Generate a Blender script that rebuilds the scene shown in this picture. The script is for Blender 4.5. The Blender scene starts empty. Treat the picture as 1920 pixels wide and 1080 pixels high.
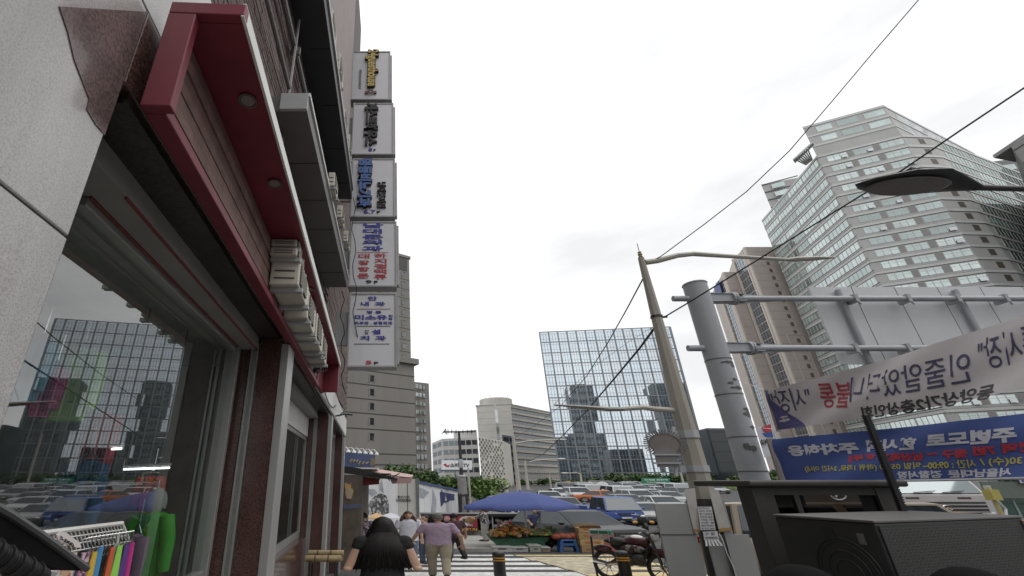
import bpy, bmesh, math, random
from mathutils import Vector, Matrix
random.seed(7)
S = bpy.context.scene
COL = S.collection
rad = math.radians

# ---------------------------------------------------------------- camera, sky, sun, exposure
F, U0, V0, VH = 818.0, 734.0, 540.0, 905.0
CZ = 1.7
TH = math.atan((VH - V0) / F)
cam = bpy.data.cameras.new("camera")
cam.sensor_width = 36.0
cam.lens = F / 1920.0 * 36.0
cam.shift_x = (960.0 - U0) / 1920.0
cam.clip_start = 0.05
cam.clip_end = 3000.0
cam_ob = bpy.data.objects.new("camera", cam)
COL.objects.link(cam_ob)
cam_ob.location = (0, 0, CZ)
cam_ob.rotation_euler = (math.pi / 2 + TH, 0, 0)
S.camera = cam_ob

SUN_EL, SUN_ROT = rad(58), rad(120)
w = bpy.data.worlds.new("World")
S.world = w
w.use_nodes = True
nt = w.node_tree
nt.nodes.clear()
out = nt.nodes.new("ShaderNodeOutputWorld")
bg = nt.nodes.new("ShaderNodeBackground")
sky = nt.nodes.new("ShaderNodeTexSky")
sky.sky_type = 'NISHITA'
sky.sun_disc = False
sky.sun_elevation = SUN_EL
sky.sun_rotation = SUN_ROT
sky.dust_density = 4.0
tc = nt.nodes.new("ShaderNodeTexCoord")
mp = nt.nodes.new("ShaderNodeMapping")
mp.inputs['Scale'].default_value = (1.0, 1.0, 3.2)
nz = nt.nodes.new("ShaderNodeTexNoise")
nz.inputs['Scale'].default_value = 2.2
nz.inputs['Detail'].default_value = 5.0
rmp = nt.nodes.new("ShaderNodeValToRGB")
rmp.color_ramp.elements[0].position = 0.34
rmp.color_ramp.elements[0].color = (7.5, 7.55, 7.65, 1)
rmp.color_ramp.elements[1].position = 0.6
rmp.color_ramp.elements[1].color = (10.2, 10.2, 10.2, 1)
mx = nt.nodes.new("ShaderNodeMixRGB")
mx.inputs['Fac'].default_value = 0.965
bg.inputs['Strength'].default_value = 0.1
nt.links.new(tc.outputs['Generated'], mp.inputs['Vector'])
nt.links.new(mp.outputs['Vector'], nz.inputs['Vector'])
nt.links.new(nz.outputs['Fac'], rmp.inputs['Fac'])
nt.links.new(sky.outputs['Color'], mx.inputs['Color1'])
nt.links.new(rmp.outputs['Color'], mx.inputs['Color2'])
nt.links.new(mx.outputs['Color'], bg.inputs['Color'])
nt.links.new(bg.outputs['Background'], out.inputs['Surface'])

sl = bpy.data.lights.new("sun", 'SUN')
sl.energy = 1.0
sl.angle = rad(50)
sl.color = (1.0, 0.97, 0.92)
so = bpy.data.objects.new("sun", sl)
COL.objects.link(so)
_d = Vector((math.sin(SUN_ROT) * math.cos(SUN_EL), math.cos(SUN_ROT) * math.cos(SUN_EL), math.sin(SUN_EL)))
so.rotation_euler = _d.to_track_quat('Z', 'Y').to_euler()
S.view_settings.view_transform = 'Standard'
S.view_settings.look = 'None'
S.view_settings.exposure = 0.3
S.view_settings.gamma = 1.0
S.view_settings.use_curve_mapping = False
try:
    S.cycles.max_bounces = 8
    S.cycles.transparent_max_bounces = 12
    S.cycles.caustics_reflective = False
    S.cycles.caustics_refractive = False
except Exception:
    pass

# ---------------------------------------------------------------- surveying helpers (where things stand)
_c, _s = math.cos(TH), math.sin(TH)
def ray(u, v):
    x = (u - U0) / F
    y = -(v - V0) / F
    return Vector((x, _c - y * _s, _s + y * _c))
def PY(u, v, Y):
    r = ray(u, v)
    return Vector((0, 0, CZ)) + r * (Y / r.y)
def PX(u, v, X):
    r = ray(u, v)
    return Vector((0, 0, CZ)) + r * (X / r.x)
def PZ(u, v, z):
    r = ray(u, v)
    return Vector((0, 0, CZ)) + r * ((z - CZ) / r.z)
GPTS = [(-400, 0), (0, 0), (7, -.37), (15, -.87), (19, -1.08), (27, -1.37), (38, -1.3), (63, -.75), (100, .25), (160, .9), (900, 3)]
def g(Y):
    for (a, za), (b, zb) in zip(GPTS, GPTS[1:]):
        if Y <= b:
            return za + (zb - za) * (Y - a) / (b - a)
    return GPTS[-1][1]
def GP(u, v):
    lo, hi = 1.0, 400.0
    r = ray(u, v)
    f = lambda Y: CZ + r.z / r.y * Y - g(Y)
    Y = 1.0
    while Y < 400 and f(Y) > 0:
        Y *= 1.01
    return PY(u, v, Y)

# ---------------------------------------------------------------- materials
MATS = {}
def _new(name):
    m = bpy.data.materials.new(name)
    m.use_nodes = True
    return m, m.node_tree.nodes, m.node_tree.links, m.node_tree.nodes['Principled BSDF']
def M(name, col=None, rough=.6, metal=0., var=.12, scale=3., bump=0., bscale=40., coat=0., spec=.5, speck=0., speckf=.75, dark=None, streak=False):
    """A weathered surface: broad tone variation, optional speckle, optional fine relief."""
    if name in MATS:
        return MATS[name]
    m, n, l, b = _new(name)
    tc = n.new('ShaderNodeTexCoord')
    vec = tc.outputs['Object']
    if streak:
        mpn = n.new('ShaderNodeMapping')
        mpn.inputs['Scale'].default_value = (1, 1, .12)
        l.new(vec, mpn.inputs['Vector'])
        vec = mpn.outputs['Vector']
    nz = n.new('ShaderNodeTexNoise')
    nz.inputs['Scale'].default_value = scale
    nz.inputs['Detail'].default_value = 6
    nz.inputs['Roughness'].default_value = .65
    l.new(vec, nz.inputs['Vector'])
    r = n.new('ShaderNodeValToRGB')
    r.color_ramp.elements[0].position = .3
    r.color_ramp.elements[1].position = .72
    c0 = dark if dark else tuple(c * (1 - var) for c in col)
    c1 = tuple(min(1, c * (1 + var * .7)) for c in col)
    r.color_ramp.elements[0].color = (*c0, 1)
    r.color_ramp.elements[1].color = (*c1, 1)
    l.new(nz.outputs['Fac'], r.inputs['Fac'])
    last = r.outputs['Color']
    if speck:
        v = n.new('ShaderNodeTexNoise')
        v.inputs['Scale'].default_value = speck
        v.inputs['Detail'].default_value = 3
        l.new(tc.outputs['Object'], v.inputs['Vector'])
        r2 = n.new('ShaderNodeValToRGB')
        r2.color_ramp.elements[0].position = .38
        r2.color_ramp.elements[0].color = (.25, .23, .23, 1)
        r2.color_ramp.elements[1].position = .55
        r2.color_ramp.elements[1].color = (1, 1, 1, 1)
        e = r2.color_ramp.elements.new(.72)
        e.color = (1.25, 1.15, 1.1, 1)
        l.new(v.outputs['Fac'], r2.inputs['Fac'])
        mm = n.new('ShaderNodeMixRGB')
        mm.blend_type = 'MULTIPLY'
        mm.inputs['Fac'].default_value = speckf
        l.new(last, mm.inputs['Color1'])
        l.new(r2.outputs['Color'], mm.inputs['Color2'])
        last = mm.outputs['Color']
    l.new(last, b.inputs['Base Color'])
    b.inputs['Roughness'].default_value = rough
    b.inputs['Metallic'].default_value = metal
    b.inputs['Specular IOR Level'].default_value = spec
    b.inputs['Coat Weight'].default_value = coat
    b.inputs['Coat Roughness'].default_value = .05
    if bump:
        nb = n.new('ShaderNodeTexNoise')
        nb.inputs['Scale'].default_value = bscale
        nb.inputs['Detail'].default_value = 4
        l.new(tc.outputs['Object'], nb.inputs['Vector'])
        bp = n.new('ShaderNodeBump')
        bp.inputs['Strength'].default_value = bump
        bp.inputs['Distance'].default_value = .02
        l.new(nb.outputs['Fac'], bp.inputs['Height'])
        l.new(bp.outputs['Normal'], b.inputs['Normal'])
    MATS[name] = m
    return m
def GLASS(name, tint=(.8, .86, .86), ior=1.6, rough=.01):
    """Clear pane: transmits with a tint, mirrors by Fresnel."""
    if name in MATS:
        return MATS[name]
    m, n, l, b = _new(name)
    n.remove(b)
    o = n['Material Output']
    tr = n.new('ShaderNodeBsdfTransparent')
    tr.inputs['Color'].default_value = (*tint, 1)
    gl = n.new('ShaderNodeBsdfGlossy')
    gl.inputs['Roughness'].default_value = rough
    fr = n.new('ShaderNodeFresnel')
    fr.inputs['IOR'].default_value = ior
    geo = n.new('ShaderNodeNewGeometry')
    inv = n.new('ShaderNodeMath')
    inv.operation = 'SUBTRACT'
    inv.inputs[0].default_value = 1.0
    l.new(geo.outputs['Backfacing'], inv.inputs[1])
    front = n.new('ShaderNodeMath')
    front.operation = 'MULTIPLY'
    l.new(fr.outputs['Fac'], front.inputs[0])
    l.new(inv.outputs[0], front.inputs[1])
    mix = n.new('ShaderNodeMixShader')
    l.new(front.outputs[0], mix.inputs['Fac'])
    l.new(tr.outputs['BSDF'], mix.inputs[1])
    l.new(gl.outputs['BSDF'], mix.inputs[2])
    l.new(mix.outputs['Shader'], o.inputs['Surface'])
    MATS[name] = m
    return m
def MIRRORGLASS(name, body=(.05, .07, .08), refl=(.8, .87, .92), fac=.5, rough=.02, var=.5, scale=.35):
    """Coated facade glass: dark body under a strong mirror; blinds and rooms vary behind it."""
    if name in MATS:
        return MATS[name]
    m, n, l, b = _new(name)
    n.remove(b)
    o = n['Material Output']
    tcn = n.new('ShaderNodeTexCoord')
    nz = n.new('ShaderNodeTexNoise')
    nz.inputs['Scale'].default_value = scale
    nz.inputs['Detail'].default_value = 3
    l.new(tcn.outputs['Object'], nz.inputs['Vector'])
    r = n.new('ShaderNodeValToRGB')
    r.color_ramp.elements[0].color = (*[c * (1 - var) for c in body], 1)
    r.color_ramp.elements[1].color = (*[min(1, c * (1 + var)) for c in body], 1)
    r.color_ramp.elements[0].position = .35
    r.color_ramp.elements[1].position = .65
    l.new(nz.outputs['Fac'], r.inputs['Fac'])
    df = n.new('ShaderNodeBsdfDiffuse')
    l.new(r.outputs['Color'], df.inputs['Color'])
    gl = n.new('ShaderNodeBsdfGlossy')
    gl.inputs['Roughness'].default_value = rough
    gl.inputs['Color'].default_value = (*refl, 1)
    mix = n.new('ShaderNodeMixShader')
    mix.inputs['Fac'].default_value = fac
    l.new(df.outputs['BSDF'], mix.inputs[1])
    l.new(gl.outputs['BSDF'], mix.inputs[2])
    l.new(mix.outputs['Shader'], o.inputs['Surface'])
    MATS[name] = m
    return m
def PRINTED(name, cols, scale=8., rough=.85):
    """Printed cloth: blotches of several colours."""
    if name in MATS:
        return MATS[name]
    m, n, l, b = _new(name)
    tcn = n.new('ShaderNodeTexCoord')
    v = n.new('ShaderNodeTexVoronoi')
    v.inputs['Scale'].default_value = scale
    l.new(tcn.outputs['Object'], v.inputs['Vector'])
    sp = n.new('ShaderNodeSeparateColor')
    l.new(v.outputs['Color'], sp.inputs['Color'])
    r = n.new('ShaderNodeValToRGB')
    r.color_ramp.interpolation = 'CONSTANT'
    while len(r.color_ramp.elements) < len(cols):
        r.color_ramp.elements.new(.5)
    for i, c in enumerate(cols):
        r.color_ramp.elements[i].position = i / len(cols)
        r.color_ramp.elements[i].color = (*c, 1)
    l.new(sp.outputs[0], r.inputs['Fac'])
    l.new(r.outputs['Color'], b.inputs['Base Color'])
    b.inputs['Roughness'].default_value = rough
    MATS[name] = m
    return m

# ---------------------------------------------------------------- mesh builder
class MB:
    def __init__(s):
        s.v, s.f, s.m, s.k = [], [], [], 0
    def add(s, vs, fs):
        o = len(s.v)
        s.v += [tuple(p) for p in vs]
        s.f += [tuple(i + o for i in f) for f in fs]
        s.m += [s.k] * len(fs)
        return s
    def mat(s, k):
        s.k = k
        return s
    def box(s, a, b):
        x0, y0, z0 = (min(a[i], b[i]) for i in range(3))
        x1, y1, z1 = (max(a[i], b[i]) for i in range(3))
        return s.hexa([(x0, y0, z0), (x1, y0, z0), (x1, y1, z0), (x0, y1, z0), (x0, y0, z1), (x1, y0, z1), (x1, y1, z1), (x0, y1, z1)])
    def hexa(s, p):
        return s.add(p, [(0, 3, 2, 1), (4, 5, 6, 7), (0, 1, 5, 4), (1, 2, 6, 5), (2, 3, 7, 6), (3, 0, 4, 7)])
    def obox(s, c, ax, ay, az):
        c, ax, ay, az = Vector(c), Vector(ax), Vector(ay), Vector(az)
        return s.hexa([c + ax * i + ay * j + az * k for i, j, k in
                       [(-1, -1, -1), (1, -1, -1), (1, 1, -1), (-1, 1, -1), (-1, -1, 1), (1, -1, 1), (1, 1, 1), (-1, 1, 1)]])
    def cbox(s, c, sx, sy, sz):
        return s.box((c[0] - sx / 2, c[1] - sy / 2, c[2] - sz / 2), (c[0] + sx / 2, c[1] + sy / 2, c[2] + sz / 2))
    def beam(s, a, b, w, h, up=(0, 0, 1)):
        a, b = Vector(a), Vector(b)
        d = (b - a)
        t = d.normalized()
        side = t.cross(Vector(up))
        if side.length < 1e-4:
            side = t.cross(Vector((1, 0, 0)))
        side.normalize()
        u = side.cross(t)
        return s.obox((a + b) / 2, side * w / 2, d / 2, u * h / 2)
    def prism(s, poly, z0, z1):
        n = len(poly)
        vs = [(p[0], p[1], z0) for p in poly] + [(p[0], p[1], z1) for p in poly]
        fs = [tuple(range(n - 1, -1, -1)), tuple(range(n, 2 * n))] + [(i, (i + 1) % n, n + (i + 1) % n, n + i) for i in range(n)]
        return s.add(vs, fs)
    def slab(s, pts, vec):
        pts = [Vector(p) for p in pts]
        vec = Vector(vec)
        n = len(pts)
        fs = [tuple(range(n - 1, -1, -1)), tuple(range(n, 2 * n))] + [(i, (i + 1) % n, n + (i + 1) % n, n + i) for i in range(n)]
        return s.add(pts + [p + vec for p in pts], fs)
    def loft(s, rings, cap=True, closed=True):
        n = len(rings[0])
        vs = [p for r in rings for p in r]
        fs = []
        for k in range(len(rings) - 1):
            for i in range(n if closed else n - 1):
                j = (i + 1) % n
                fs.append((k * n + i, k * n + j, (k + 1) * n + j, (k + 1) * n + i))
        if cap and closed:
            fs.append(tuple(range(n - 1, -1, -1)))
            fs.append(tuple(range((len(rings) - 1) * n, len(rings) * n)))
        return s.add(vs, fs)
    def tube(s, pts, r, n=8, flat=1.0, cap=True):
        pts = [Vector(p) for p in pts]
        if not isinstance(r, (list, tuple)):
            r = [r] * len(pts)
        rings = []
        ref = None
        for i, p in enumerate(pts):
            t = (pts[min(i + 1, len(pts) - 1)] - pts[max(i - 1, 0)]).normalized()
            if ref is None:
                ref = Vector((1, 0, 0)) if abs(t.x) < .9 else Vector((0, 1, 0))
            a = (ref - t * ref.dot(t)).normalized()
            b = t.cross(a)
            ref = a
            rr = r[i]
            ra, rb = (rr if isinstance(rr, tuple) else (rr, rr * flat))
            rings.append([p + a * (math.cos(2 * math.pi * k / n) * ra) + b * (math.sin(2 * math.pi * k / n) * rb) for k in range(n)])
        return s.loft(rings, cap)
    def lathe(s, prof, c=(0, 0, 0), n=16, axis='z', cap=True):
        c = Vector(c)
        rings = []
        for r, h in prof:
            ring = []
            for k in range(n):
                a = 2 * math.pi * k / n
                x, y = r * math.cos(a), r * math.sin(a)
                p = {'z': (x, y, h), 'x': (h, x, y), 'y': (y, h, x)}[axis]
                ring.append(c + Vector(p))
            rings.append(ring)
        return s.loft(rings, cap)
    def ell(s, c, r, nu=14, nv=8):
        c = Vector(c)
        if not isinstance(r, (tuple, list)):
            r = (r, r, r)
        rings = []
        for j in range(nv + 1):
            t = math.pi * (j + .02 if j == 0 else (j - .02 if j == nv else j)) / nv
            rings.append([c + Vector((r[0] * math.sin(t) * math.cos(2 * math.pi * i / nu), r[1] * math.sin(t) * math.sin(2 * math.pi * i / nu), -r[2] * math.cos(t))) for i in range(nu)])
        return s.loft(rings)

OFF = {}
def link(name, me, parent=None):
    o = bpy.data.objects.new(name, me)
    COL.objects.link(o)
    if parent is not None:
        o.parent = parent
    return o
def thing(name, label, cat, loc=(0, 0, 0), group=None, rz=0., sx=1.):
    o = bpy.data.objects.new(name, None)
    o.empty_display_size = .2
    COL.objects.link(o)
    o.location = loc
    o.rotation_euler = (0, 0, rz)
    o.scale = (sx, 1, 1)
    tag(o, label, cat, group)
    OFF[o.name] = Vector(loc)
    return o
def tag(o, label=None, cat=None, group=None, kind=None):
    if label: o['label'] = label
    if cat: o['category'] = cat
    if group: o['group'] = group
    if kind: o['kind'] = kind
    return o
def mesh(name, mb, mats, off=None, smooth=False, angle=None):
    me = bpy.data.meshes.new(name)
    vs = mb.v if off is None else [(p[0] - off[0], p[1] - off[1], p[2] - off[2]) for p in mb.v]
    me.from_pydata(vs, [], mb.f)
    if not isinstance(mats, (list, tuple)):
        mats = [mats]
    for m in mats:
        me.materials.append(m)
    if len(mats) > 1:
        me.polygons.foreach_set('material_index', mb.m)
    bm = bmesh.new()
    bm.from_mesh(me)
    bmesh.ops.recalc_face_normals(bm, faces=bm.faces)
    bm.to_mesh(me)
    bm.free()
    if smooth:
        me.polygons.foreach_set('use_smooth', [True] * len(me.polygons))
        if angle:
            me.set_sharp_from_angle(angle=rad(angle))
    return me
def part(name, mb, mats, parent, local=False, smooth=False, angle=40, bevel=0., kind=None):
    """A part (or sub-part) given in world coordinates unless local."""
    off = None if local else OFF[parent.name]
    o = link(name, mesh(name, mb, mats, off, smooth, angle), parent)
    OFF[o.name] = OFF[parent.name]
    if bevel:
        bv = o.modifiers.new('bevel', 'BEVEL')
        bv.width = bevel
        bv.segments = 2
        bv.limit_method = 'ANGLE'
    if kind:
        o['kind'] = kind
    return o
def solo(name, mb, mats, label, cat, group=None, smooth=False, angle=40, kind=None, bevel=0.):
    xs, ys, zs = zip(*mb.v)
    off = Vector(((min(xs) + max(xs)) / 2, (min(ys) + max(ys)) / 2, min(zs)))
    o = link(name, mesh(name, mb, mats, off, smooth, angle))
    o.location = off
    OFF[o.name] = off
    if bevel:
        bv = o.modifiers.new('bevel', 'BEVEL')
        bv.width = bevel
        bv.segments = 2
    return tag(o, label, cat, group, kind)
def structure(name, mb, mats, smooth=False):
    o = link(name, mesh(name, mb, mats, None, smooth))
    o['kind'] = 'structure'
    OFF[o.name] = Vector((0, 0, 0))
    return o
def copy_tree(o, parent=None):
    c = o.copy()
    COL.objects.link(c)
    if parent is not None:
        c.parent = parent
    for ch in list(o.children):
        copy_tree(ch, c)
    return c
_txtcache = {}
def text_mb(body, fn, x0, x1, y0, y1, weight=0., depth=.0, mb=None, res=3):
    """Letters of BODY fitted into the box x0..x1, y0..y1 of a surface fn(x, y, h) -> point."""
    key = (body, weight, res)
    if key not in _txtcache:
        c = bpy.data.curves.new('lettering', 'FONT')
        c.body = body
        c.offset = weight
        c.resolution_u = res
        c.fill_mode = 'FRONT'
        c.extrude = .01
        o = bpy.data.objects.new('lettering', c)
        COL.objects.link(o)
        bpy.context.view_layer.update()
        me = bpy.data.meshes.new_from_object(o.evaluated_get(bpy.context.evaluated_depsgraph_get()))
        vs = [tuple(v.co) for v in me.vertices]
        fs = [tuple(p.vertices) for p in me.polygons]
        bpy.data.objects.remove(o)
        bpy.data.curves.remove(c)
        bpy.data.meshes.remove(me)
        _txtcache[key] = (vs, fs)
    vs, fs = _txtcache[key]
    if mb is None:
        mb = MB()
    if not vs:
        return mb
    ax, bx = min(p[0] for p in vs), max(p[0] for p in vs)
    ay, by = min(p[1] for p in vs), max(p[1] for p in vs)
    out = []
    for x, y, z in vs:
        s = (x - ax) / max(1e-6, bx - ax)
        t = (y - ay) / max(1e-6, by - ay)
        out.append(fn(x0 + (x1 - x0) * s, y0 + (y1 - y0) * t, depth * (1 if z > 0 else 0)))
    mb.add(out, fs)
    return mb

# ---------------------------------------------------------------- palette
asph = M('asphalt', (.085, .085, .088), rough=.9, var=.3, scale=.5, bump=.5, bscale=60, speck=90)
pave = M('paving', (.27, .26, .245), rough=.9, var=.2, scale=1.2, bump=.3)
kerbm = M('kerb_stone', (.33, .32, .3), rough=.9, var=.2, scale=3)
paintw = M('road_white', (.74, .74, .72), rough=.7, var=.22, scale=5, dark=(.42, .42, .41))
painty = M('road_yellow', (.74, .60, .30), rough=.7, var=.22, scale=5, dark=(.46, .38, .22))
granite = M('pale_granite', (.43, .415, .41), rough=.22, var=.2, scale=1.3, speck=150, speckf=.3, coat=.5, dark=(.27, .26, .26), streak=True)
brown_gr = M('red_brown_granite', (.105, .056, .05), rough=.2, var=.3, scale=2, speck=70, coat=.25)
darkgr = M('dark_granite', (.05, .042, .04), rough=.35, var=.3, scale=2, speck=60)
redp = M('crimson_paint', (.17, .018, .033), rough=.5, var=.25, scale=2.5, streak=True)
plankm = M('weathered_plank', (.17, .095, .085), rough=.7, var=.35, scale=6, bump=.3, bscale=25)
plank2 = M('weathered_plank_pale', (.2, .12, .105), rough=.7, var=.35, scale=6, bump=.3, bscale=25)
alu = M('aluminium', (.42, .43, .42), rough=.35, metal=.6, var=.1, scale=4)
whitem = M('white_metal', (.66, .66, .65), rough=.4, var=.08, scale=3, streak=True)
greym = M('grey_cladding', (.13, .128, .125), rough=.55, var=.12, scale=1.5)
darkm = M('dark_cladding', (.036, .036, .039), rough=.5, var=.15, scale=1.5)
endm = M('grey_cap', (.4, .41, .42), rough=.5, var=.08)
brickm = M('brown_brick', (.15, .112, .108), rough=.9, var=.35, scale=9, bump=.4)
mortar = M('mortar', (.16, .15, .145), rough=.95, var=.15, scale=6)
black = M('black_rubber', (.014, .014, .015), rough=.6, var=.2)
blackm = M('black_metal', (.022, .022, .024), rough=.4, var=.2)
acm = M('aged_plastic', (.55, .53, .46), rough=.55, var=.12, scale=3, streak=True)
acd = M('dark_grille', (.05, .05, .05), rough=.6)
softm = M('soffit_board', (.3, .29, .28), rough=.8, var=.12, scale=2)
shopglass = GLASS('shop_glass', (.95, .975, .97), ior=3.3)
clear = GLASS('clear_glass', (.85, .9, .9), ior=1.5)
interior = M('shop_interior', (.5, .5, .48), rough=.9, var=.2)
steel = M('galvanised_steel', (.40, .41, .42), rough=.45, metal=.35, var=.1, scale=2, streak=True)
chrome = M('chrome', (.6, .6, .6), rough=.15, metal=1.0, var=.05)
white = M('white_paint', (.75, .75, .74), rough=.5, var=.05)
ink_blue = M('ink_blue', (.05, .055, .3), rough=.6, var=.05)
ink_red = M('ink_red', (.42, .05, .07), rough=.6, var=.05)
ink_black = M('ink_black', (.015, .015, .018), rough=.6, var=.05)

# ---------------------------------------------------------------- ground
mb = MB()
ys = [-120, -40, 0, 3, 7, 11, 15, 19, 23, 27, 32, 38, 46, 54, 63, 80, 100, 130, 160, 260, 450, 900]
xs = [-300, -80, -20, 0, 20, 60, 120, 250, 600]
vs = [(x, y, g(y)) for y in ys for x in xs]
n = len(xs)
mb.add(vs, [(j * n + i, j * n + i + 1, (j + 1) * n + i + 1, (j + 1) * n + i) for j in range(len(ys) - 1) for i in range(n - 1)])
structure('road', mb, asph)

def ribbon(poly, h, mats, name, thick=None):
    """A sheet that follows the ground, h above it; poly is a list of left and right points per station."""
    m = MB()
    vs = []
    for (xl, yl), (xr, yr) in poly:
        vs += [(xl, yl, g(yl) + h), (xr, yr, g(yr) + h)]
    m.add(vs, [(2 * i, 2 * i + 1, 2 * i + 3, 2 * i + 2) for i in range(len(poly) - 1)])
    if thick:
        vs2 = [(x, y, z - thick) for x, y, z in vs]
        m.add(vs2 + vs, [])
        o = len(m.v) - 2 * len(vs)
        k = len(vs)
        for i in range(len(poly) - 1):
            for sft in (0, 1):
                m.f.append((o + 2 * i + sft, o + 2 * i + 2 + sft, o + k + 2 * i + 2 + sft, o + k + 2 * i + sft))
                m.m.append(0)
        for e in (0, len(poly) - 1):
            m.f.append((o + 2 * e, o + 2 * e + 1, o + k + 2 * e + 1, o + k + 2 * e))
            m.m.append(0)
    return structure(name, m, mats)
# pavement in front of the shops, with tiles that step proud of their joints
ribbon([((-3, y), (2.6, y)) for y in (-6, 0, 3, 7, 10.5, 13.6)], .12, pave, 'pavement', .14)
tile_mb = MB()
tile_mb.box((-.44, -.22, 0), (.44, .22, .012))
tme = mesh('paving_tile', tile_mb, pave)
pv = bpy.data.objects['pavement']
OFF['pavement'] = Vector((0, 0, 0))
for j in range(14):
    for i in range(4):
        y = 7.2 + j * .46
        o = link('paving_tile', tme, pv)
        o.location = (-1.1 + i * .9 + (.45 if j % 2 else 0), y, g(y) + .121 + random.random() * .003)
        o.rotation_euler = (math.atan2(g(y + .2) - g(y - .2), .4), 0, 0)
ribbon([((2.6, y), (2.95, y)) for y in (-6, 0, 3, 7, 10.5, 13.6)], .14, kerbm, 'kerb', .15)
# far traffic island where the stalls stand
ribbon([((-9, 23.6), (5.0, 23.4)), ((-9, 27), (5.6, 27)), ((-9, 31), (5.2, 31)), ((-9, 60), (4, 60))], .15, kerbm, 'island_pavement', .16)

# zebra crossing: white bars that turn to yellow beyond a slanting edge
band_px = [(1040.5, 1043.5), (1047, 1051.5), (1055, 1060), (1064, 1069.5), (1074, 1081), (1086, 1094), (1099, 1108)]
mw, my = MB(), MB()
for a, b in band_px:
    ya, yb = GP(1000, a).y, GP(1000, b).y
    def X(u, v):
        return GP(u, v).x
    for (ul, ur, mm) in ((700, None, mw), (None, 'r', my)):
        vm = (a + b) / 2
        edge = 945 + (vm - 1037) * 3.6
        l = ul if ul else edge + 4
        r = edge if ur is None else min(1150 + (vm - 1037) * 4.2, 1330)
        if r <= l:
            continue
        segs = 8
        for k in range(segs):
            x0 = X(l + (r - l) * k / segs, vm)
            x1 = X(l + (r - l) * (k + 1) / segs - .0, vm)
            mm.add([(x0, yb, g(yb) + .004), (x1, yb, g(yb) + .004), (x1, ya, g(ya) + .004), (x0, ya, g(ya) + .004)], [(0, 1, 2, 3)])
structure('crossing_marking', mw, paintw)
structure('yellow_marking', my, painty)
# thin yellow wash between the yellow bars
mb = MB()
pts = [(960, 1039), (1100, 1039), (1180, 1048), (1235, 1060), (1270, 1082), (1120, 1082)]
mb.add([(GP(u, v).x, GP(u, v).y, GP(u, v).z + .002) for u, v in pts], [tuple(range(len(pts)))])
structure('worn_marking', mb, M('worn_yellow', (.5, .44, .3), rough=.8, var=.5, scale=3, dark=(.2, .185, .15)))
# lane lines up the road
mb = MB()
for xl in (16, 23, 31, 40):
    for k in range(10):
        y0 = 34 + k * 9
        mb.add([(xl, y0, g(y0) + .006), (xl + .3, y0, g(y0) + .006), (xl + .3, y0 + 4, g(y0 + 4) + .006), (xl, y0 + 4, g(y0 + 4) + .006)], [(0, 1, 2, 3)])
structure('lane_marking', mb, paintw)

# ---------------------------------------------------------------- the shop building along the pavement
def B(s, d, z):
    return Vector((d - .04 * s, s + .04 * d, z))
def bbox(m, s0, s1, d0, d1, z0, z1):
    return m.hexa([B(s0, d0, z0), B(s0, d1, z0), B(s1, d1, z0), B(s1, d0, z0), B(s0, d0, z1), B(s0, d1, z1), B(s1, d1, z1), B(s1, d0, z1)])
shop = thing('shop_building', 'brick shop building with granite front and big display window along the pavement', 'building', B(6, -3, -.3))
# main body and upper walls
mb = MB()
mb.box((-9, -5, 4.4), (-1.78, 17.2, 26))
part('upper_wall', mb, mortar, shop)
mb = MB()
mb.box((-1.775, 3, 9.62), (-1.32, 10.4, 26))
part('jetty_wall', mb, M('pink_render', (.36, .31, .31), rough=.9, var=.12), shop)
# courses of brick, laid one by one
mb = MB()
rb = random.Random(3)
for k in range(64):
    z = 4.6 + k * .088
    for i in range(10):
        y = 2.0 + i * .46 + (.23 if k % 2 else 0)
        if y > 6.4: continue
        px = rb.random() * .012
        mb.box((-1.776, y, z), (-1.74 + px, y + .445, z + .074))
for k in range(86):
    z = 4.2 + k * .1
    for i in range(8):
        y = 10.6 + i * .8 + (.4 if k % 2 else 0)
        mb.box((-1.776, y, z), (-1.74 + rb.random() * .012, y + .78, z + .085))
part('brick_facing', mb, brickm, shop, kind='stuff')
# granite pillar in panels
for nm, a in (('granite_panel', (-.6, 1.42, -2.0, -1.12, -.5, 2.51)), ('granite_panel', (.68, 1.42, -2.0, -1.12, 2.52, 3.775)), ('granite_panel', (-.6, .672, -2.0, -1.12, 2.52, 3.775))):
    mb = MB()
    bbox(mb, *a)
    part(nm, mb, granite, shop, bevel=.006)
mb = MB()
bbox(mb, -.6, 1.41, -2.2, -1.13, -.6, 3.77)
part('pillar_core', mb, darkgr, shop)
# reflection in the polished upper pillar, put in as a ragged brown slab
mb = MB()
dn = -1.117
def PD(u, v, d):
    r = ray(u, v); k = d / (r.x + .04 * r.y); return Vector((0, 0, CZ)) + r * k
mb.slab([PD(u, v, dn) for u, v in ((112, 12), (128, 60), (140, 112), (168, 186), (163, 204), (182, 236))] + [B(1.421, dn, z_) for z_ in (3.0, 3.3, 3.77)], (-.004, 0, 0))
part('reflection_patch', mb, M('reflection_brown', (.17, .12, .115), rough=.25, var=.45, scale=1.6, speck=80, speckf=.6, coat=.3), shop)
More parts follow.
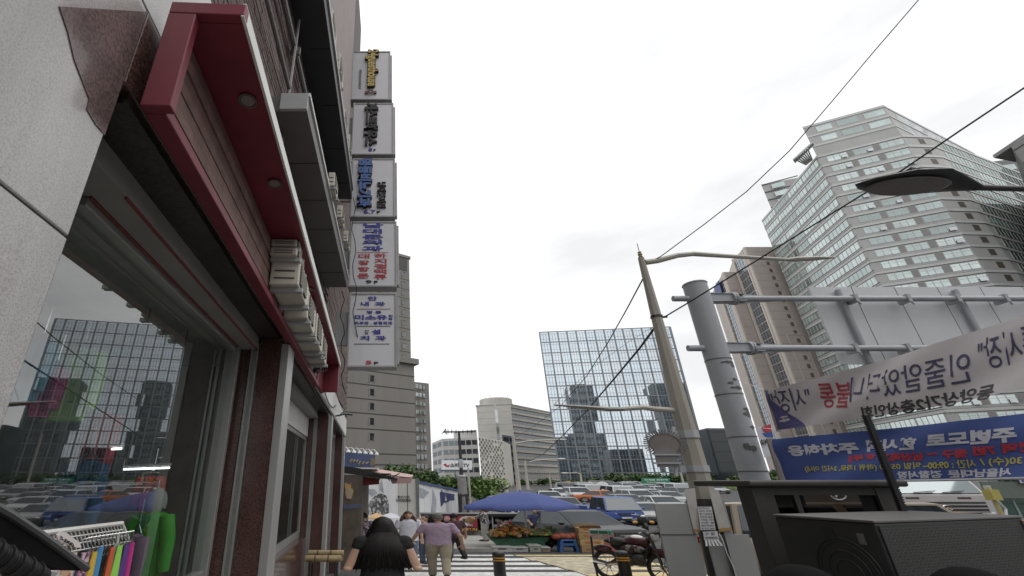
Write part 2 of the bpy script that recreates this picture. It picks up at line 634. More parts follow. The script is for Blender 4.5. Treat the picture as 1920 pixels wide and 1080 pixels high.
# brown lintel over the windows and pale facing above
mb = MB()
for a, b in ((1.426, 3.0), (3.008, 5.2), (5.208, 8.2), (8.208, 11.2), (11.208, 14.2), (14.208, 17.2)):
    bbox(mb, a, b, -1.95, -1.115, 3.31, 3.775)
part('lintel', mb, brown_gr, shop, bevel=.006)
for i, (a, b) in enumerate(((-.6, .7), (.708, 2.0), (2.008, 4.0), (4.008, 7))):
    mb = MB()
    bbox(mb, a, b, -1.9, -1.12, 3.783, 4.62)
    part('granite_panel', mb, granite, shop, bevel=.006)
mb = MB()
bbox(mb, 1.5, 17.0, -1.9, -1.13, 3.26, 3.312)
part('lintel_soffit', mb, darkgr, shop)
mb = MB()
bbox(mb, 1.48, 5.0, -1.75, -1.36, 3.12, 3.262)
bbox(mb, 5.36, 11.0, -1.75, -1.36, 3.12, 3.262)
bbox(mb, 11.36, 16.4, -1.75, -1.36, 3.12, 3.262)
part('soffit_panel', mb, softm, shop)
mb = MB()
for d in (-1.37, -1.555):
    bbox(mb, 2.02, 5.0, d, d + .014, 3.105, 3.122)
part('soffit_trim', mb, M('red_trim', (.2, .05, .05), rough=.5), shop)
# shed floor and back of the shops
mb = MB()
bbox(mb, 1.4, 17, -5.0, -1.72, 0.02, .1)
bbox(mb, 1.9, 17, -5.1, -5.0, .1, 3.3)
bbox(mb, 1.4, 1.44, -5.0, -1.75, .1, 3.3)
bbox(mb, 16.9, 17, -5.0, -1.75, .1, 3.3)
bbox(mb, 1.9, 17, -5.0, -1.76, 3.2, 3.3)
bbox(mb, 6.2, 6.3, -5.0, -1.8, .1, 3.2)
part('shop_interior', mb, interior, shop)
# display window
mb = MB()
bbox(mb, 1.45, 4.86, -1.62, -1.60, .95, 3.11)
part('display_pane', mb, shopglass, shop)
mb = MB()
bbox(mb, 2.02, 4.86, -1.66, -1.56, .86, .95)
bbox(mb, 4.86, 4.93, -1.68, -1.53, -.4, 3.12)
bbox(mb, 4.945, 4.985, -1.68, -1.55, -.4, 3.12)
bbox(mb, 2.02, 4.86, -1.66, -1.56, 3.06, 3.115)
part('window_frame', mb, alu, shop, bevel=.006)
mb = MB()
bbox(mb, 2.02, 5.0, -1.72, -1.52, -.5, .86)
bbox(mb, 5.36, 11.0, -1.72, -1.42, -.8, .62)
bbox(mb, 11.36, 16.4, -1.72, -1.42, -1.1, .55)
part('stone_base', mb, brown_gr, shop, bevel=.008)
# granite wing walls between the bays
for s0, s1 in ((5.0, 5.34), (11.0, 11.34), (16.4, 16.75)):
    w_ = MB()
    bbox(w_, s0, s1, -1.72, -1.44, -1.2, 3.255)
    bbox(w_, s0, s1, -1.34, -1.09, -1.2, 3.255)
    p_ = part('wing_wall', w_, brown_gr, shop, bevel=.006)
    t_ = MB()
    bbox(t_, s0 + .03, s1, -1.438, -1.342, -1.2, 3.19)
    bbox(t_, s0 - .006, s0 + .03, -1.432, -1.41, -1.2, 3.19)
    bbox(t_, s0 - .006, s0 + .03, -1.372, -1.348, -1.2, 3.19)
    part('channel', t_, alu, p_)
    e_ = MB()
    bbox(e_, s0 - .01, s1 + .01, -1.088, -1.0, -1.2, 3.19)
    part('metal_edge', e_, M('satin_metal', (.36, .36, .355), rough=.4, metal=.3, var=.12, scale=2, streak=True), p_, bevel=.006)
# second bay: glazed door
for (a, b) in ((5.5, 8.1), (8.18, 10.9), (11.5, 13.9), (14.0, 16.3)):
    m1 = MB()
    bbox(m1, a, b, -1.62, -1.60, .72 if a < 8 else .64, 2.62)
    pd = part('door_pane', m1, GLASS('green_glass', (.42, .55, .52), ior=1.6), shop)
    m2 = MB()
    for z0, z1 in ((.62, .74), (2.6, 2.68)):
        bbox(m2, a - .04, b + .04, -1.66, -1.57, z0, z1)
    for s in (a - .05, b):
        bbox(m2, s, s + .05, -1.66, -1.57, .62, 2.68)
    part('door_frame', m2, alu, pd, bevel=.004)
    m3 = MB()
    bbox(m3, a - .04, b + .04, -1.66, -1.55, 2.69, 3.11)
    part('door_header', m3, whitem, pd)
mb = MB()
for s in (7.9,):
    mb.tube([B(s, -1.5, 1.2), B(s, -1.5, 1.9)], .025, 8)
    mb.tube([B(s, -1.5, 1.25), B(s, -1.6, 1.25)], .018, 6)
    mb.tube([B(s, -1.5, 1.85), B(s, -1.6, 1.85)], .018, 6)
part('door_handle', mb, chrome, shop, smooth=True)
# ribbed white fascia
mb = MB()
bbox(mb, 7.3, 17.3, -1.078, -1.04, 3.3, 3.86)
for k in range(64):
    s = 7.3 + k * .156
    bbox(mb, s, s + .1, -1.04, -1.018, 3.3, 3.86)
part('fascia', mb, whitem, shop)
# conduits along the upper wall
mb = MB()
mb.tube([(-1.62, 2.5, 8.3), (-1.62, 10.4, 8.45)], .05, 8)
mb.tube([(-1.6, 2.2, 7.4), (-1.6, 10.4, 7.2)], .035, 8)
mb.tube([(-1.6, 3.0, 5.5), (-1.58, 6, 5.45), (-1.6, 10.4, 5.5)], .03, 8)
mb.tube([(-1.6, 4.9, 4.7), (-1.6, 4.95, 6.4), (-1.6, 5.0, 9)], .03, 8)
for k in range(7):
    mb.cbox((-1.62, 3 + k * 1.05, 8.31 + k * .02), .16, .05, .16)
part('conduit', mb, M('dull_pipe', (.2, .19, .185), rough=.5, metal=.3, var=.2), shop, smooth=True)
mb = MB()
for k in range(26):
    z = 6.75 + (k % 13) * .17
    mb.box((-1.76, 6.3 if k < 13 else 8.5, z), (-1.66, 8.4 if k < 13 else 10.4, z + .1))
part('louvre', mb, darkm, shop)
# dark canopy of the neighbouring front, close overhead
mb = MB()
bbox(mb, -.6, .62, -1.8, -.98, 3.02, 3.5)
bbox(mb, -.6, .66, -1.8, -.93, 3.5, 3.72)
solo('shop_canopy', mb, M('umber_cladding', (.055, .037, .033), rough=.5, var=.25, scale=3), 'dark brown canopy edge in the top left corner above the pale granite pillar', 'canopy')

# long grey and dark fascias high on the front
t = thing('grey_canopy', 'long grey boxed canopy with pale end cap jutting from the brick wall', 'canopy', (-1.4, 7.5, 6.4))
mb = MB(); mb.box((-1.77, 4.52, 6.4), (-1.17, 10.5, 6.675)); part('casing', mb, greym, t, bevel=.01)
mb = MB(); mb.box((-1.54, 4.47, 6.395), (-1.165, 4.518, 6.685)); part('end_cap', mb, endm, t)
mb = MB(); mb.box((-1.172, 4.5, 6.66), (-1.14, 10.52, 6.72)); part('edge_trim', mb, whitem, t)
mb = MB()
for k in range(5): mb.box((-1.76, 5.6 + k, 6.392), (-1.175, 5.606 + k, 6.398))
part('seam', mb, blackm, t, kind='stuff')
t = thing('dark_canopy', 'wide charcoal canopy slab highest on the shop front beside the hanging signs', 'canopy', (-1.5, 6, 9.2))
mb = MB(); mb.box((-1.9, 1.5, 9.2), (-1.15, 10.5, 9.6)); part('casing', mb, darkm, t, bevel=.01)
mb = MB(); mb.box((-1.152, 1.5, 9.52), (-1.11, 10.52, 9.66)); part('edge_trim', mb, endm, t)
mb = MB()
for k in range(6): mb.box((-1.53, 3 + k * 1.35, 9.19), (-1.16, 3.006 + k * 1.35, 9.198))
part('seam', mb, blackm, t, kind='stuff')

# crimson box sign with plank backing
sg = thing('box_sign', 'crimson box sign backed with brown planks over the display window', 'shop sign', B(4.4, -1, 3.2))
mb = MB()
bbox(mb, 1.45, 1.50, -1.04, -.905, 3.2, 3.815)
bbox(mb, 1.45, 1.50, -1.04, -.67, 3.817, 3.9)
part('end_panel', mb, redp, sg, bevel=.006)
mb = MB(); bbox(mb, 1.502, 7.55, -1.04, -.945, 3.2, 3.262); part('bottom_ledge', mb, redp, sg, bevel=.006)
mb = MB(); bbox(mb, 1.502, 8.6, -1.04, -.69, 3.82, 3.9); part('top_ledge', mb, redp, sg)
mb = MB(); bbox(mb, 1.452, 8.62, -.688, -.672, 3.81, 3.905); part('white_edge', mb, whitem, sg)  # white metal strip along the outer edge of the top ledge
mb = MB(); bbox(mb, 7.56, 8.6, -1.04, -.98, 3.28, 3.82); bbox(mb, 8.5, 8.6, -1.0, -.7, 3.3, 3.82); part('end_panel', mb, redp, sg)
npl = 7
for k in range(npl):
    z0 = 3.27 + k * (3.815 - 3.27) / npl
    z1 = 3.27 + (k + 1) * (3.815 - 3.27) / npl - .008
    dd = -.995 + random.uniform(-.006, .006)
    mb = MB(); bbox(mb, 1.505, 8.45, -1.035, dd, z0, z1)
    part('plank', mb, random.choice((plankm, plank2)), sg, bevel=.003)
for s in (1.98, 2.78, 3.7, 4.8, 6.1):
    m1 = MB(); m1.lathe([(.055, 3.812), (.055, 3.803), (.046, 3.803), (.042, 3.813)], B(s, -.79, 0), 20)
    dl = part('downlight', m1, M('dull_ring', (.16, .15, .14), rough=.4, metal=.6), sg, smooth=True)
    m2 = MB(); m2.lathe([(.04, 3.816), (.0405, 3.806), (.02, 3.807)], B(s, -.79, 0), 16)
    part('lens', m2, M('dull_lens', (.22, .2, .19), rough=.15), dl, smooth=True)

def ac_unit(s, d, z, ln, dp, h, label, fr='B', group='air conditioners on the shop front'):
    f = B if fr == 'B' else (lambda s, d, z: Vector((d, s, z)))
    base = f(s, d, z)
    t = thing('air_conditioner', label, 'air conditioner', base, group)
    def bb(m, s0, s1, d0, d1, z0, z1):
        return m.hexa([f(s0, d0, z0), f(s0, d1, z0), f(s1, d1, z0), f(s1, d0, z0), f(s0, d0, z1), f(s0, d1, z1), f(s1, d1, z1), f(s1, d0, z1)])
    mb = MB(); bb(mb, s, s + ln, d, d + dp, z, z + h); part('casing', mb, acm, t, bevel=.012)
    mb = MB(); bb(mb, s + ln * .08, s + ln * .66, d + dp, d + dp + .012, z + h * .12, z + h * .9)
    gr = part('grille', mb, acd, t)
    mb = MB()
    for k in range(6):
        zz = z + h * (.16 + .12 * k)
        bb(mb, s + ln * .07, s + ln * .67, d + dp + .012, d + dp + .02, zz, zz + h * .03)
    part('grille_bar', mb, acm, gr)
    for f0 in (.1, .8):
        mb = MB(); bb(mb, s + ln * f0, s + ln * (f0 + .1), d, d + dp + .03, z - .04, z); part('bracket', mb, endm, t)
    for f0 in (.55, .25):
        mb = MB(); bb(mb, s - .006, s, d + dp * .15, d + dp * .85, z + h * f0, z + h * (f0 + .045)); part('side_vent', mb, acd, t)
    return t
ac_unit(3.62, -.99, 3.74, .34, .24, .07, 'narrow cream casing, first of the row on the crimson sign')
ac_unit(3.62, -.99, 3.64, .5, .25, .08, 'cream casing directly under the first of the row on the crimson sign')
ac_unit(3.7, -.985, 3.37, .62, .27, .25, 'bulky cream air conditioner under the narrow casings on the crimson sign')
ac_unit(4.42, -.985, 3.31, .62, .26, .32, 'cream air conditioner just beyond the bulky one on the planks')
ac_unit(5.14, -.985, 3.3, .66, .27, .34, 'cream air conditioner third along the plank sign with deep underside')
ac_unit(5.9, -.985, 3.31, .62, .26, .33, 'cream air conditioner fourth along the plank sign')
ac_unit(5.0, -.985, 3.66, .5, .2, .14, 'small cream casing on top of the third air conditioner of the sign')
for k in range(4):
    ac_unit(5.6 + k * 1.25, -1.32, 9.72 + (k % 2) * .35, .62, .17, .5, ['first', 'second', 'third', 'fourth', 'fifth'][k] + ' weathered air conditioner above the charcoal canopy counted from the camera', 'X', 'air conditioners above the charcoal canopy')
for k in range(3):
    ac_unit(6.6 + k * 1.3, -1.18, 6.73 + (k % 3) * .16, .5, .12, .3, ['first', 'second', 'third', 'fourth', 'fifth', 'sixth'][k] + ' pale air conditioner resting on the grey canopy counted from its end cap', 'X', 'air conditioners on the grey canopy')
mb = MB()
rr = random.Random(5)
for k in range(10):
    p = B(6.65 + rr.random() * .4, -.94 + rr.random() * .1, 3.34 + rr.random() * .1)
    q = [p]
    for j in range(5):
        q.append(q[-1] + Vector((rr.uniform(-.05, .05), rr.uniform(-.12, .12), rr.uniform(-.06, .09))))
    mb.tube(q, .012, 5)
solo('cable_tangle', mb, black, 'tangle of black cables at the far end of the crimson sign', 'cable', smooth=True)
# drooping wires at the end of the building
for k, (a, b, sag, lab) in enumerate(((B(7.6, -1.0, 3.75), B(12, -1.0, 3.6), .35, 'thin black wire drooping across the ribbed white fascia'), (Vector((-1.1, 10.4, 9.2)), Vector((-.95, 11, 5.2)), 0, 'thin black wire dropping from the charcoal canopy end'), (Vector((-1.3, 10.5, 6.3)), Vector((-1.25, 11.5, 3.8)), 0, 'looped black wire hanging off the grey canopy end'))):
    pts = [a.lerp(b, i / 12) + Vector((.06 * math.sin(i * 1.7) if not sag else 0, 0, -sag * 4 * (i / 12) * (1 - i / 12))) for i in range(13)]
    mb = MB().tube(pts, .012, 5)
    solo('hanging_wire', mb, black, lab, 'wire', smooth=True)
mb = MB()
mb.tube([B(11.9, -1.0, 3.3), B(11.9, -.75, 3.35), B(11.9, -.55, 3.33)], .02, 6)
mb.tube([B(11.9, -.9, 3.3), B(11.5, -.8, 3.34), B(12.3, -.7, 3.34)], .015, 6)
solo('wall_bracket', mb, blackm, 'small black bracket arm sticking out at the end of the white fascia', 'bracket')

# ---------------------------------------------------------------- projecting light-box signs
signface = M('sign_face', (.60, .60, .63), rough=.3, var=.05, scale=1, coat=.3)
signframe = M('sign_frame', (.33, .33, .335), rough=.45, metal=.2, var=.12, scale=3)
gold = M('gold_letter', (.5, .38, .1), rough=.4, var=.08)
outl = M('letter_side', (.035, .028, .025), rough=.6)
bluel = M('blue_letter', (.06, .13, .36), rough=.45, var=.05)
def frame_map(P00, P10, P01, n):
    P00, P10, P01 = Vector(P00), Vector(P10), Vector(P01)
    ex, ey = P10 - P00, P01 - P00
    return lambda x, y, h=0: P00 + ex * x + ey * y + n * h
def light_box(px, label, items, Y=11.0):
    u0, u1, v0, v1 = px
    a, b = PY(u0, v1, Y), PY(u1, v0, Y)
    a1, b1 = PY(u1, v1, Y), PY(u0, v0, Y)
    x0, x1, z0, z1 = (a.x + b1.x) / 2, (b.x + a1.x) / 2, a.z, b.z
    t = thing('projecting_sign', label, 'sign', ((x0 + x1) / 2, Y, z0), 'light box signs stacked at the corner')
    fw = .055
    mb = MB(); mb.box((x0 + fw, Y + .012, z0 + fw), (x1 - fw, Y + .34, z1 - fw)); part('face', mb, signface, t)
    mb = MB()
    mb.box((x0, Y - .01, z0), (x0 + fw, Y + .36, z1)); mb.box((x1 - fw, Y - .01, z0), (x1, Y + .36, z1))
    mb.box((x0 + fw, Y - .008, z0), (x1 - fw, Y + .358, z0 + fw)); mb.box((x0 + fw, Y - .008, z1 - fw), (x1 - fw, Y + .358, z1))
    mb.box((x1, Y + .1, z0 + .1), (x1 + .06, Y + .3, z1 - .08))
    part('frame', mb, signframe, t, bevel=.01)
    mb = MB(); mb.box((x0 - .32, Y + .12, z0 + (z1 - z0) * .3), (x0, Y + .22, z0 + (z1 - z0) * .75)); part('bracket', mb, signframe, t)
    w_, h_ = x1 - x0, z1 - z0
    # x, y measured from the upper left of the box, in pixels of the box
    fx = lambda x, y, hh=0: Vector((x0 + w_ * (x - u0) / (u1 - u0), Y + .008 - hh, z1 - h_ * (y - v0) / (v1 - v0)))
    for it in items:
        if it[0] == 'line':
            _, xa, xb, y, m = it
            mb = MB(); p, q = fx(xa, y), fx(xb, y); mb.box((p.x, Y + .004, p.z - .008), (q.x, Y + .011, p.z + .008)); part('rule', mb, m, t); continue
        kind, s, xa, xb, ya, yb, m, wgt, dep = it[:9]
        mb = MB()
        if kind == 'h':
            text_mb(s, lambda x, y, hh: fx(x, y, hh), xa, xb, yb, ya, wgt, dep, mb)
        else:   # letters turned a quarter, reading downwards
            text_mb(s, lambda x, y, hh: fx(y, x, hh), ya, yb, xa, xb, wgt, dep, mb)
        tp = part('lettering', mb, m, t)
        if len(it) > 9:
            mb = MB()
            if kind == 'h':
                text_mb(s, lambda x, y, hh: fx(x, y, hh), xa - 1, xb + 1, yb + 1, ya - 1, wgt + .045, dep * .9, mb)
            else:
                text_mb(s, lambda x, y, hh: fx(y, x, hh), ya - 1, yb + 1, xa - 1, xb + 1, wgt + .045, dep * .9, mb)
            part('letter_edge', mb, it[9], tp)
    return t
t = light_box((659, 732, 96, 187), 'topmost light box sign with gold guesthouse lettering', [
    ('r', '24guesthouse', 684, 709, 97, 166, gold, .03, .1, outl), ('r', 'NAMDAEMUN', 673, 678, 132, 167, M('faint_letter', (.35, .35, .36), rough=.5), 0, .02)])
mb = MB()
for k in (0,):
    c0 = PY(695, 172, 10.95)
    mb.tube([c0 + Vector((math.cos(a) * .09, 0, math.sin(a) * .05)) for a in [i * math.pi / 6 for i in range(13)]], .022, 6)
    mb.cbox(c0 + Vector((-.15, .03, 0)), .1, .05, .1); mb.cbox(c0 + Vector((.15, .03, 0)), .1, .05, .1)
part('emblem', mb, M('dull_red', (.16, .07, .06), rough=.5), t)
light_box((660, 738, 193, 290), 'light box sign with big black sideways lettering marked 8F', [
    ('r', '게스트하우스', 682, 709, 196, 275, ink_black, .05, .08), ('h', '8', 692, 699, 278, 284, ink_blue, .03, .01), ('h', 'F', 701, 705, 280, 284, ink_black, .03, .01)])
light_box((658, 741, 297, 407), 'light box sign with raised blue sideways lettering marked 6.7F', [
    ('r', '명동비뇨기과', 671, 697, 301, 391, bluel, .05, .1, outl), ('r', '남대문지점', 707, 724, 344, 391, ink_black, .02, .05), ('h', '6.7', 683, 705, 394, 401, ink_blue, .03, .01), ('h', 'F', 707, 713, 396, 401, ink_black, .03, .01)])
light_box((655, 744, 415, 538), 'grey light box sign with blue and red clinic lettering marked 9F', [
    ('h', '남', 679, 718, 419, 428, ink_blue, .04, .01), ('h', '대', 679, 716, 430, 439, ink_blue, .04, .01), ('h', '문', 679, 718, 441, 450, ink_blue, .04, .01), ('h', '외', 679, 716, 451.5, 460.5, ink_blue, .04, .01), ('h', '과', 679, 718, 463, 473, ink_blue, .04, .01),
    ('line', 669, 728, 475.5, M('rule_red', (.3, .1, .1), rough=.6))] +
    [('h', c, 672, 693, 478 + i * 12, 486.5 + i * 12, ink_red, .025, .01) for i, c in enumerate('대장항문')] +
    [('h', c, 702, 725, 477.5 + i * 9.6, 486 + i * 9.6, ink_red, .025, .01) for i, c in enumerate('하지정맥류')] +
    [('h', '9', 687, 698, 526, 532, ink_black, .03, .01), ('h', 'F', 702, 709, 527, 532, ink_black, .03, .01)])
light_box((652, 744, 549, 689), 'lowest light box sign listing clinics in blue marked 5F', [
    ('h', '안', 688, 706, 556, 564, ink_blue, .04, .01), ('h', '내', 675, 691, 567, 575, ink_blue, .04, .01), ('h', '과', 702, 722, 567, 575, ink_blue, .04, .01),
    ('line', 668, 732, 581, M('rule_red', (.3, .1, .1))), ('h', '명 동', 687, 715, 584.5, 590, ink_blue, .03, .01),
    ('h', '미소유', 664, 726, 592.5, 602, ink_blue, .04, .01), ('h', '의', 728, 736, 592, 597, ink_blue, .02, .01), ('h', '원', 728, 736, 597.5, 602, ink_blue, .02, .01),
    ('h', '피부과 . 성형의과', 664, 736, 605, 611, ink_blue, .03, .01), ('line', 668, 732, 614, ink_black),
    ('h', '이', 684, 691, 621, 624.5, ink_black, .01, .01), ('h', '안', 684, 691, 625, 629, ink_black, .01, .01), ('h', '설', 697, 714, 620, 629, ink_blue, .04, .01),
    ('h', '치', 676, 693, 632, 640.5, ink_blue, .04, .01), ('h', '과', 704, 724, 632, 640.5, ink_blue, .04, .01), ('line', 665, 730, 647, ink_black),
    ('h', '5', 687, 698, 677, 683.5, ink_red, .03, .01), ('h', 'F', 702, 710, 679, 683.5, ink_black, .03, .01)])

# ---------------------------------------------------------------- buildings of the square
hotelm = M('hotel_concrete', (.205, .195, .18), rough=.85, var=.12, scale=.3, streak=True)
hoteld = M('hotel_joint', (.06, .058, .055), rough=.9)
dkglass = MIRRORGLASS('dark_window', (.03, .035, .04), (.6, .66, .7), .22)
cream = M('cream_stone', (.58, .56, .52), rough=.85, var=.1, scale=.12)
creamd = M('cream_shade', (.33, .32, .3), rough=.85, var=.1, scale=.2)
wht = M('white_concrete', (.56, .56, .54), rough=.8, var=.1, scale=.2)
slate = M('slate_cladding', (.09, .105, .13), rough=.5, var=.15, scale=.2)

def xy(p):
    return Vector((p[0], p[1]))
def face_pane(m, A, B, t0, t1, z0, z1, outw, back=.05):
    """A thin box on the wall from A to B, proud of it by outw."""
    A, B = xy(A), xy(B)
    d = (B - A)
    nrm = Vector((d.y, -d.x)).normalized()
    if nrm.dot(-(A + B) / 2) < 0:
        nrm = -nrm
    p, q = A + d * t0, A + d * t1
    o, i = nrm * outw, -nrm * back
    return m.hexa([(*(p + i), z0), (*(p + o), z0), (*(q + o), z0), (*(q + i), z0), (*(p + i), z1), (*(p + o), z1), (*(q + o), z1), (*(q + i), z1)])
def panes(name, A, B, ts, zs, mat, parent, outw=.06, joined=False):
    r = None
    if joined:
        m = MB()
        for z0, z1 in zs:
            for t0, t1 in ts:
                face_pane(m, A, B, t0, t1, z0, z1, outw)
        return part(name, m, mat, parent, kind='stuff' if len(zs) * len(ts) > 1 else None)
    for z0, z1 in zs:
        for t0, t1 in ts:
            m = MB()
            face_pane(m, A, B, t0, t1, z0, z1, outw)
            mm = mat if not isinstance(mat, (list, tuple)) else random.choice(mat)
            r = part(name, m, mm, parent)
    return r
def along(A, B, s):
    """Push wall AB back behind itself by s, for a depth to extrude to."""
    A, B = xy(A), xy(B)
    d = (B - A)
    n_ = Vector((d.y, -d.x)).normalized()
    if n_.dot(-(A + B) / 2) < 0:
        n_ = -n_
    return -n_ * s

# hotel block behind the light boxes
R = PY(777, 707, 70); Lp = PY(650, 690, 64)
dirv = (xy(Lp) - xy(R)).normalized()
HA, HB = xy(R), xy(R) + dirv * 44
bk = along(HB, HA, 16)
zt = PY(780, 684, 70).z
t = thing('hotel_building', 'grey brown concrete hotel with small square windows behind the light box signs', 'building', (HA.x, HA.y, 0))
mb = MB(); mb.prism([HA, HB, HB + bk, HA + bk], -1, zt); part('lower_wall', mb, hotelm, t)
mb = MB(); e = .5
o1 = -bk.normalized() * .55
mb.prism([HA + o1 - dirv * .6, HB + o1, HB + bk, HA + bk - dirv * .6], zt, zt + .9); part('cornice', mb, hotelm, t)
TA, TB = HA + dirv * .45 - o1 * .4, HB - o1 * .4
ztt = PY(768, 486, 70).z
mb = MB(); mb.prism([TA, TB, TB + bk, TA + bk], zt + .9, ztt); part('tower_wall', mb, hotelm, t)
mb = MB(); mb.prism([TA - dirv * .2 + o1 * .3, TB + o1 * .3, TB + bk, TA + bk - dirv * .2], ztt, ztt + .5); part('roof_slab', mb, hotelm, t)
LH = 44
ux = lambda u, v, Y: (xy(PY(u, v, Y)) - HA).dot(dirv) / LH
mb = MB(); face_pane(mb, TA, TB, 0.012, .05, ztt - 2.6, ztt - .2, .05); part('louvre', mb, darkm, t)
zj = [PY(740, v, 68.5).z for v in (702.5, 728, 754, 780, 808, 852, 872)]
mb = MB()
for z in zj: face_pane(mb, HA, HB, 0, 1, z - .07, z + .07, .03)
part('joint', mb, hoteld, t, kind='stuff')
for v in (710, 735.6, 762, 790, 819):
    z = PY(697, v, 66.2).z
    for u in (697, 643, 560):
        tt = ux(u, v, 66.2 if u > 650 else 64)
        mb = MB(); face_pane(mb, HA, HB, tt - .008, tt + .008, z - .48, z + .48, .02)
        pw = part('window', mb, dkglass, t)
        mb = MB()
        face_pane(mb, HA, HB, tt - .012, tt - .008, z - .6, z + .5, .08); face_pane(mb, HA, HB, tt + .008, tt + .0125, z - .6, z + .5, .08)
        face_pane(mb, HA, HB, tt - .008, tt + .008, z + .48, z + .62, .08)
        part('window_frame', mb, hotelm, pw)
for i, v in enumerate((516, 534, 551, 568.5, 586.5, 607, 628, 650, 672)):
    z = PY(759, v, 69.7).z
    for k in range(12):
        tt = .028 + k * .036
        mb = MB(); face_pane(mb, TA, TB, tt - .007, tt + .007, z - .42, z + .42, .02)
        pw = part('window', mb, dkglass, t)
        mb = MB(); face_pane(mb, TA, TB, tt + .007, tt + .0115, z - .5, z + .5, .1); face_pane(mb, TA, TB, tt - .0075, tt + .007, z + .42, z + .56, .1)
        part('window_frame', mb, hotelm, pw)
    mb = MB(); face_pane(mb, TA, TB, 0, 1, z - .95, z - .88, .03); part('joint', mb, hoteld, t)

def tower_px(corners, Y0, zmin=-1, depth=12):
    """Plan corners from where their roof corners stand; the first fixes the roof height."""
    p0 = PY(corners[0][0], corners[0][1], Y0)
    z = p0.z
    return [xy(PZ(u, v, z)) for u, v in corners], z

# slim office tower beside the hotel
pl, z = tower_px([(779, 714), (797, 718), (804, 719)], 125)
bk = Vector((0, 14))
t = thing('slim_tower', 'slim grey office tower with pale square windows just beyond the hotel', 'building', (*pl[0], 0))
mb = MB(); mb.prism([pl[0] - Vector((3, 0)), pl[1], pl[2], pl[2] + bk, pl[0] + bk], -1, z); part('wall', mb, hotelm, t)
fh = (z - 5) / 22
panes('window', pl[0], pl[1], [(.02, .26), (.38, .62), (.74, .96)], [(z - 2.0 - k * 2.35, z - .9 - k * 2.35) for k in range(10)], MIRRORGLASS('pale_window', (.35, .37, .38), (.9, .93, .95), .35), t)
panes('small_window', pl[0], pl[1], [(.1, .25), (.5, .65)], [(z - 25.5 - k * 2.9, z - 24.7 - k * 2.9) for k in range(4)], dkglass, t)

# white gridded office
pl, z = tower_px([(895, 820), (829, 823), (810, 831)], 150)
t = thing('white_office', 'low white office block with gridded windows behind the billboard', 'building', (*pl[1], 0))
bk = Vector((2, 15))
mb = MB(); mb.prism([pl[0], pl[1], pl[2], pl[2] + bk, pl[0] + bk], -1, z); part('wall', mb, wht, t)
zs = [(z - 2.2 - k * 2.75, z - .75 - k * 2.75) for k in range(6)]
panes('window', pl[1], pl[0], [(.03 + i * .163, .03 + i * .163 + .135) for i in range(6)], zs, dkglass, t)
panes('window', pl[2], pl[1], [(.1, .45), (.55, .9)], zs, dkglass, t)
mb = MB(); mb.prism([pl[0] * .99 + bk * .1, pl[1] + bk * .1 + Vector((4, 0)), pl[1] + bk + Vector((4, 0)), pl[0] + bk], z, z + 2.4); part('penthouse', mb, wht, t)

# building with the chequered skin
pl, z = tower_px([(941, 826), (897, 818)], 140)
t = thing('chequered_building', 'cream building with a chequered lattice skin of little square openings', 'building', (*pl[1], 0))
bk = Vector((6, 14))
mb = MB(); mb.prism([pl[0], pl[1], pl[1] + bk, pl[0] + bk], -1, z); part('wall', mb, cream, t)
mb = MB()
rr = random.Random(11)
for j in range(22):
    for i in range(15):
        if (i + j) % 2 == 0 and rr.random() < .9:
            dd = .5 if rr.random() < .3 else .38
            face_pane(mb, pl[1], pl[0], (i + .5 - dd) / 15, (i + .5 + dd) / 15, z - .7 - (j + .42) * .72, z - .7 - (j - .42) * .72, .04 if rr.random() < .5 else .09)
part('opening', mb, [M('lattice_hole', (.17, .165, .155), rough=.8, var=.4, scale=.5)], t, kind='stuff')

# dark slab between
pl, z = tower_px([(966, 819), (941, 815)], 165)
t = thing('slate_block', 'narrow slate grey block wedged between the chequered and the cream building', 'building', (*pl[1], 0))
mb = MB(); mb.prism([pl[0], pl[1], pl[1] + Vector((5, 12)), pl[0] + Vector((2, 12))], -1, z); part('wall', mb, slate, t)
panes('window', pl[1], pl[0], [(.08, .45), (.55, .92)], [(z - 1.9 - k * 2.4, z - .7 - k * 2.4) for k in range(7)], dkglass, t)

# big cream block
pl, z = tower_px([(956, 760), (893, 763), (1052, 779)], 190)
K_, L_, R_ = pl
bk = Vector((14, 25))
t = thing('cream_office', 'large cream stone office block with long ribbon windows and a rooftop drum', 'building', (*K_, 0))
mb = MB(); mb.prism([K_, L_, L_ + bk, R_], -1, z); part('wall', mb, cream, t)
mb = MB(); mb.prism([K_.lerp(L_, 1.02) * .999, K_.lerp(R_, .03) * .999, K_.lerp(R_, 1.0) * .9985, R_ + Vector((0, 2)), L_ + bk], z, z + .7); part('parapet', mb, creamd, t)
cc = K_.lerp(L_, .5) + Vector((3, 7))
mb = MB(); mb.lathe([(7.2, z), (7.2, z + 3.6), (6.9, z + 3.9)], (cc.x, cc.y, 0), 20); part('rooftop_drum', mb, cream, t)
mb = MB()
for k in range(5): mb.tube([(cc.x - 5 + k * 2.5, cc.y - 2, z + 3.5), (cc.x - 5 + k * 2.5, cc.y - 2, z + 5 + (k % 3))], .1, 5)
part('mast', mb, steel, t, kind='stuff')
panes('ribbon_window', K_, R_, [(.02, .98)], [(z - 1.6 - k * 2.55 - .62, z - 1.6 - k * 2.55 + .3) for k in range(9)], dkglass, t, .03)
mb = MB()
for k in range(11): face_pane(mb, K_, R_, 0, 1, z - .75 - k * 2.55, z - .5 - k * 2.55, .35)
part('ledge', mb, cream, t, kind='stuff')
panes('stair_window', K_, L_, [(.38, .46)], [(z - 14, z - 1.5)], MIRRORGLASS('pale_window'), t)
mb = MB()
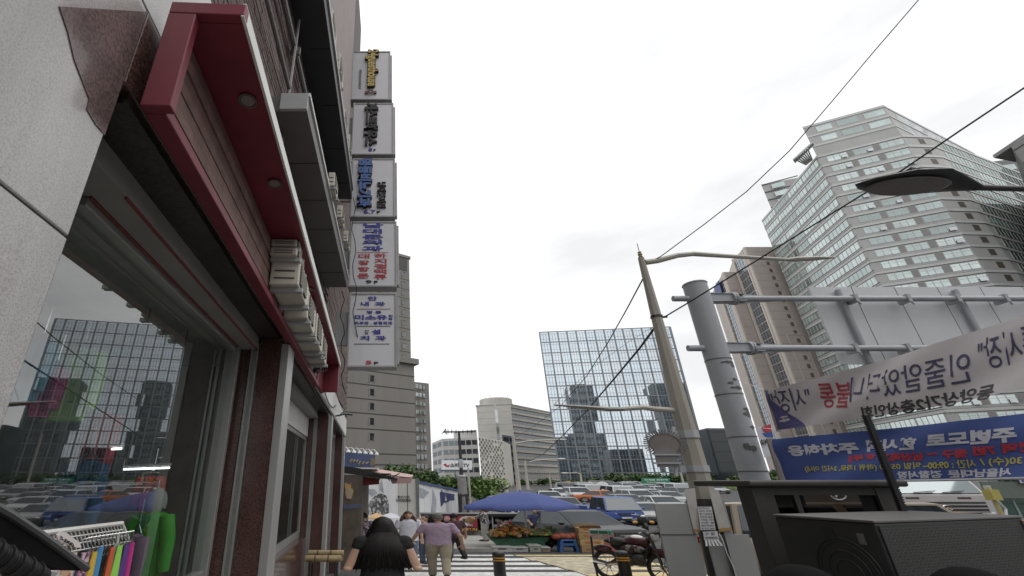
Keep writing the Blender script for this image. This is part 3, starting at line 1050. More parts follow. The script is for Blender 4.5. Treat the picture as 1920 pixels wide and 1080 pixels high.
for j in range(8):
    for i in range(22):
        zz = z - 26.5 - j * 2.0
        face_pane(mb, K_, R_, .04 + i * .043, .04 + i * .043 + .022, zz, zz + .8, .03)
part('small_window', mb, dkglass, t, kind='stuff')
mb = MB()
for k in range(12): face_pane(mb, K_, L_, 0, 1, z - 2.5 - k * 2.6, z - 2.4 - k * 2.6, .02)
part('joint', mb, creamd, t, kind='stuff')
mb = MB(); face_pane(mb, K_, L_, -.02, .02, 0, z, .3); part('corner_pier', mb, cream, t)

# ------------------------------------------------ glass tower
gA = PY(1011, 623, 165); zg = gA.z
A_, B_ = xy(gA), xy(PZ(1256, 613, zg))
C_ = B_ + Vector((5.5, 14))
D_ = A_ + Vector((13, 22))
t = thing('glass_tower', 'leaning grid of mirror glass, the big curtain wall office across the square', 'building', (*A_, 0))
mull = M('curtain_mullion', (.24, .255, .27), rough=.4, metal=.3, var=.1, scale=.3)
mb = MB(); mb.prism([A_, B_, C_, D_], -1, zg - .8); part('core', mb, M('curtain_core', (.05, .055, .06), rough=.6), t)
gm = [MIRRORGLASS('curtain_glass', (.14, .175, .2), (.78, .86, .92), .72, .015), MIRRORGLASS('curtain_glass_grey', (.2, .235, .26), (.8, .87, .92), .66, .02), MIRRORGLASS('curtain_glass_blue', (.12, .165, .2), (.74, .83, .9), .74, .012)]
NC, NR = 14, 13
z0g = .5
rh = (zg - z0g) / NR
rg = random.Random(21)
d_ = (B_ - A_); n_ = Vector((d_.y, -d_.x)).normalized()
if n_.y > 0: n_ = -n_
for j in range(NR):
    for i in range(NC):
        p, q = A_ + d_ * ((i + .06) / NC), A_ + d_ * ((i + .94) / NC)
        za, zb = z0g + j * rh + .22, z0g + (j + 1) * rh - .12
        ty_, tz_ = rg.uniform(-.012, .012), rg.uniform(-.012, .012)
        o = n_ * .12
        mb = MB()
        a0, a1 = n_ * (.12 + ty_), n_ * (.12 - ty_ + tz_)
        P = [(*(p + a0), za), (*(q + a1), za), (*(q + a1 + n_ * tz_), zb), (*(p + a0 + n_ * tz_), zb)]
        mb.slab(P, (*(-n_ * .1), 0))
        part('pane', mb, gm[rg.choice((0, 0, 1, 2, 2))], t)
mb = MB()
for i in range(NC + 1):
    face_pane(mb, A_, B_, i / NC - .005, i / NC + .005, 0, zg, .32)
part('fin', mb, mull, t, kind='stuff')
mb = MB()
for j in range(NR + 1):
    face_pane(mb, A_, B_, 0, 1, z0g + j * rh - .16, z0g + j * rh + .16, .2)
part('transom', mb, mull, t, kind='stuff')
mb = MB()
for i in range(NC):
    for f_ in (.36, .66):
        face_pane(mb, A_, B_, (i + f_) / NC - .0012, (i + f_) / NC + .0012, z0g, zg - .8, .17)
for j in range(NR):
    for f_ in (.3, .78):
        face_pane(mb, A_, B_, 0, 1, z0g + (j + f_) * rh - .035, z0g + (j + f_) * rh + .035, .165)
part('glazing_bar', mb, mull, t, kind='stuff')
for j in range(NR):
    mb = MB(); face_pane(mb, B_, C_, .08, .92, z0g + j * rh + .3, z0g + (j + 1) * rh - .3, .1); part('side_pane', mb, gm[j % 3], t)
mb = MB()
for f_ in (0, .5, 1): face_pane(mb, B_, C_, f_ - .03, f_ + .03, 0, zg, .3)
part('side_fin', mb, mull, t, kind='stuff')
mb = MB()
for k in range(30):
    p = A_.lerp(B_, (k + .3) / 30) - n_ * 1.5
    mb.tube([(p.x, p.y, zg - .8), (p.x, p.y, zg + .5)], .07, 5)
part('roof_rail', mb, mull, t, kind='stuff')

# ------------------------------------------------ apartment tower in grey granite and green glass
gran2 = M('tower_granite', (.40, .405, .395), rough=.7, var=.1, scale=.25)
gran3 = M('tower_band', (.52, .53, .515), rough=.6, var=.08, scale=.25)
spand = M('tower_spandrel', (.26, .255, .245), rough=.7, var=.12, scale=.5)
groove = M('tower_groove', (.07, .072, .072), rough=.8)
grn = [MIRRORGLASS('green_pane', (.18, .25, .24), (.83, .92, .90), .42, .03), MIRRORGLASS('green_pane_dark', (.08, .115, .11), (.78, .88, .86), .38, .03), MIRRORGLASS('green_pane_pale', (.29, .36, .35), (.87, .95, .93), .45, .03)]
k0 = PY(1655, 197, 100); zc = k0.z
K = xy(k0)
AL = xy(PZ(1504, 238, zc))
zb_ = PY(1700, 253, 100).z
K2 = xy(PY(1738, 252, 100.4))
BE = xy(PZ(1861, 303, zb_)); BE = K2 + (BE - K2) * 1.75
BC = xy(PZ(1826, 287, zc))
CF = xy(PZ(1430, 417, PY(1532, 297, AL.y).z))
t = thing('apartment_tower', 'tall many floored tower of grey granite bands and green windows with faceted front', 'building', (*K, 0))
far = CF + Vector((60, 25))
mb = MB(); mb.prism([AL, K, K2, BE, far, CF], -1, zb_); part('wall', mb, gran2, t)
mb = MB(); mb.prism([AL, K, BC, BC + Vector((2, 14)), AL + Vector((30, 18))], zb_, zc); part('crown', mb, gran2, t)
FHT = 3.72
nf = int(zb_ / FHT)
for k in range(nf):
    z1 = zb_ - .9 - k * FHT
    zs = [(z1 - 2.35, z1 - .35)]
    if z1 < 8: break
    for (t0, t1) in ((.1, .34), (.42, .64), (.73, .985)):
        mb = MB(); face_pane(mb, AL, K, t0, t1, z1 - 2.25, z1 - .35, .05)
        w_ = part('window', mb, rg.choice(grn), t)
        mb = MB()
        for f_ in (.33, .66): face_pane(mb, AL, K, t0 + (t1 - t0) * f_ - .004, t0 + (t1 - t0) * f_ + .004, z1 - 2.25, z1 - .35, .09)
        face_pane(mb, AL, K, t0, t1, z1 - 1.0, z1 - .93, .08)
        part('sash', mb, gran3, w_, kind='stuff')
        if rg.random() < .3:
            mb = MB(); face_pane(mb, AL, K, t0 + (t1 - t0) * .68, t1 - .01, z1 - 2.2, z1 - 1.3, .5, -.35); part('open_sash', mb, MIRRORGLASS('pale_window'), w_)
    mb = MB(); face_pane(mb, K, K2, .52, .74, z1 - 2.3, z1 - .5, .02); part('louvre', mb, M('bronze_louvre', (.09, .075, .06), rough=.6), t)
    for q in range(4):
        a0 = .06 + q * .235
        mb = MB(); face_pane(mb, K2, BE, a0, a0 + .23, z1 - 2.6, z1 - .2, .05)
        w_ = part('window', mb, grn[(0, 1, 1)[rg.randrange(3)]], t)
        mb = MB()
        for f_ in range(7): face_pane(mb, K2, BE, a0 + .033 * f_ - .0016, a0 + .033 * f_ + (.0016 if f_ % 2 else .004), z1 - 2.6, z1 - .2, .11)
        part('sash', mb, gran3, w_, kind='stuff')
    for q in range(4):
        a0 = .02 + q * .245
        mb = MB(); face_pane(mb, AL, CF, a0, a0 + .235, z1 - 2.2, z1 - .1, .05)
        w_ = part('window', mb, grn[(2, 2, 0)[rg.randrange(3)]] if q != 2 or rg.random() < .3 else grn[1], t)
        mb = MB()
        for f_ in range(6): face_pane(mb, AL, CF, a0 + .047 * f_ - .002, a0 + .047 * f_ + .002, z1 - 2.2, z1 - .1, .1)
        part('sash', mb, gran3, w_, kind='stuff')
mb = MB(); mg = MB(); ms = MB()
for k in range(nf + 1):
    z1 = zb_ - .9 - k * FHT
    if z1 < 4: break
    for (a, b) in ((AL, K), (K, K2), (K2, BE), (AL, CF)):
        face_pane(mb, a, b, 0, 1, z1 + .05, z1 + .75, .16)
        face_pane(mg, a, b, 0, 1, z1 - .08, z1 + .05, .02)
        face_pane(mg, a, b, 0, 1, z1 + .75, z1 + .85, .02)
        if a is AL and b is CF:
            face_pane(mg, a, b, 0, 1, z1 - 2.45, z1 - 2.2, .1)
            face_pane(mb, a, b, 0, 1, z1 - 2.75, z1 - 2.5, .16)
    for (t0, t1) in ((.35, .41), (.65, .72)):
        face_pane(ms, AL, K, t0, t1, z1 - 2.3, z1 - .3, .03)
part('band', mb, gran3, t, kind='stuff')
part('groove', mg, groove, t, kind='stuff')
part('spandrel', ms, spand, t, kind='stuff')
for k in range(2):
    z1 = zc - 1.2 - k * 3.9
    for (t0, t1) in ((.15, .34), (.41, .66), (.74, .98)):
        mb = MB(); face_pane(mb, AL, K, t0, t1, z1 - 2.2, z1 - .2, .05); part('window', mb, rg.choice(grn), t)
    for q in range(3):
        mb = MB(); face_pane(mb, K, BC, .1 + q * .3, .1 + q * .3 + .29, z1 - 2.7, z1 - .2, .05); part('window', mb, MIRRORGLASS('pale_window'), t)
mb = MB()
for k in range(3):
    z1 = zc - .3 - k * 3.9
    for (a, b) in ((AL, K), (K, BC)):
        face_pane(mb, a, b, 0, 1, z1 - .55, z1 + .1, .16)
part('crown_band', mb, gran3, t, kind='stuff')
# slatted eyebrow at the tower's edge and the block behind
p = PZ(1487, 300, zb_ + 1)
mb = MB()
for k in range(7):
    a = PZ(1489 + k * 4.2, 298 - k * 3.2, zb_ + 1); b = PZ(1512 + k * 1.8, 309 - k * 1.5, zb_ + 1)
    mb.beam(a, b, .35, .3)
part('eyebrow_slat', mb, gran3, t, kind='stuff')
mb = MB(); mb.slab([PZ(1487, 301, zb_ + 1.4), PZ(1524, 268, zb_ + 1.4), PZ(1527, 272, zb_ + 1.4), PZ(1491, 306, zb_ + 1.4)], (0, 0, .5)); part('eyebrow', mb, gran3, t)
pl2, zq = tower_px([(1495, 328), (1427, 346)], 141)
mb = MB(); mb.prism([pl2[0] + Vector((6, 0)), pl2[1], pl2[1] + Vector((24, 18)), pl2[0] + Vector((30, 18))], -1, zq); wq = part('rear_wall', mb, gran2, t)
panes('window', pl2[1], pl2[0], [(.25, .6)], [(zq - 3.2 - k * 3.7, zq - 1.2 - k * 3.7) for k in range(6)], grn, t)
mb = MB()
for k in range(8): face_pane(mb, pl2[1], pl2[0], 0, 1, zq - .6 - k * 3.7, zq - .2 - k * 3.7, .1)
part('band', mb, groove, t, kind='stuff')

# grey tower at the edge with the pointed roof
r1 = PY(1861, 292, 92); zr = r1.z
E1, E2 = xy(r1), xy(PZ(1990, 205, zr))
W1, W2 = xy(PZ(1892, 270, zr)), xy(PZ(2000, 200, zr))
t = thing('pointed_tower', 'grey tower with a sharp pointed roof overhang at the picture edge', 'building', (*W1, 0))
gd = M('tower_grey', (.27, .27, .265), rough=.7, var=.1, scale=.3)
mb = MB(); mb.prism([W1, W2, W2 + Vector((30, 10)), W1 + Vector((40, 26))], -1, zr - .9); part('wall', mb, gd, t)
mb = MB(); mb.slab([(*E1, zr - .8), (*E2, zr - .8), (*(E2 + Vector((25, 12))), zr - .8), (*(W1 + Vector((9, 6))), zr - .8)], (0, 0, .9)); part('roof', mb, gd, t)
panes('window', W1, W2, [(.25, .5), (.62, .9)], [(zr - 5 - k * 4.0, zr - 3 - k * 4.0) for k in range(12)], grn, t)
mb = MB()
for k in range(24): face_pane(mb, W1, W2, 0, 1, zr - 2.3 - k * 4.0, zr - 2.05 - k * 4.0, .1)
part('groove', mb, groove, t, kind='stuff')
q1 = PY(1860, 303, 118); zz = q1.z
Q1, Q2 = xy(q1), xy(PZ(1960, 290, zz))
mb = MB(); mb.prism([Q1, Q2, Q2 + Vector((20, 8)), Q1 + Vector((4, 14))], -1, zz); part('wing_wall', mb, M('tower_dark', (.16, .16, .165), rough=.6), t)
panes('wing_window', Q1, Q2, [(.1, .35)], [(zz - 4 - k * 3.7, zz - 2 - k * 3.7) for k in range(12)], grn, t)

# ------------------------------------------------ pink stepped slabs
pink = M('pink_granite', (.50, .445, .415), rough=.75, var=.1, scale=.15)
pinkl = M('pink_granite_pale', (.6, .54, .48), rough=.75, var=.08, scale=.15)
p1_ = PY(1440, 463, 150); z1_ = p1_.z
P1, P2, P3 = xy(p1_), xy(PZ(1397, 463, z1_)), xy(PZ(1374, 487, z1_))
p4_ = PY(1373, 510, P3.y + 1); z2_ = p4_.z
P4, P5, P6 = xy(p4_), xy(PZ(1357, 510, z2_)), xy(PZ(1344, 531, z2_))
t = thing('pink_tower', 'pink granite tower of two stepped slabs with dark glass slots', 'building', (*P2, 0))
mb = MB(); mb.prism([P1 + (P1 - P2) * .6, P2, P3, P3 + Vector((8, 14)), P1 + Vector((14, 20))], -1, z1_); part('wall', mb, pink, t)
mb = MB(); mb.prism([P4 + (P4 - P5) * 2, P5, P6, P6 + Vector((6, 12)), P4 + Vector((16, 16))], -1, z2_); part('wall', mb, pink, t)
bl = MIRRORGLASS('slot_glass', (.05, .06, .075), (.7, .78, .85), .42, .02)
for (a, b, zt_) in ((P2, P3, z1_), (P5, P6, z2_)):
    for k in range(26):
        z1 = zt_ - 1.5 - k * 3.1
        if z1 < 5: break
        mb = MB(); face_pane(mb, a, b, .3, .92, z1 - 2.9, z1 - .15, .06); w_ = part('window', mb, bl, t)
        mb = MB()
        for f_ in (.45, .62, .78): face_pane(mb, a, b, f_ - .01, f_ + .01, z1 - 2.9, z1 - .15, .12)
        face_pane(mb, a, b, .3, .92, z1 - 1.5, z1 - 1.4, .12)
        part('sash', mb, M('sash_grey', (.3, .3, .3), rough=.5), w_, kind='stuff')
    mb = MB(); face_pane(mb, a, b, 0, .12, -1, zt_, .5); face_pane(mb, a, b, .2, .29, -1, zt_, .3); face_pane(mb, a, b, .93, 1.02, -1, zt_, .5); part('pier', mb, pinkl, t, kind='stuff')
d2 = (P1 - P2)
for k in range(24):
    z1 = z1_ - 4 - k * 3.1
    if z1 < 5: break
    mb = MB(); face_pane(mb, P2, P1, .66, .8, z1 - .9, z1 + .6, .02); part('small_window', mb, M('pink_recess', (.16, .125, .1), rough=.8), t)
    mb = MB(); face_pane(mb, P2, P1, .8, .86, z1 - .9, z1 + .6, .04); part('small_sill', mb, pinkl, t)
mb = MB()
for k in range(26): face_pane(mb, P2, P1, 0, 1, z1_ - 2.2 - k * 3.1, z1_ - 2.12 - k * 3.1, .02); face_pane(mb, P5, P4, 0, 1, z2_ - 2.2 - k * 3.1, z2_ - 2.12 - k * 3.1, .02)
part('joint', mb, M('pink_joint', (.3, .24, .21), rough=.8), t, kind='stuff')
mb = MB()
zf = z1_ - 36
face_pane(mb, P2, P1, .34, .36, 5, zf, .12); face_pane(mb, P2, P1, .34, .98, zf, zf + .35, .12); face_pane(mb, P2, P1, .96, .98, 5, zf, .12)
part('frame_rib', mb, pinkl, t, kind='stuff')
mb = MB(); face_pane(mb, P5, P6, .55, 1.2, z2_ - 6.0, z2_ - 1.0, .9, -.6)
solo('roof_billboard', mb, [M('billboard_blue', (.03, .045, .2), rough=.5)], 'small blue rooftop board on the lower pink slab', 'billboard')

# dark board-like block and the low grey ones under it
pl, z = tower_px([(1405, 803), (1324, 802)], 118)
t = thing('dark_block', 'low black glazed block between the two lamp poles', 'building', (*pl[1], 0))
mb = MB(); mb.prism([pl[0], pl[1], pl[1] + Vector((2, 10)), pl[0] + Vector((2, 10))], -1, z); part('wall', mb, M('black_glass_wall', (.02, .028, .032), rough=.25, var=.2, scale=.2), t, bevel=.4)
panes('window', pl[1], pl[0], [(.72, .95)], [(z - 5 - k * 1.6, z - 4.4 - k * 1.6) for k in range(4)], MIRRORGLASS('pale_window'), t)
mb = MB()
for k in range(6): face_pane(mb, pl[1], pl[0], 0, 1, z - 1 - k * 2.4, z - .9 - k * 2.4, .06)
part('joint', mb, blackm, t, kind='stuff')
pl, z = tower_px([(1336, 838), (1312, 838)], 170)
t = thing('low_block', 'small pale block far behind the concrete lamp pole', 'building', (*pl[1], 0))
mb = MB(); mb.prism([pl[0], pl[1], pl[1] + Vector((2, 10)), pl[0] + Vector((2, 10))], -1, z); part('wall', mb, cream, t)
panes('window', pl[1], pl[0], [(.05, .45), (.55, .95)], [(z - 2 - k * 2.2, z - .9 - k * 2.2) for k in range(4)], dkglass, t)

# blocks on the near side of the square: what the curtain wall and the shop window mirror
def mirror_block(x, y, wx, wy, h, m, lab, nx=6, nz=14):
    t = thing('office_block', lab, 'building', (x, y, 0))
    mb = MB(); mb.box((x - wx / 2, y - wy / 2, -1), (x + wx / 2, y + wy / 2, h)); part('wall', mb, m, t)
    a, b = Vector((x - wx / 2, y + wy / 2)), Vector((x + wx / 2, y + wy / 2))
    mb = MB()
    for k in range(nz):
        z = h - 3 - k * (h - 4) / nz
        mb.box((a.x + .5, a.y, z - (h - 4) / nz * .55), (b.x - .5, a.y + .1, z))
    part('ribbon_window', mb, dkglass, t, kind='stuff')
    mb = MB()
    for i in range(nx + 1):
        xx = a.x + (b.x - a.x) * i / nx
        mb.box((xx - .3, a.y, 0), (xx + .3, a.y + .35, h))
    part('pier', mb, m, t, kind='stuff')
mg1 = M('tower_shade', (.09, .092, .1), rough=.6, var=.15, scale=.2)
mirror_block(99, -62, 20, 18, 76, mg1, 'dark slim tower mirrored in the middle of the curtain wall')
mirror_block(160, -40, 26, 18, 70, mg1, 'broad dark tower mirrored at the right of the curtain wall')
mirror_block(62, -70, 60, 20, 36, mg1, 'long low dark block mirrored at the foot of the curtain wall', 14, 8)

# ---------------------------------------------------------------- trees
leafs = [M('leaf_dark', (.04, .075, .024), rough=.6, var=.3, scale=2), M('leaf_mid', (.08, .14, .035), rough=.6, var=.3, scale=2), M('leaf_pale', (.14, .22, .05), rough=.6, var=.3, scale=2)]
bark = M('bark', (.09, .075, .06), rough=.95, var=.3, scale=4, bump=.4)
def tree(base, h, cr, lab, tone=(0, 1), n=1300, ls=.22, seed=1, cat='tree', group='trees around the square', lumps=9):
    r = random.Random(seed)
    base = Vector(base)
    t = thing('broadleaf_tree', lab, cat, base, group)
    mb = MB()
    top = base + Vector((0, 0, h * .62))
    mb.tube([base - Vector((0, 0, .3)), base + Vector((.05, 0, h * .3)), top], [h * .045, h * .032, h * .018], 8)
    for k in range(5):
        a = r.uniform(0, 6.28)
        s_ = base + Vector((0, 0, h * r.uniform(.3, .5)))
        e_ = base + Vector((math.cos(a) * cr[0] * .6, math.sin(a) * cr[1] * .6, h * r.uniform(.6, .8)))
        mb.tube([s_, s_.lerp(e_, .5) + Vector((0, 0, h * .04)), e_], [h * .018, h * .012, h * .006], 6)
    part('trunk', mb, bark, t, smooth=True)
    c = base + Vector((0, 0, h - cr[2]))
    cl = []
    for k in range(lumps):
        while True:
            d = Vector((r.uniform(-1, 1), r.uniform(-1, 1), r.uniform(-.9, 1)))
            if d.length < 1: break
        cl.append((c + Vector((d.x * cr[0] * .72, d.y * cr[1] * .72, d.z * cr[2] * .62)), r.uniform(.3, .5), r.randrange(3)))
    mb = MB()
    for k in range(n):
        cc, rad_, tn = r.choice(cl)
        while True:
            d = Vector((r.gauss(0, .5), r.gauss(0, .5), r.gauss(0, .45)))
            if d.length < 1.15: break
        p = cc + Vector((d.x * cr[0] * rad_ * 1.2, d.y * cr[1] * rad_ * 1.2, d.z * cr[2] * rad_ * 1.2))
        s = ls * r.uniform(.6, 1.3)
        u_ = Vector((r.uniform(-1, 1), r.uniform(-1, 1), r.uniform(-.6, .6))).normalized()
        v_ = u_.cross(Vector((r.uniform(-1, 1), r.uniform(-1, 1), r.uniform(-1, 1)))).normalized()
        mb.mat(min(2, max(0, tone[0] + (tn + r.randrange(2)) % (tone[1] - tone[0] + 1))))
        mb.add([p - u_ * s * 1.3, p + v_ * s * .6, p + u_ * s * 1.3, p - v_ * s * .6], [(0, 1, 2, 3)])
    part('crown', mb, leafs, t, kind='stuff')
    return t
def tree_px(u, vtop, Y, wpx, lab, **k):
    p = PY(u, vtop, Y)
    r_ = ray(u, vtop)
    wid = wpx / F / r_.y * Y / 2
    gz = g(Y)
    h = p.z - gz
    return tree((p.x, Y, gz), h, (wid, wid * .8, h * .46), lab, **k)
tree_px(722, 868, 47, 70, 'dark spreading tree behind the blue billboard with goose neck lamps', tone=(0, 1), seed=2, n=1800)
tree_px(775, 866, 50, 95, 'dark layered tree rising over the pink awning', tone=(0, 1), seed=3, n=2200)
tree_px(832, 882, 52, 80, 'mid green tree over the printed hoarding beside the antenna pole', tone=(0, 2), seed=4, n=2000)
tree_px(905, 881, 56, 92, 'bright round tree right of the antenna pole', tone=(1, 2), seed=5, n=2200)
for i, (u, v, Y, wd, lab) in enumerate((
        (985, 899, 150, 40, 'first far tree beneath the cream office'), (1020, 896, 150, 52, 'second far tree beneath the cream office'), (1150, 888, 132, 60, 'far tree left of the green road sign'),
        (1195, 886, 136, 64, 'far tree straight above the green road sign'), (1248, 884, 134, 70, 'far tree right of the green road sign'), (1290, 888, 130, 50, 'far tree just left of the concrete lamp pole foot'),
        (1350, 884, 120, 70, 'far tree under the low black block'), (1395, 886, 112, 70, 'far tree just left of the big grey sign post'), (1440, 880, 110, 80, 'far tree behind the big grey sign post'),
        (1110, 897, 150, 40, 'small far tree before the curtain wall corner'), (1075, 900, 152, 40, 'smallest far tree before the curtain wall'), (1960, 880, 60, 150, 'tree beyond the bus shelter'))):
    tree_px(u, v, Y, wd, lab, tone=(0, 1), seed=20 + i, n=900, ls=.36, lumps=7)
mb = MB()
p, q = GP(1372, 920), GP(1440, 920)
rr = random.Random(4)
for k in range(900):
    x, y = rr.uniform(p.x, q.x + 6), rr.uniform(p.y, p.y + 3)
    z = g(y) + rr.uniform(0, .9)
    mb.add([(x - .25, y, z), (x, y + .1, z + .3), (x + .25, y, z + .05)], [(0, 1, 2)])
o = solo('hedge', mb, leafs[2], 'low bright green hedge on the traffic island behind the grey van', 'hedge', kind='thing')

# ---------------------------------------------------------------- market hoarding, stall, billboards
hoard = M('hoarding_white', (.62, .63, .65), rough=.5, var=.14, scale=.8, streak=True)
hgrey = M('hoarding_print_grey', (.33, .35, .39), rough=.55, var=.3, scale=2.5)
hdoor = M('hoarding_door', (.44, .43, .40), rough=.6, var=.06)
navy = M('navy_print', (.035, .045, .13), rough=.5, var=.1)
scrib = PRINTED('scribble_print', [(.06, .06, .065), (.2, .2, .21), (.42, .42, .43), (.1, .1, .1)], scale=7)
H0, H1, H2 = PY(640, 905, 34), PY(782, 905, 34), PY(868, 923, 47)
zb1, zb2 = PY(782, 967, 34).z, PY(868, 963, 47).z
t = thing('market_hoarding', 'long white hoarding printed with grey shapes and a navy patch around the market building site', 'hoarding', (H1.x, 34, g(34)))
for k in range(4):
    a, b = H0.lerp(H1, k / 4), H0.lerp(H1, (k + .985) / 4)
    zt_ = 1.95
    mb = MB(); mb.box((a.x, 34, g(34)), (b.x, 34.1, zt_)); part('panel', mb, hdoor if k == 3 else hoard, t)
for k in range(9):
    a, b = H1.lerp(H2, k / 9), H1.lerp(H2, (k + .98) / 9)
    mb = MB(); mb.hexa([(a.x, a.y, g(a.y)), (b.x, b.y, g(b.y)), (b.x, b.y + .1, g(b.y)), (a.x, a.y + .1, g(a.y)), (a.x, a.y, a.z), (b.x, b.y, b.z), (b.x, b.y + .1, b.z), (a.x, a.y + .1, a.z)])
    part('panel', mb, hoard, t)
mb = MB(); mb.beam(H1 + Vector((0, 0, .06)), H2 + Vector((0, 0, .06)), .2, .14); part('blue_coping', mb, M('coping_blue', (.07, .09, .22), rough=.5), t)
mb = MB(); mb.box((H1.x - .1, 33.9, g(34)), (H1.x + .12, 34.15, 2.0)); part('corner_post', mb, M('post_grey', (.12, .12, .12), rough=.5), t)
mb = MB(); mb.box((PY(764, 930, 33.99).x - .02, 33.985, g(34)), (PY(764, 930, 33.99).x + .02, 33.999, 1.9)); part('door_gap', mb, blackm, t)
def flat_px(pts, Y, mat, name, parent, th=.012):
    mb = MB(); mb.slab([PY(u, v, Y) for u, v in pts], (0, th, 0)); return part(name, mb, mat, parent)
flat_px([(684, 965), (687, 955), (694, 940), (703, 929), (714, 925), (724, 929), (729, 942), (729, 965)], 33.98, scrib, 'printed_shape', t)
flat_px([(684, 917), (702, 917), (708, 924), (697, 932)], 33.98, hgrey, 'printed_shape', t)
flat_px([(712, 905), (716, 898), (720, 925), (712, 920)], 33.98, hgrey, 'printed_shape', t)
def on_h(f, v):   # a point on the receding hoarding, f along it, v up it
    a = H1.lerp(H2, f)
    return Vector((a.x + .03, a.y - .012, g(a.y) + .6 + (a.z - g(a.y) - .6) * v))
def flat_h(pts, mat, name):
    mb = MB(); mb.slab([on_h(f, v) for f, v in pts], (-.02, .008, 0)); return part(name, mb, mat, t)
flat_h([(.02, .9), (.2, .78), (.1, .6), (.02, .62)], hgrey, 'printed_shape')
flat_h([(.22, .1), (.27, .9), (.33, .55), (.3, .05)], hgrey, 'printed_shape')
flat_h([(.46, .84), (.75, .8), (.74, .5), (.62, .52), (.6, .46), (.48, .42)], navy, 'printed_patch')
flat_h([(.42, .3), (.41, .8), (.46, .92), (.49, .55), (.46, .35)], navy, 'printed_patch')
flat_h([(.51, .5), (.53, .82), (.56, .5)], white, 'printed_figure')
mb = MB(); text_mb('HYOSUNG', lambda x, y, h: PY(x, y, 33.97) - Vector((0, h, 0)), 743, 770, 941, 935, .02, .01, mb); part('lettering', mb, ink_black, t)
mb = MB(); text_mb('흥인시장', lambda x, y, h: PY(x, y, 33.97) - Vector((0, h, 0)), 745, 768, 933.5, 929.5, .02, .01, mb); part('lettering', mb, ink_black, t)

# food stall with a pink awning
woodb = M('stall_board', (.13, .10, .075), rough=.7, var=.35, scale=2.2, dark=(.05, .045, .04))
t = thing('food_stall', 'brown boarded food stall with red valance and faded pink awning at the corner', 'stall', PY(660, 1030, 17.5))
YS = 17.5
a, b = PY(642, 893, YS), PY(680, 893, YS)
gz = g(YS)
mb = MB(); mb.box((a.x, YS, gz), (b.x, YS + 5, a.z + .05)); part('side_board', mb, woodb, t)
flat_px([(646, 900), (661, 898), (663, 921), (659, 936), (648, 935)], YS - .01, PRINTED('food_poster', [(.35, .17, .06), (.2, .1, .05), (.5, .32, .14), (.12, .1, .09)], scale=5), 'poster', t)
flat_px([(648, 917), (661, 916), (659, 935), (650, 935)], YS - .02, M('paper_cone', (.42, .34, .26), rough=.7, var=.2), 'poster', t)
flat_px([(644, 946), (678, 944), (678, 952), (644, 955)], YS - .01, M('poster_blue', (.1, .12, .2), rough=.6, var=.3), 'poster', t)
mb = MB(); mb.slab([PY(636, 873, YS), PY(670, 877, YS), PY(745, 897, YS), PY(745, 901, YS), PY(690, 893, YS), PY(636, 886, YS)], (0, 5, .1)); part('roof', mb, blackm, t)
flat_px([(675, 894), (711, 897), (711, 908), (675, 911)], YS + .3, M('valance_red', (.17, .022, .03), rough=.7, var=.2), 'valance', t, .02)
mb = MB(); mb.slab([PY(682, 881, YS + .2), PY(716, 882, YS + 2), PY(775, 892, YS + 2), PY(772, 896, YS + .2), PY(735, 897, YS + .2)], (0, 0, .03)); part('awning', mb, M('pink_awning', (.50, .36, .34), rough=.8, var=.15, scale=1.5, streak=True), t)
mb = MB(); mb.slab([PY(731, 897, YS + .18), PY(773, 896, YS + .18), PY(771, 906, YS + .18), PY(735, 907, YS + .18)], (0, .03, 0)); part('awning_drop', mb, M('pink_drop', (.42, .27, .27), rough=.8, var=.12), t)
mb = MB()
rr = random.Random(9)
for k in range(8):
    p0 = PY(680 + rr.random() * 40, 888 + rr.random() * 8, YS - .05)
    mb.tube([p0, p0 + Vector((rr.uniform(.1, .5), 0, rr.uniform(-.15, .1))), p0 + Vector((rr.uniform(.3, .9), 0, rr.uniform(-.2, .05)))], .02, 5)
part('loose_cable', mb, black, t, kind='stuff')
mb = MB(); mb.slab([PY(658, 876, YS + .1), PY(708, 877, YS + .1), PY(708, 880, YS + .1), PY(664, 879, YS + .1)], (0, 2, .03)); part('white_board', mb, white, t)

# blue roadside billboard with goose neck lamps
YB = 21
t = thing('lamp_billboard', 'navy billboard with gold script lit by six goose neck lamps above the stall', 'billboard', PY(672, 877, YB))
mb = MB(); mb.slab([PY(641, 847, YB), PY(703, 853, YB + 2), PY(703, 876, YB + 2), PY(641, 877, YB)], (0, .18, 0)); part('board', mb, M('board_navy', (.04, .06, .15), rough=.45, var=.3, scale=.8), t)
mb = MB(); mb.slab([PY(641, 847, YB - .02), PY(648, 848, YB - .02), PY(648, 876.5, YB - .02), PY(641, 877, YB - .02)], (0, .01, 0)); part('board_edge', mb, M('board_blue', (.07, .17, .42), rough=.45), t)
mb = MB()
c0 = lambda u, v: PY(u, v, YB + (u - 641) / 31 - .05)
for w0, w1, yy in ((655, 672, 864), (670, 692, 868)):
    mb.tube([c0(w0 + (w1 - w0) * k / 14, yy + 4 * math.sin(k * 1.35) * (1 - k / 20)) for k in range(15)], .03, 5)
part('script_stroke', mb, M('dull_gold', (.36, .28, .16), rough=.5), t)
mb = MB(); ctr = c0(696, 866); mb.lathe([(.001, -.02), (.2, -.02), (.2, .01)], (ctr.x, ctr.y, ctr.z), 14, 'y'); part('oval', mb, M('dull_gold'), t)
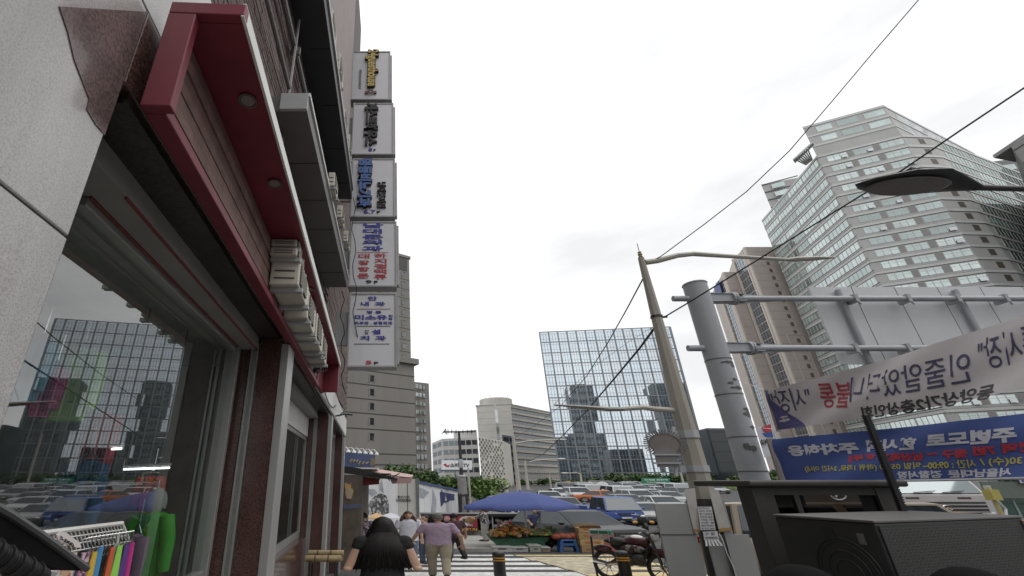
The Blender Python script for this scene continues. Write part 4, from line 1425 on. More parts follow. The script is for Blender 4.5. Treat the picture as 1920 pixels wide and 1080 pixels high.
for k in range(6):
    p0 = PY(643 + k * 10.6, 848 + k * .9, YB + k * .33)
    mb = MB(); mb.tube([p0 + Vector((-.2, .1, .1)), p0 + Vector((0, -.1, .2)), p0 + Vector((.16, -.3, .2)), p0 + Vector((.28, -.42, .08))], .018, 6)
    lp = part('lamp_arm', mb, white, t, smooth=True)
    mb = MB(); e = p0 + Vector((.28, -.42, .04)); mb.lathe([(.03, .05), (.09, -.02), (.1, -.07)], e, 10); part('lamp_shade', mb, white, lp, smooth=True)

# the television billboard on a post
YT = 64
t = thing('tv_billboard', 'white billboard with red mark and black lettering behind the antenna pole', 'billboard', PY(857, 883, YT))
mb = MB(); mb.slab([PY(828, 863, YT), PY(885, 863, YT), PY(885, 880.5, YT), PY(828, 881, YT)], (0, .5, 0)); part('board', mb, M('board_white', (.78, .8, .82), rough=.4, var=.03), t)
mb = MB(); mb.slab([PY(827, 880.8, YT - .1), PY(886, 880.4, YT - .1), PY(886, 883, YT - .1), PY(827, 883.5, YT - .1)], (0, .7, 0)); part('board_rail', mb, slate, t)
mb = MB(); mb.tube([PY(857, 883, YT + .2), Vector((PY(857, 883, YT).x, YT + .2, g(YT)))], .3, 8); part('post', mb, steel, t)
flat_px([(831, 871), (836, 869), (839, 873), (843, 870), (842, 876), (836, 875)], YT - .02, ink_red, 'emblem', t)
mb = MB(); text_mb('소비자TV', lambda x, y, h: PY(x, y, YT - .02) - Vector((0, h, 0)), 844, 880, 876.5, 868, .03, .01, mb); part('lettering', mb, ink_black, t)

# ---------------------------------------------------------------- poles and lamps
concp = M('concrete_pole', (.36, .335, .29), rough=.8, var=.18, scale=1.5, streak=True)
beige = M('lamp_arm_paint', (.42, .40, .35), rough=.5, var=.1)
# pole with antenna
YP = 41
x_ = PY(866, 900, YP).x
t = thing('antenna_pole', 'weathered utility pole topped with an aerial cross arm beyond the hoarding', 'pole', (x_, YP, g(YP)))
zt_ = PY(861, 808, YP).z
mb = MB(); mb.tube([(x_, YP, g(YP) - .2), (x_, YP, PY(866, 893, YP).z)], [.5, .36], 10); part('lower_pole', mb, M('pole_grey', (.22, .215, .21), rough=.8, var=.25, scale=1), t, smooth=True)
mb = MB(); mb.tube([(x_, YP, PY(866, 893, YP).z), (x_, YP, zt_)], [.16, .1], 8); part('upper_pole', mb, blackm, t, smooth=True)
mb = MB(); mb.lathe([(.37, 0), (.4, .06), (.4, .16), (.37, .2)], (x_, YP, PY(866, 893, YP).z - .1), 12); mb.lathe([(.2, 0), (.22, .5), (.18, .7)], (x_, YP, PY(864, 868, YP).z - .4), 10); part('collar', mb, steel, t, smooth=True)
mb = MB(); mb.tube([PY(831, 810, YP), PY(892, 809, YP)], .07, 6)
for u in (836, 840, 847, 855, 868, 876, 884): mb.tube([PY(u, 806, YP - .4), PY(u, 813, YP + .4)], .035, 5)
mb.tube([PY(833, 807, YP), PY(838, 815, YP)], .04, 5); mb.tube([PY(836, 804, YP), PY(829, 813, YP)], .04, 5)
part('aerial', mb, blackm, t, kind='stuff')
mb = MB(); mb.box((x_ - .4, YP - .4, g(YP)), (x_ + .4, YP + .4, PY(866, 925, YP).z)); part('dark_wrap', mb, M('pole_wrap', (.03, .03, .032), rough=.8), t, bevel=.1)
x2 = PY(880, 910, 43).x
mb = MB(); mb.tube([(x2, 43, g(43)), (x2, 43, PY(880, 877, 43).z)], .09, 6); solo('thin_pole', mb, beige, 'thin pale pole just right of the antenna pole', 'pole')

def far_lamp(u, vtop, Y, wpx, arm, lab):
    x = PY(u, vtop, Y).x
    t = thing('street_lamp', lab, 'street lamp', (x, Y, g(Y)), 'far street lamps')
    r = wpx / F * Y / 2
    zt = PY(u, vtop, Y).z
    mb = MB(); mb.tube([(x, Y, g(Y) - .1), (x, Y, zt)], [r * 1.2, r * .8], 8); part('pole', mb, beige, t, smooth=True)
    if arm:
        (ua, va), (ub, vb) = arm
        a, b = PY(ua, va, Y), PY(ub, vb, Y)
        mb = MB(); mb.tube([Vector((x, Y, a.z - (a.z - zt) * .0)), a.lerp(b, .3) + Vector((0, 0, .25)), b], [r * .45, r * .4, r * .35], 6); part('arm', mb, beige, t, smooth=True)
        mb = MB(); mb.ell(b + Vector((.6 if ub > u else -.6, 0, 0)), (1.0, .35, .12), 10, 6); part('lamp_head', mb, white, t, smooth=True)
far_lamp(962, 817, 92, 7, ((962, 832), (1048, 824)), 'tallest far street lamp with long arm before the cream office')
far_lamp(984, 864, 105, 5, ((984, 868), (1048, 860)), 'shorter far street lamp right of the tallest one')
far_lamp(947, 897, 70, 7, None, 'stubby grey post under the slate block')
far_lamp(1030, 890, 120, 3, None, 'thin far pole under the cream office corner')
far_lamp(1088, 888, 118, 4, ((1088, 889), (1064, 887)), 'far street lamp before the curtain wall with short arm')
far_lamp(1260, 820, 100, 3, None, 'thin far pole seen beside the round sign back')
# signal mast with oval board
YG = 88
t = thing('signal_mast', 'long horizontal signal mast carrying an oval white board above the traffic', 'signal mast', (PY(1040, 918, YG).x, YG, g(YG)))
mb = MB(); mb.tube([PY(1040, 916, YG), PY(1180, 911.5, YG)], [.2, .12], 8); part('mast_arm', mb, steel, t, smooth=True)
mb = MB(); p = PY(1042, 906, YG); mb.tube([(p.x, YG, g(YG)), p], [.25, .2], 8); part('pole', mb, steel, t, smooth=True)
p = PY(1130, 909, YG - .2)
mb = MB(); mb.lathe([(.001, -.06), (.5, -.06), (.5, .04), (.001, .04)], (0, 0, 0), 20, 'y')
mb.v = [(p.x + x * 2.05, p.y + y, p.z + z * 1.05) for x, y, z in mb.v]; part('oval_board', mb, M('board_white'), t)
mb = MB(); a, b = PY(1121, 914.5, YG - .2), PY(1141, 919, YG - .1); mb.box(a, b); part('lower_board', mb, M('board_white'), t)
for u in (1095, 1105, 1160):
    mb = MB(); a, b = PY(u, 910, YG - .25), PY(u + 4, 916, YG); mb.box(a, b); part('signal_box', mb, blackm, t)
# green road sign
YR = 96
t = thing('road_sign', 'green overhead road sign with white lettering in front of the far trees', 'road sign', (PY(1230, 908, YR).x, YR, g(YR)))
mb = MB(); mb.slab([PY(1203, 896, YR), PY(1256, 896, YR), PY(1256, 907.5, YR), PY(1203, 907.5, YR)], (0, .15, 0)); part('board', mb, M('sign_green', (.02, .20, .12), rough=.45, var=.08), t)
mb = MB()
for u in (1210, 1252): p = PY(u, 900, YR + .3); mb.tube([(p.x, p.y, g(YR)), p], .14, 6)
part('post', mb, steel, t, kind='stuff')
mb = MB(); text_mb('퇴계로 회현역', lambda x, y, h: PY(x, y, YR - .02) - Vector((0, h, 0)), 1208, 1251, 901.5, 898, .02, .01, mb); part('lettering', mb, white, t)
mb = MB(); text_mb('Toegye-ro', lambda x, y, h: PY(x, y, YR - .02) - Vector((0, h, 0)), 1212, 1247, 905.8, 903, .02, .01, mb); part('lettering', mb, white, t)

# concrete lamp pole close by
YC = 11.6
xc_ = PY(1285, 800, YC).x
zt_ = PY(1207, 484, YC).z
t = thing('lamp_pole', 'tall tapering concrete lamp pole with two lamp arms wrapped in notices', 'lamp pole', (xc_, YC, g(YC)))
rt = lambda z: .33 + (.085 - .33) * (z - g(YC)) / (zt_ - g(YC))
mb = MB(); mb.tube([(xc_, YC, g(YC) - .1), (xc_, YC, 3), (xc_, YC, zt_)], [rt(g(YC)), rt(3), rt(zt_)], 8); part('shaft', mb, concp, t)
zd = PY(1300, 935, YC).z
mb = MB(); mb.tube([(xc_, YC, g(YC) - .1), (xc_, YC, zd)], [rt(g(YC)) + .012, rt(zd) + .012], 8); part('dark_sleeve', mb, M('anti_poster_sleeve', (.055, .05, .046), rough=.85, var=.2, bump=.5, bscale=120), t)
mb = MB()
p0 = Vector((xc_, YC, zt_))
mb.tube([p0, p0 + Vector((0, 0, .5))], .012, 5)
mb.lathe([(.05, 0), (.07, .04), (.04, .08), (.07, .12), (.04, .16), (.06, .2)], p0, 8); part('pole_top', mb, M('brass_dull', (.32, .26, .12), rough=.5), t)
mb = MB(); mb.tube([PY(1209, 492, YC), PY(1232, 489, YC), PY(1270, 479, YC), PY(1300, 476, YC), PY(1360, 480, YC), PY(1480, 487, YC)], [.09, .085, .08, .075, .065, .05], 8); ar = part('arm', mb, beige, t, smooth=True)
mb = MB(); mb.tube([PY(1476, 487, YC), PY(1490, 486, YC), PY(1530, 484.5, YC), PY(1566, 483, YC)], [(.05, .05), (.1, .07), (.1, .06), (.03, .02)], 8); part('lamp_head', mb, beige, ar, smooth=True)
mb = MB(); mb.tube([PY(1268, 770, YC), PY(1230, 767, YC), PY(1205, 764, YC), PY(1165, 767, YC)], [.07, .065, .06, .05], 8); ar = part('arm', mb, beige, t, smooth=True)
mb = MB(); mb.tube([PY(1168, 767, YC), PY(1140, 767, YC), PY(1090, 763, YC), PY(1039, 759, YC)], [(.05, .05), (.09, .06), (.09, .05), (.02, .02)], 8); part('lamp_head', mb, M('lamp_shell', (.26, .25, .23), rough=.4), ar, smooth=True)
for v0, v1 in ((808, 822), (873, 885)):
    a, b = PY(1278, v0, YC).z, PY(1278, v1, YC).z
    mb = MB(); mb.tube([(xc_, YC, b), (xc_, YC, a)], rt(a) + .03, 8); mb.box((xc_ - .42, YC - .03, b), (xc_, YC + .03, a)); part('clamp_band', mb, endm, t)
mb = MB(); zz = PY(1240, 596, YC).z; mb.tube([(xc_, YC, zz), (xc_, YC, zz + .06)], rt(zz) + .02, 8); mb.tube([(xc_, YC, zz + .03), (xc_ + .3, YC, zz + .03)], .03, 6); part('wire_clamp', mb, blackm, t)
# two road signs seen from behind on the concrete pole
t = thing('round_sign', 'round sign seen from behind with a spiky rim clamped to the concrete pole', 'traffic sign', PY(1245, 838, YC - .3))
c = PY(1247, 832, YC - .35)
mb = MB()
for k in range(40):
    a = 2 * math.pi * k / 40
    mb.obox(c + Vector((math.cos(a) * .44, 0, math.sin(a) * .28)), Vector((math.cos(a) * .08, 0, math.sin(a) * .055)), (0, .015, 0), Vector((-math.sin(a), 0, math.cos(a))) * .013)
part('spiky_rim', mb, greym, t, kind='stuff')
mb = MB(); mb.lathe([(.001, 0), (.5, 0), (.5, .03), (.001, .03)], (0, 0, 0), 24, 'y'); mb.v = [(c.x + x * .78, c.y + y, c.z + z * .48) for x, y, z in mb.v]; part('disc', mb, M('sign_back', (.19, .165, .15), rough=.5, metal=.2, var=.2), t)
mb = MB(); a, b = PY(1226, 842, YC - .41), PY(1274, 876, YC - .38); mb.box(a, b); part('plate', mb, M('sign_back_grey', (.2, .195, .19), rough=.5, metal=.2, var=.15), t)
mb = MB()
for v in (851, 867): a, b = PY(1226, v, YC - .44), PY(1276, v + 3, YC - .415); mb.box(a, b)
mb.tube([PY(1262, 800, YC - .3), PY(1268, 893, YC - .3)], .045, 8)
part('rail', mb, steel, t, kind='stuff')
# grey sheets leaning round the pole foot
sheet = M('grey_sheet', (.33, .335, .33), rough=.5, metal=.1, var=.08, scale=.8, streak=True)
t = thing('sheet_guard', 'folded grey sheet metal guard standing round the foot of the concrete pole', 'panel', (xc_ - .3, 11.0, g(11)))
YF = 11.05
a, b = PY(1226, 944, YF), PY(1291, 942, YF)
mb = MB(); mb.box((a.x, YF, g(YF)), (b.x, YF + .04, a.z)); part('sheet', mb, sheet, t, bevel=.01)
zs_ = PY(1250, 1003, YF).z
mb = MB(); mb.box((a.x, YF - .012, zs_), (b.x, YF - .001, zs_ + .02)); part('seam', mb, greym, t)
a2, b2 = PY(1348, 938, YF), PY(1356, 938, YF)
mb = MB(); mb.hexa([(a2.x - .1, YF - .02, g(YF)), (b2.x, YF - .02, g(YF)), (b2.x + .35, YF + .8, g(YF)), (b2.x + .3, YF + .8, g(YF)), (a2.x - .1, YF - .02, a2.z), (b2.x, YF - .02, a2.z), (b2.x + .35, YF + .8, a2.z), (b2.x + .3, YF + .8, a2.z)]); part('sheet', mb, sheet, t)
mb = MB(); p = PY(1325, 1000, YF); mb.box((p.x + .05, YF + .1, g(YF)), (p.x + 1.0, YF + .14, PY(1350, 1003, YF).z)); part('sheet', mb, sheet, t)
t = thing('plastic_wrap', 'cloudy plastic sheet tied round the concrete pole with orange tape', 'plastic sheet', (xc_, YF, PY(1310, 1000, YF).z))
mb = MB(); mb.slab([PY(1283, 918, YF - .03), PY(1303, 915, YF - .05), PY(1313, 997, YF - .05), PY(1302, 1000, YF - .03)], (0, .01, 0)); mb.slab([PY(1329, 915, YF - .05), PY(1347, 919, YF - .03), PY(1371, 995, YF - .03), PY(1349, 998, YF - .05)], (0, .01, 0)); part('film', mb, M('cloudy_film', (.5, .48, .45), rough=.35, var=.2, scale=3), t)
mb = MB(); mb.slab([PY(1349, 991, YF - .06), PY(1371, 989, YF - .05), PY(1372, 995, YF - .05), PY(1350, 997, YF - .06)], (0, .01, 0)); mb.slab([PY(1302, 992, YF - .06), PY(1313, 993, YF - .06), PY(1314, 997, YF - .06), PY(1302, 997, YF - .06)], (0, .01, 0)); part('tape', mb, M('tape_orange', (.4, .25, .09), rough=.5), t)
def notice(pts, lines, lab, fringe=0):
    q = [PY(u, v, YF - .12) for u, v in pts]
    t = thing('paper_notice', lab, 'notice', q[3], 'notices on the concrete pole')
    mb = MB(); mb.slab(q, (0, .006, 0))
    bl_ = lambda x, y, h=0: (q[0].lerp(q[1], x)).lerp(q[3].lerp(q[2], x), y) + Vector((0, -.008 - h, 0))
    part('sheet', mb, M('paper', (.66, .66, .68), rough=.8, var=.06), t)
    for i, s in enumerate(lines):
        y0 = (i + .2) / len(lines)
        mb = MB(); text_mb(s, bl_, .06, .94 if i else .8, y0 + .62 / len(lines), y0, .01, .001, mb, 1)
        part('lettering', mb, ink_black, t)
    for k in range(fringe):
        mb = MB(); a_, b_ = bl_((k + .1) / fringe, 1), bl_((k + .8) / fringe, 1); dx = (k - fringe / 2) * .02
        mb.slab([a_, b_, b_ + Vector((dx + .02, -.02, -.11)), a_ + Vector((dx + .02, -.02, -.11))], (0, .005, 0)); part('tear_strip', mb, M('paper'), t)
notice([(1308, 950), (1334, 950), (1342, 994), (1314, 994)], ['잠만 주무실 분', '남자 여자', '월 이십만원', '보증금 없음', '가까운 거리', '시장 옆', '전화 주세요', '02 776 5430'], 'long white notice with handwritten lines on the concrete pole')
notice([(1318, 997), (1345, 996), (1348, 1012), (1321, 1013)], ['구 함', '전화번호'], 'short white notice with torn strips under the long one', 5)
mb = MB(); mb.tube([PY(1348, 1000, YF - .1), PY(1354, 1010, YF - .12), PY(1362, 1035, YF - .1), PY(1374, 1060, YF - .12), PY(1380, 1080, YF - .1)], .012, 6); solo('power_cable', mb, white, 'thin white cable dangling beside the short notice', 'cable', smooth=True)

# the sign gantry
YN = 11.8
gp = PY(1360, 720, YN)
rp = .31
t = thing('sign_gantry', 'thick grey sign gantry post with two horizontal arms carrying a road sign', 'sign gantry', (gp.x, YN, g(YN)))
gpm = M('gantry_grey', (.36, .375, .4), rough=.5, var=.1, scale=1.2, streak=True)
zt_ = PY(1304, 535, YN).z
mb = MB(); mb.tube([(gp.x, YN, g(YN) - .1), (gp.x, YN, zt_)], rp, 24); part('post', mb, gpm, t, smooth=True)
mb = MB(); mb.lathe([(rp + .01, 0), (rp + .02, .02), (rp, .05)], (gp.x, YN, zt_), 24); part('cap', mb, gpm, t, smooth=True)
for v in (676, 741, 820, 884):
    z = PY(1380, v, YN).z
    mb = MB(); mb.lathe([(rp + .008, -.015), (rp + .012, 0), (rp + .008, .015)], (gp.x, YN, z), 24, cap=False); part('seam_band', mb, greym, t)
rr = random.Random(8)
for k, v in enumerate((684, 690, 716, 722, 731, 770, 779, 803, 838, 842)):
    z = PY(1370, v, YN).z
    a0 = -1.9 + rr.uniform(-.5, .7)
    mb = MB()
    n_ = rr.choice((5, 8, 12, 14))
    hs = rr.uniform(.05, .12)
    top = []; bot = []
    for i in range(n_):
        a = a0 + i * .11
        p = Vector((gp.x + math.cos(a) * (rp + .006), YN + math.sin(a) * (rp + .006), 0))
        hh = hs * math.sin(math.pi * (i + .5) / n_) * rr.uniform(.5, 1.2)
        top.append(p + Vector((0, 0, z + hh * rr.uniform(.6, 1.2)))); bot.append(p + Vector((0, 0, z - hh * rr.uniform(.5, 1.2))))
    mb.add(top + bot, [(i, i + 1, n_ + i + 1, n_ + i) for i in range(n_ - 1)]); part('glue_patch', mb, M('glue_patch', (.12, .12, .125), rough=.9, var=.4, scale=12), t)
for v, x0u in ((560, 1262), (653, 1290)):
    z = PY(1400, v, YN).z
    mb = MB(); mb.tube([(PY(x0u, v, YN).x, YN, z), (26, YN, z)], .085, 14); arm = part('arm', mb, gpm, t, smooth=True)
    mb = MB()
    for dz in (.13, -.13): mb.slab([(gp.x + rp * .6, YN - .12, z + dz), (gp.x + rp + 1.0, YN - .12, z + dz * .8), (gp.x + rp + 1.0, YN + .12, z + dz * .8), (gp.x + rp * .6, YN + .12, z + dz)], (0, 0, .02))
    mb.slab([(gp.x + rp * .8, YN - .09, z - .13), (gp.x + rp + .65, YN - .09, z - .12), (gp.x + rp + .65, YN - .09, z + .12), (gp.x + rp * .8, YN - .09, z + .13)], (0, .02, 0))
    mb.tube([(gp.x + rp + .62, YN, z), (gp.x + rp + .68, YN, z)], .19, 14); mb.tube([(gp.x + rp + .7, YN, z), (gp.x + rp + .75, YN, z)], .19, 14)
    mb.slab([(gp.x + rp + .75, YN, z + .16), (gp.x + rp + 1.8, YN, z + .09), (gp.x + rp + 1.8, YN, z - .09), (gp.x + rp + .75, YN, z - .16)], (0, .02, 0))
    part('flange', mb, gpm, arm)
    for u in (1600, 1698, 1790, 1880, 1960):
        x = PY(u, v, YN).x
        mb = MB(); mb.box((x - .05, YN - .11, z - .13), (x + .05, YN + .2, z + .11)); mb.tube([(x, YN - .1, z - .12), (x + .04, YN - .1, z - .22)], .025, 6); part('u_bolt', mb, steel, arm)
YD = 12.1
l_, r_ = PY(1516, 538, YD).x, PY(1998, 538, YD).x
zt_, zb3 = PY(1516, 538, YD).z, PY(1590, 683, YD).z
t = thing('road_sign', 'big road sign seen from behind, its bare panels bolted to the gantry arms', 'road sign', ((l_ + r_) / 2, YD, zb3))
npn = 6
for k in range(npn):
    a, b = l_ + (r_ - l_) * k / npn, l_ + (r_ - l_) * (k + 1) / npn - .022
    mb = MB(); mb.box((a, YD, zb3), (b, YD + .04, zt_)); part('panel', mb, M('sign_sheet', (.58, .60, .62), rough=.45, metal=.15, var=.06, scale=.6), t, bevel=.004)
    mb = MB(); mb.box((b + .001, YD + .005, zb3), (b + .021, YD + .03, zt_)); part('panel_gap', mb, blackm, t)
for u in (1573, 1793):
    x = PY(u, 565, YD).x
    mb = MB(); mb.tube([(x, YD - .1, zb3 + .0), (x, YD - .1, zt_ - .15)], .075, 12); part('stiffener', mb, gpm, t, smooth=True)

# lamp on its own arm at the right
YL = 6.5
t = thing('street_lamp', 'sleek grey lamp head reaching in from the edge above the gantry', 'street lamp', (PY(2080, 345, YL).x, YL, g(YL)))
lc = [PY(u, v, YL) for u, v in ((1604, 346), (1625, 344), (1680, 342), (1740, 341), (1790, 345), (1835, 351))]
rads = [(.01, .01), (.17, .05), (.36, .07), (.38, .075), (.22, .07), (.07, .06)]
mb = MB(); rings = []
for p, (a, b) in zip(lc, rads):
    rings.append([p + Vector((0, math.cos(2 * math.pi * k / 16) * a, math.sin(2 * math.pi * k / 16) * b)) for k in range(16)])
mb.loft(rings)
hd = part('lamp_head', mb, M('lamp_dark', (.06, .062, .064), rough=.4, metal=.2, var=.12), t, smooth=True, angle=60)
mb = MB(); c = (lc[1] + lc[4]) / 2
mb.lathe([(.001, 0), (.8, 0), (.9, .02)], (0, 0, 0), 20); mb.v = [(c.x - .08 + x * .82, c.y + y * .32, c.z - .082 + z) for x, y, z in mb.v]
part('lens', mb, M('lens_grid', (.2, .2, .19), rough=.25, var=.3, scale=40), hd)
mb = MB()
for k in range(26):
    p = lc[2].lerp(lc[4], k / 26) + Vector((0, .0, .07))
    mb.box((p.x, p.y - .3 + k * .006, p.z - .03), (p.x + .02, p.y + .3 - k * .006, p.z + .035))
part('cooling_fin', mb, M('lamp_dark'), hd, kind='stuff')
mb = MB(); e = PY(2080, 358, YL); mb.tube([lc[5] - Vector((.1, 0, 0)), PY(1880, 353, YL), e, e + Vector((.15, 0, -.3))], [.06, .055, .06, .07], 10); part('arm', mb, M('lamp_dark'), t, smooth=True)
mb = MB(); mb.tube([(e.x + .15, YL, g(YL)), (e.x + .15, YL, e.z)], [.16, .09], 10); part('pole', mb, gpm, t, smooth=True)

# overhead wires
def wire(pts, r, lab):
    q = [PY(*p) for p in pts]
    mb = MB(); mb.tube(q, r, 6); solo('overhead_wire', mb, black, lab, 'wire', 'overhead wires', smooth=True)
wire([(1760, -45, 7.8), (1722, 0, 8), (1640, 95, 8.6), (1560, 190, 9.2), (1480, 283, 9.8), (1400, 359, 10.4), (1320, 421, 11), (1240, 480, 11.5), (1210, 497, 11.6)], .014, 'black wire rising steeply from the concrete pole top to the upper right')
wire([(1990, 120, 6.3), (1920, 165, 6.6), (1800, 245, 7.3), (1690, 320, 8.1), (1570, 394, 9), (1400, 500, 10.2), (1290, 568, 11.2), (1243, 596, 11.6)], .02, 'thick black wire passing behind the sleek lamp head')
wire([(1207, 520, 11.6), (1175, 580, 14), (1140, 642, 18), (1100, 705, 26), (1050, 762, 40), (1000, 800, 62), (962, 822, 92)], .022, 'thin wire falling from the concrete pole top towards the far lamps')
wire([(1236, 603, 11.6), (1200, 652, 14), (1150, 712, 19), (1100, 770, 27), (1050, 822, 40), (1020, 850, 56), (986, 868, 80)], .035, 'dark wire falling from the pole clamp across the curtain wall')
wire([(1237, 605, 11.5), (1180, 640, 11.2), (1110, 690, 10.4), (1040, 757, 9)], .004, 'faint slack wire left of the concrete pole')

# ---------------------------------------------------------------- banners seen from behind
def banner(px, lab, mat, prints, sag=.05):
    (a, ya), (b, yb) = px
    TL, BL = PY(*a[0], ya), PY(*a[1], ya)
    TR, BR = PY(*b[0], yb), PY(*b[1], yb)
    def fn(x, y, h=0):
        p = TL.lerp(TR, x).lerp(BL.lerp(BR, x), y)
        bow = math.sin(math.pi * x) * sag
        n = Vector((-(TR.y - TL.y), -(TR.x - TL.x), 0)); n = Vector((TR.y - TL.y, -(TR.x - TL.x), 0)).normalized()
        return p + Vector((0, 0, -bow)) + n * (.035 * math.sin(9 * x + 5 * y) + .02 * math.sin(y * 9 + 20 * x) + h)
    t = thing('street_banner', lab, 'banner', BL)
    mb = MB(); N, Mh = 40, 10
    vs = [fn(i / N, j / Mh) for j in range(Mh + 1) for i in range(N + 1)]
    mb.add(vs, [(j * (N + 1) + i, j * (N + 1) + i + 1, (j + 1) * (N + 1) + i + 1, (j + 1) * (N + 1) + i) for j in range(Mh) for i in range(N)])
    part('cloth', mb, mat, t, smooth=True)
    # pixel -> banner coordinates, along the left to right run
    def uv(u, v):
        lo, hi = -.2, 1.3
        for _ in range(40):
            m = (lo + hi) / 2
            p = TL.lerp(TR, m).lerp(BL.lerp(BR, m), .5) - Vector((0, 0, CZ))
            k = 1 / (p.y * _c + p.z * _s)
            if U0 + F * p.x * k < u: lo = m
            else: hi = m
        x = (lo + hi) / 2
        q0, q1 = TL.lerp(TR, x), BL.lerp(BR, x)
        pv = lambda p: V0 - F * ((p.z - CZ) * _c - p.y * _s) / (p.y * _c + (p.z - CZ) * _s)
        return x, (v - pv(q0)) / (pv(q1) - pv(q0))
    for s, (u0, v0), (u1, v1), hh, m, wgt in prints:
        # mirrored: the first letter stands at the right end (u1), the last at u0
        xa, yta = uv(u0, v0); xb, ytb = uv(u1, v1)
        ya2 = uv(u0, v0 + hh[0])[1]; yb2 = uv(u1, v1 + hh[1])[1]
        def fp(x, y, h):
            xx = xb + (xa - xb) * x
            yt = ytb + (yta - ytb) * x; yo = yb2 + (ya2 - yb2) * x
            return fn(xx, yt + (yo - yt) * (1 - y), .006 + h)
        mb = MB(); text_mb(s, fp, 0, 1, 0, 1, wgt, .004, mb); part('lettering', mb, m, t)
    return t, fn
bwhite = M('banner_cloth', (.54, .505, .515), rough=.85, var=.07, scale=1.5)
bblue = M('banner_blue', (.07, .115, .34), rough=.8, var=.07, scale=1.5)
handw = M('hand_ink', (.06, .055, .12), rough=.8)
t, fn = banner(((((1437, 733), (1458, 806)), 10.6), (((1990, 570), (1990, 716)), 5.3)), 'sagging white banner with handwritten lettering showing through reversed', bwhite, [
    ('"시장"', (1452, 733), (1520, 722), (44, 40), handw, 0), ('불통', (1536, 716), (1592, 712), (46, 48), M('hand_red', (.36, .045, .06), rough=.8), .01),
    ('인줄알았더니', (1594, 704), (1820, 655), (46, 58), handw, .0), ('동양상가2층상인회', (1612, 759), (1862, 716), (22, 28), ink_black, .02), ('소통시장"', (1836, 636), (1985, 592), (58, 72), handw, 0)])
mb = MB()
arc = [(0, 0, .0)]
N = 14
pts = [(0, .0)] + [(.165 * (1 - math.cos(math.pi / 2 * k / N)) ** 1.0 + .012, k / N) for k in range(N + 1)] + [(0, 1)]
vs = [fn(max(.0, x), y, .004) for x, y in pts]
base = [fn(0, y, .004) for x, y in pts]
mb.add(vs + base, [(i, i + 1, len(pts) + i + 1, len(pts) + i) for i in range(len(pts) - 1)])
part('violet_corner', mb, M('banner_violet', (.10, .09, .24), rough=.85), t)
mb = MB(); mb.beam(fn(-.004, -.04), fn(-.004, 1.04), .06, .06, (0, 1, 0)); part('batten', mb, M('batten_grey', (.3, .27, .25), rough=.8), t)
mb = MB(); mb.tube([fn(0, 0), Vector((gp.x + .2, YN - .2, 4.2))], .008, 5); mb.tube([fn(0, 1), Vector((gp.x + .2, YN - .2, 3.0))], .008, 5); part('rope', mb, white, t, kind='stuff')
by = M('print_yellow', (.55, .50, .12), rough=.7); bw = M('print_white', (.62, .63, .70), rough=.7); br = M('print_red', (.5, .05, .07), rough=.7)
t, fn = banner(((((1448, 824), (1472, 901)), 10.2), (((2030, 763), (2030, 892)), 6.1)), 'blue street banner with white, red and yellow lettering showing through reversed', bblue, [
    ('주차허용', (1483, 836), (1608, 827), (20, 22), bw, .05), ('한시적', (1624, 824), (1722, 818), (22, 24), bw, .05), ('주변도로', (1740, 813), (1908, 799), (25, 30), bw, .05),
    ('하부]', (1588, 852), (1642, 849), (14, 15), br, .06), ('남산육교', (1652, 849), (1730, 846), (16, 16), br, .06), ('~', (1738, 848), (1758, 846), (6, 6), br, .06), ('출구', (1766, 843), (1814, 840), (16, 17), br, .06), ('7번', (1824, 837), (1866, 834), (17, 18), br, .06), ('회현역', (1878, 832), (1975, 825), (18, 21), br, .06),
    ('익일 05:00 (하위 1차로, 2시간 이내)', (1502, 874), (1724, 865), (12, 14), by, .02), ('시간 : 09:00~', (1728, 864), (1826, 860), (15, 16), by, .02), ('30(수) /', (1834, 858), (1912, 855), (17, 18), by, .02), ('경찰서장', (1677, 882), (1762, 880), (14, 14), bw, .04), ('서울남대문', (1772, 880), (1894, 876), (14, 16), bw, .04)], .02)
mb = MB(); mb.beam(fn(-.008, -.02), fn(-.008, 1.02), .2, .05, (0, 1, 0)); part('batten', mb, M('batten_grey'), t)
mb = MB(); mb.tube([fn(x / 20, 1.015) for x in range(21)], .02, 6); part('hem', mb, white, t)
mb = MB(); mb.beam(PY(1624, 780, 6.6), PY(1700, 975, 6.6), .06, .05, (0, 1, 0))
for k in range(44): mb.cbox(PY(1624, 780, 6.6).lerp(PY(1700, 975, 6.6), k / 44), .085, .06, .02)
solo('lattice_rod', mb, blackm, 'black knotted rod slanting across both banners', 'rod')
t = thing('small_flag', 'small white flag with a red and blue swirl hanging beside the grey post', 'flag', PY(1432, 862, 11.2))
flat_px([(1417, 803), (1446, 795), (1458, 850), (1434, 858)], 11.2, M('flag_cloth', (.62, .63, .68), rough=.85, var=.1), 'cloth', t, .01)
flat_px([(1429, 800), (1445, 795), (1447, 808), (1440, 812), (1432, 808)], 11.18, br, 'red_mark', t, .008)
flat_px([(1430, 812), (1440, 812), (1447, 808), (1450, 820), (1436, 818)], 11.18, M('flag_blue', (.05, .12, .4), rough=.8), 'blue_mark', t, .008)
mb = MB(); text_mb('1450', lambda x, y, h: PY(x, y, 11.17) - Vector((0, h, 0)), 1440, 1426, 834, 824, .02, .004, mb); part('lettering', mb, ink_black, t)

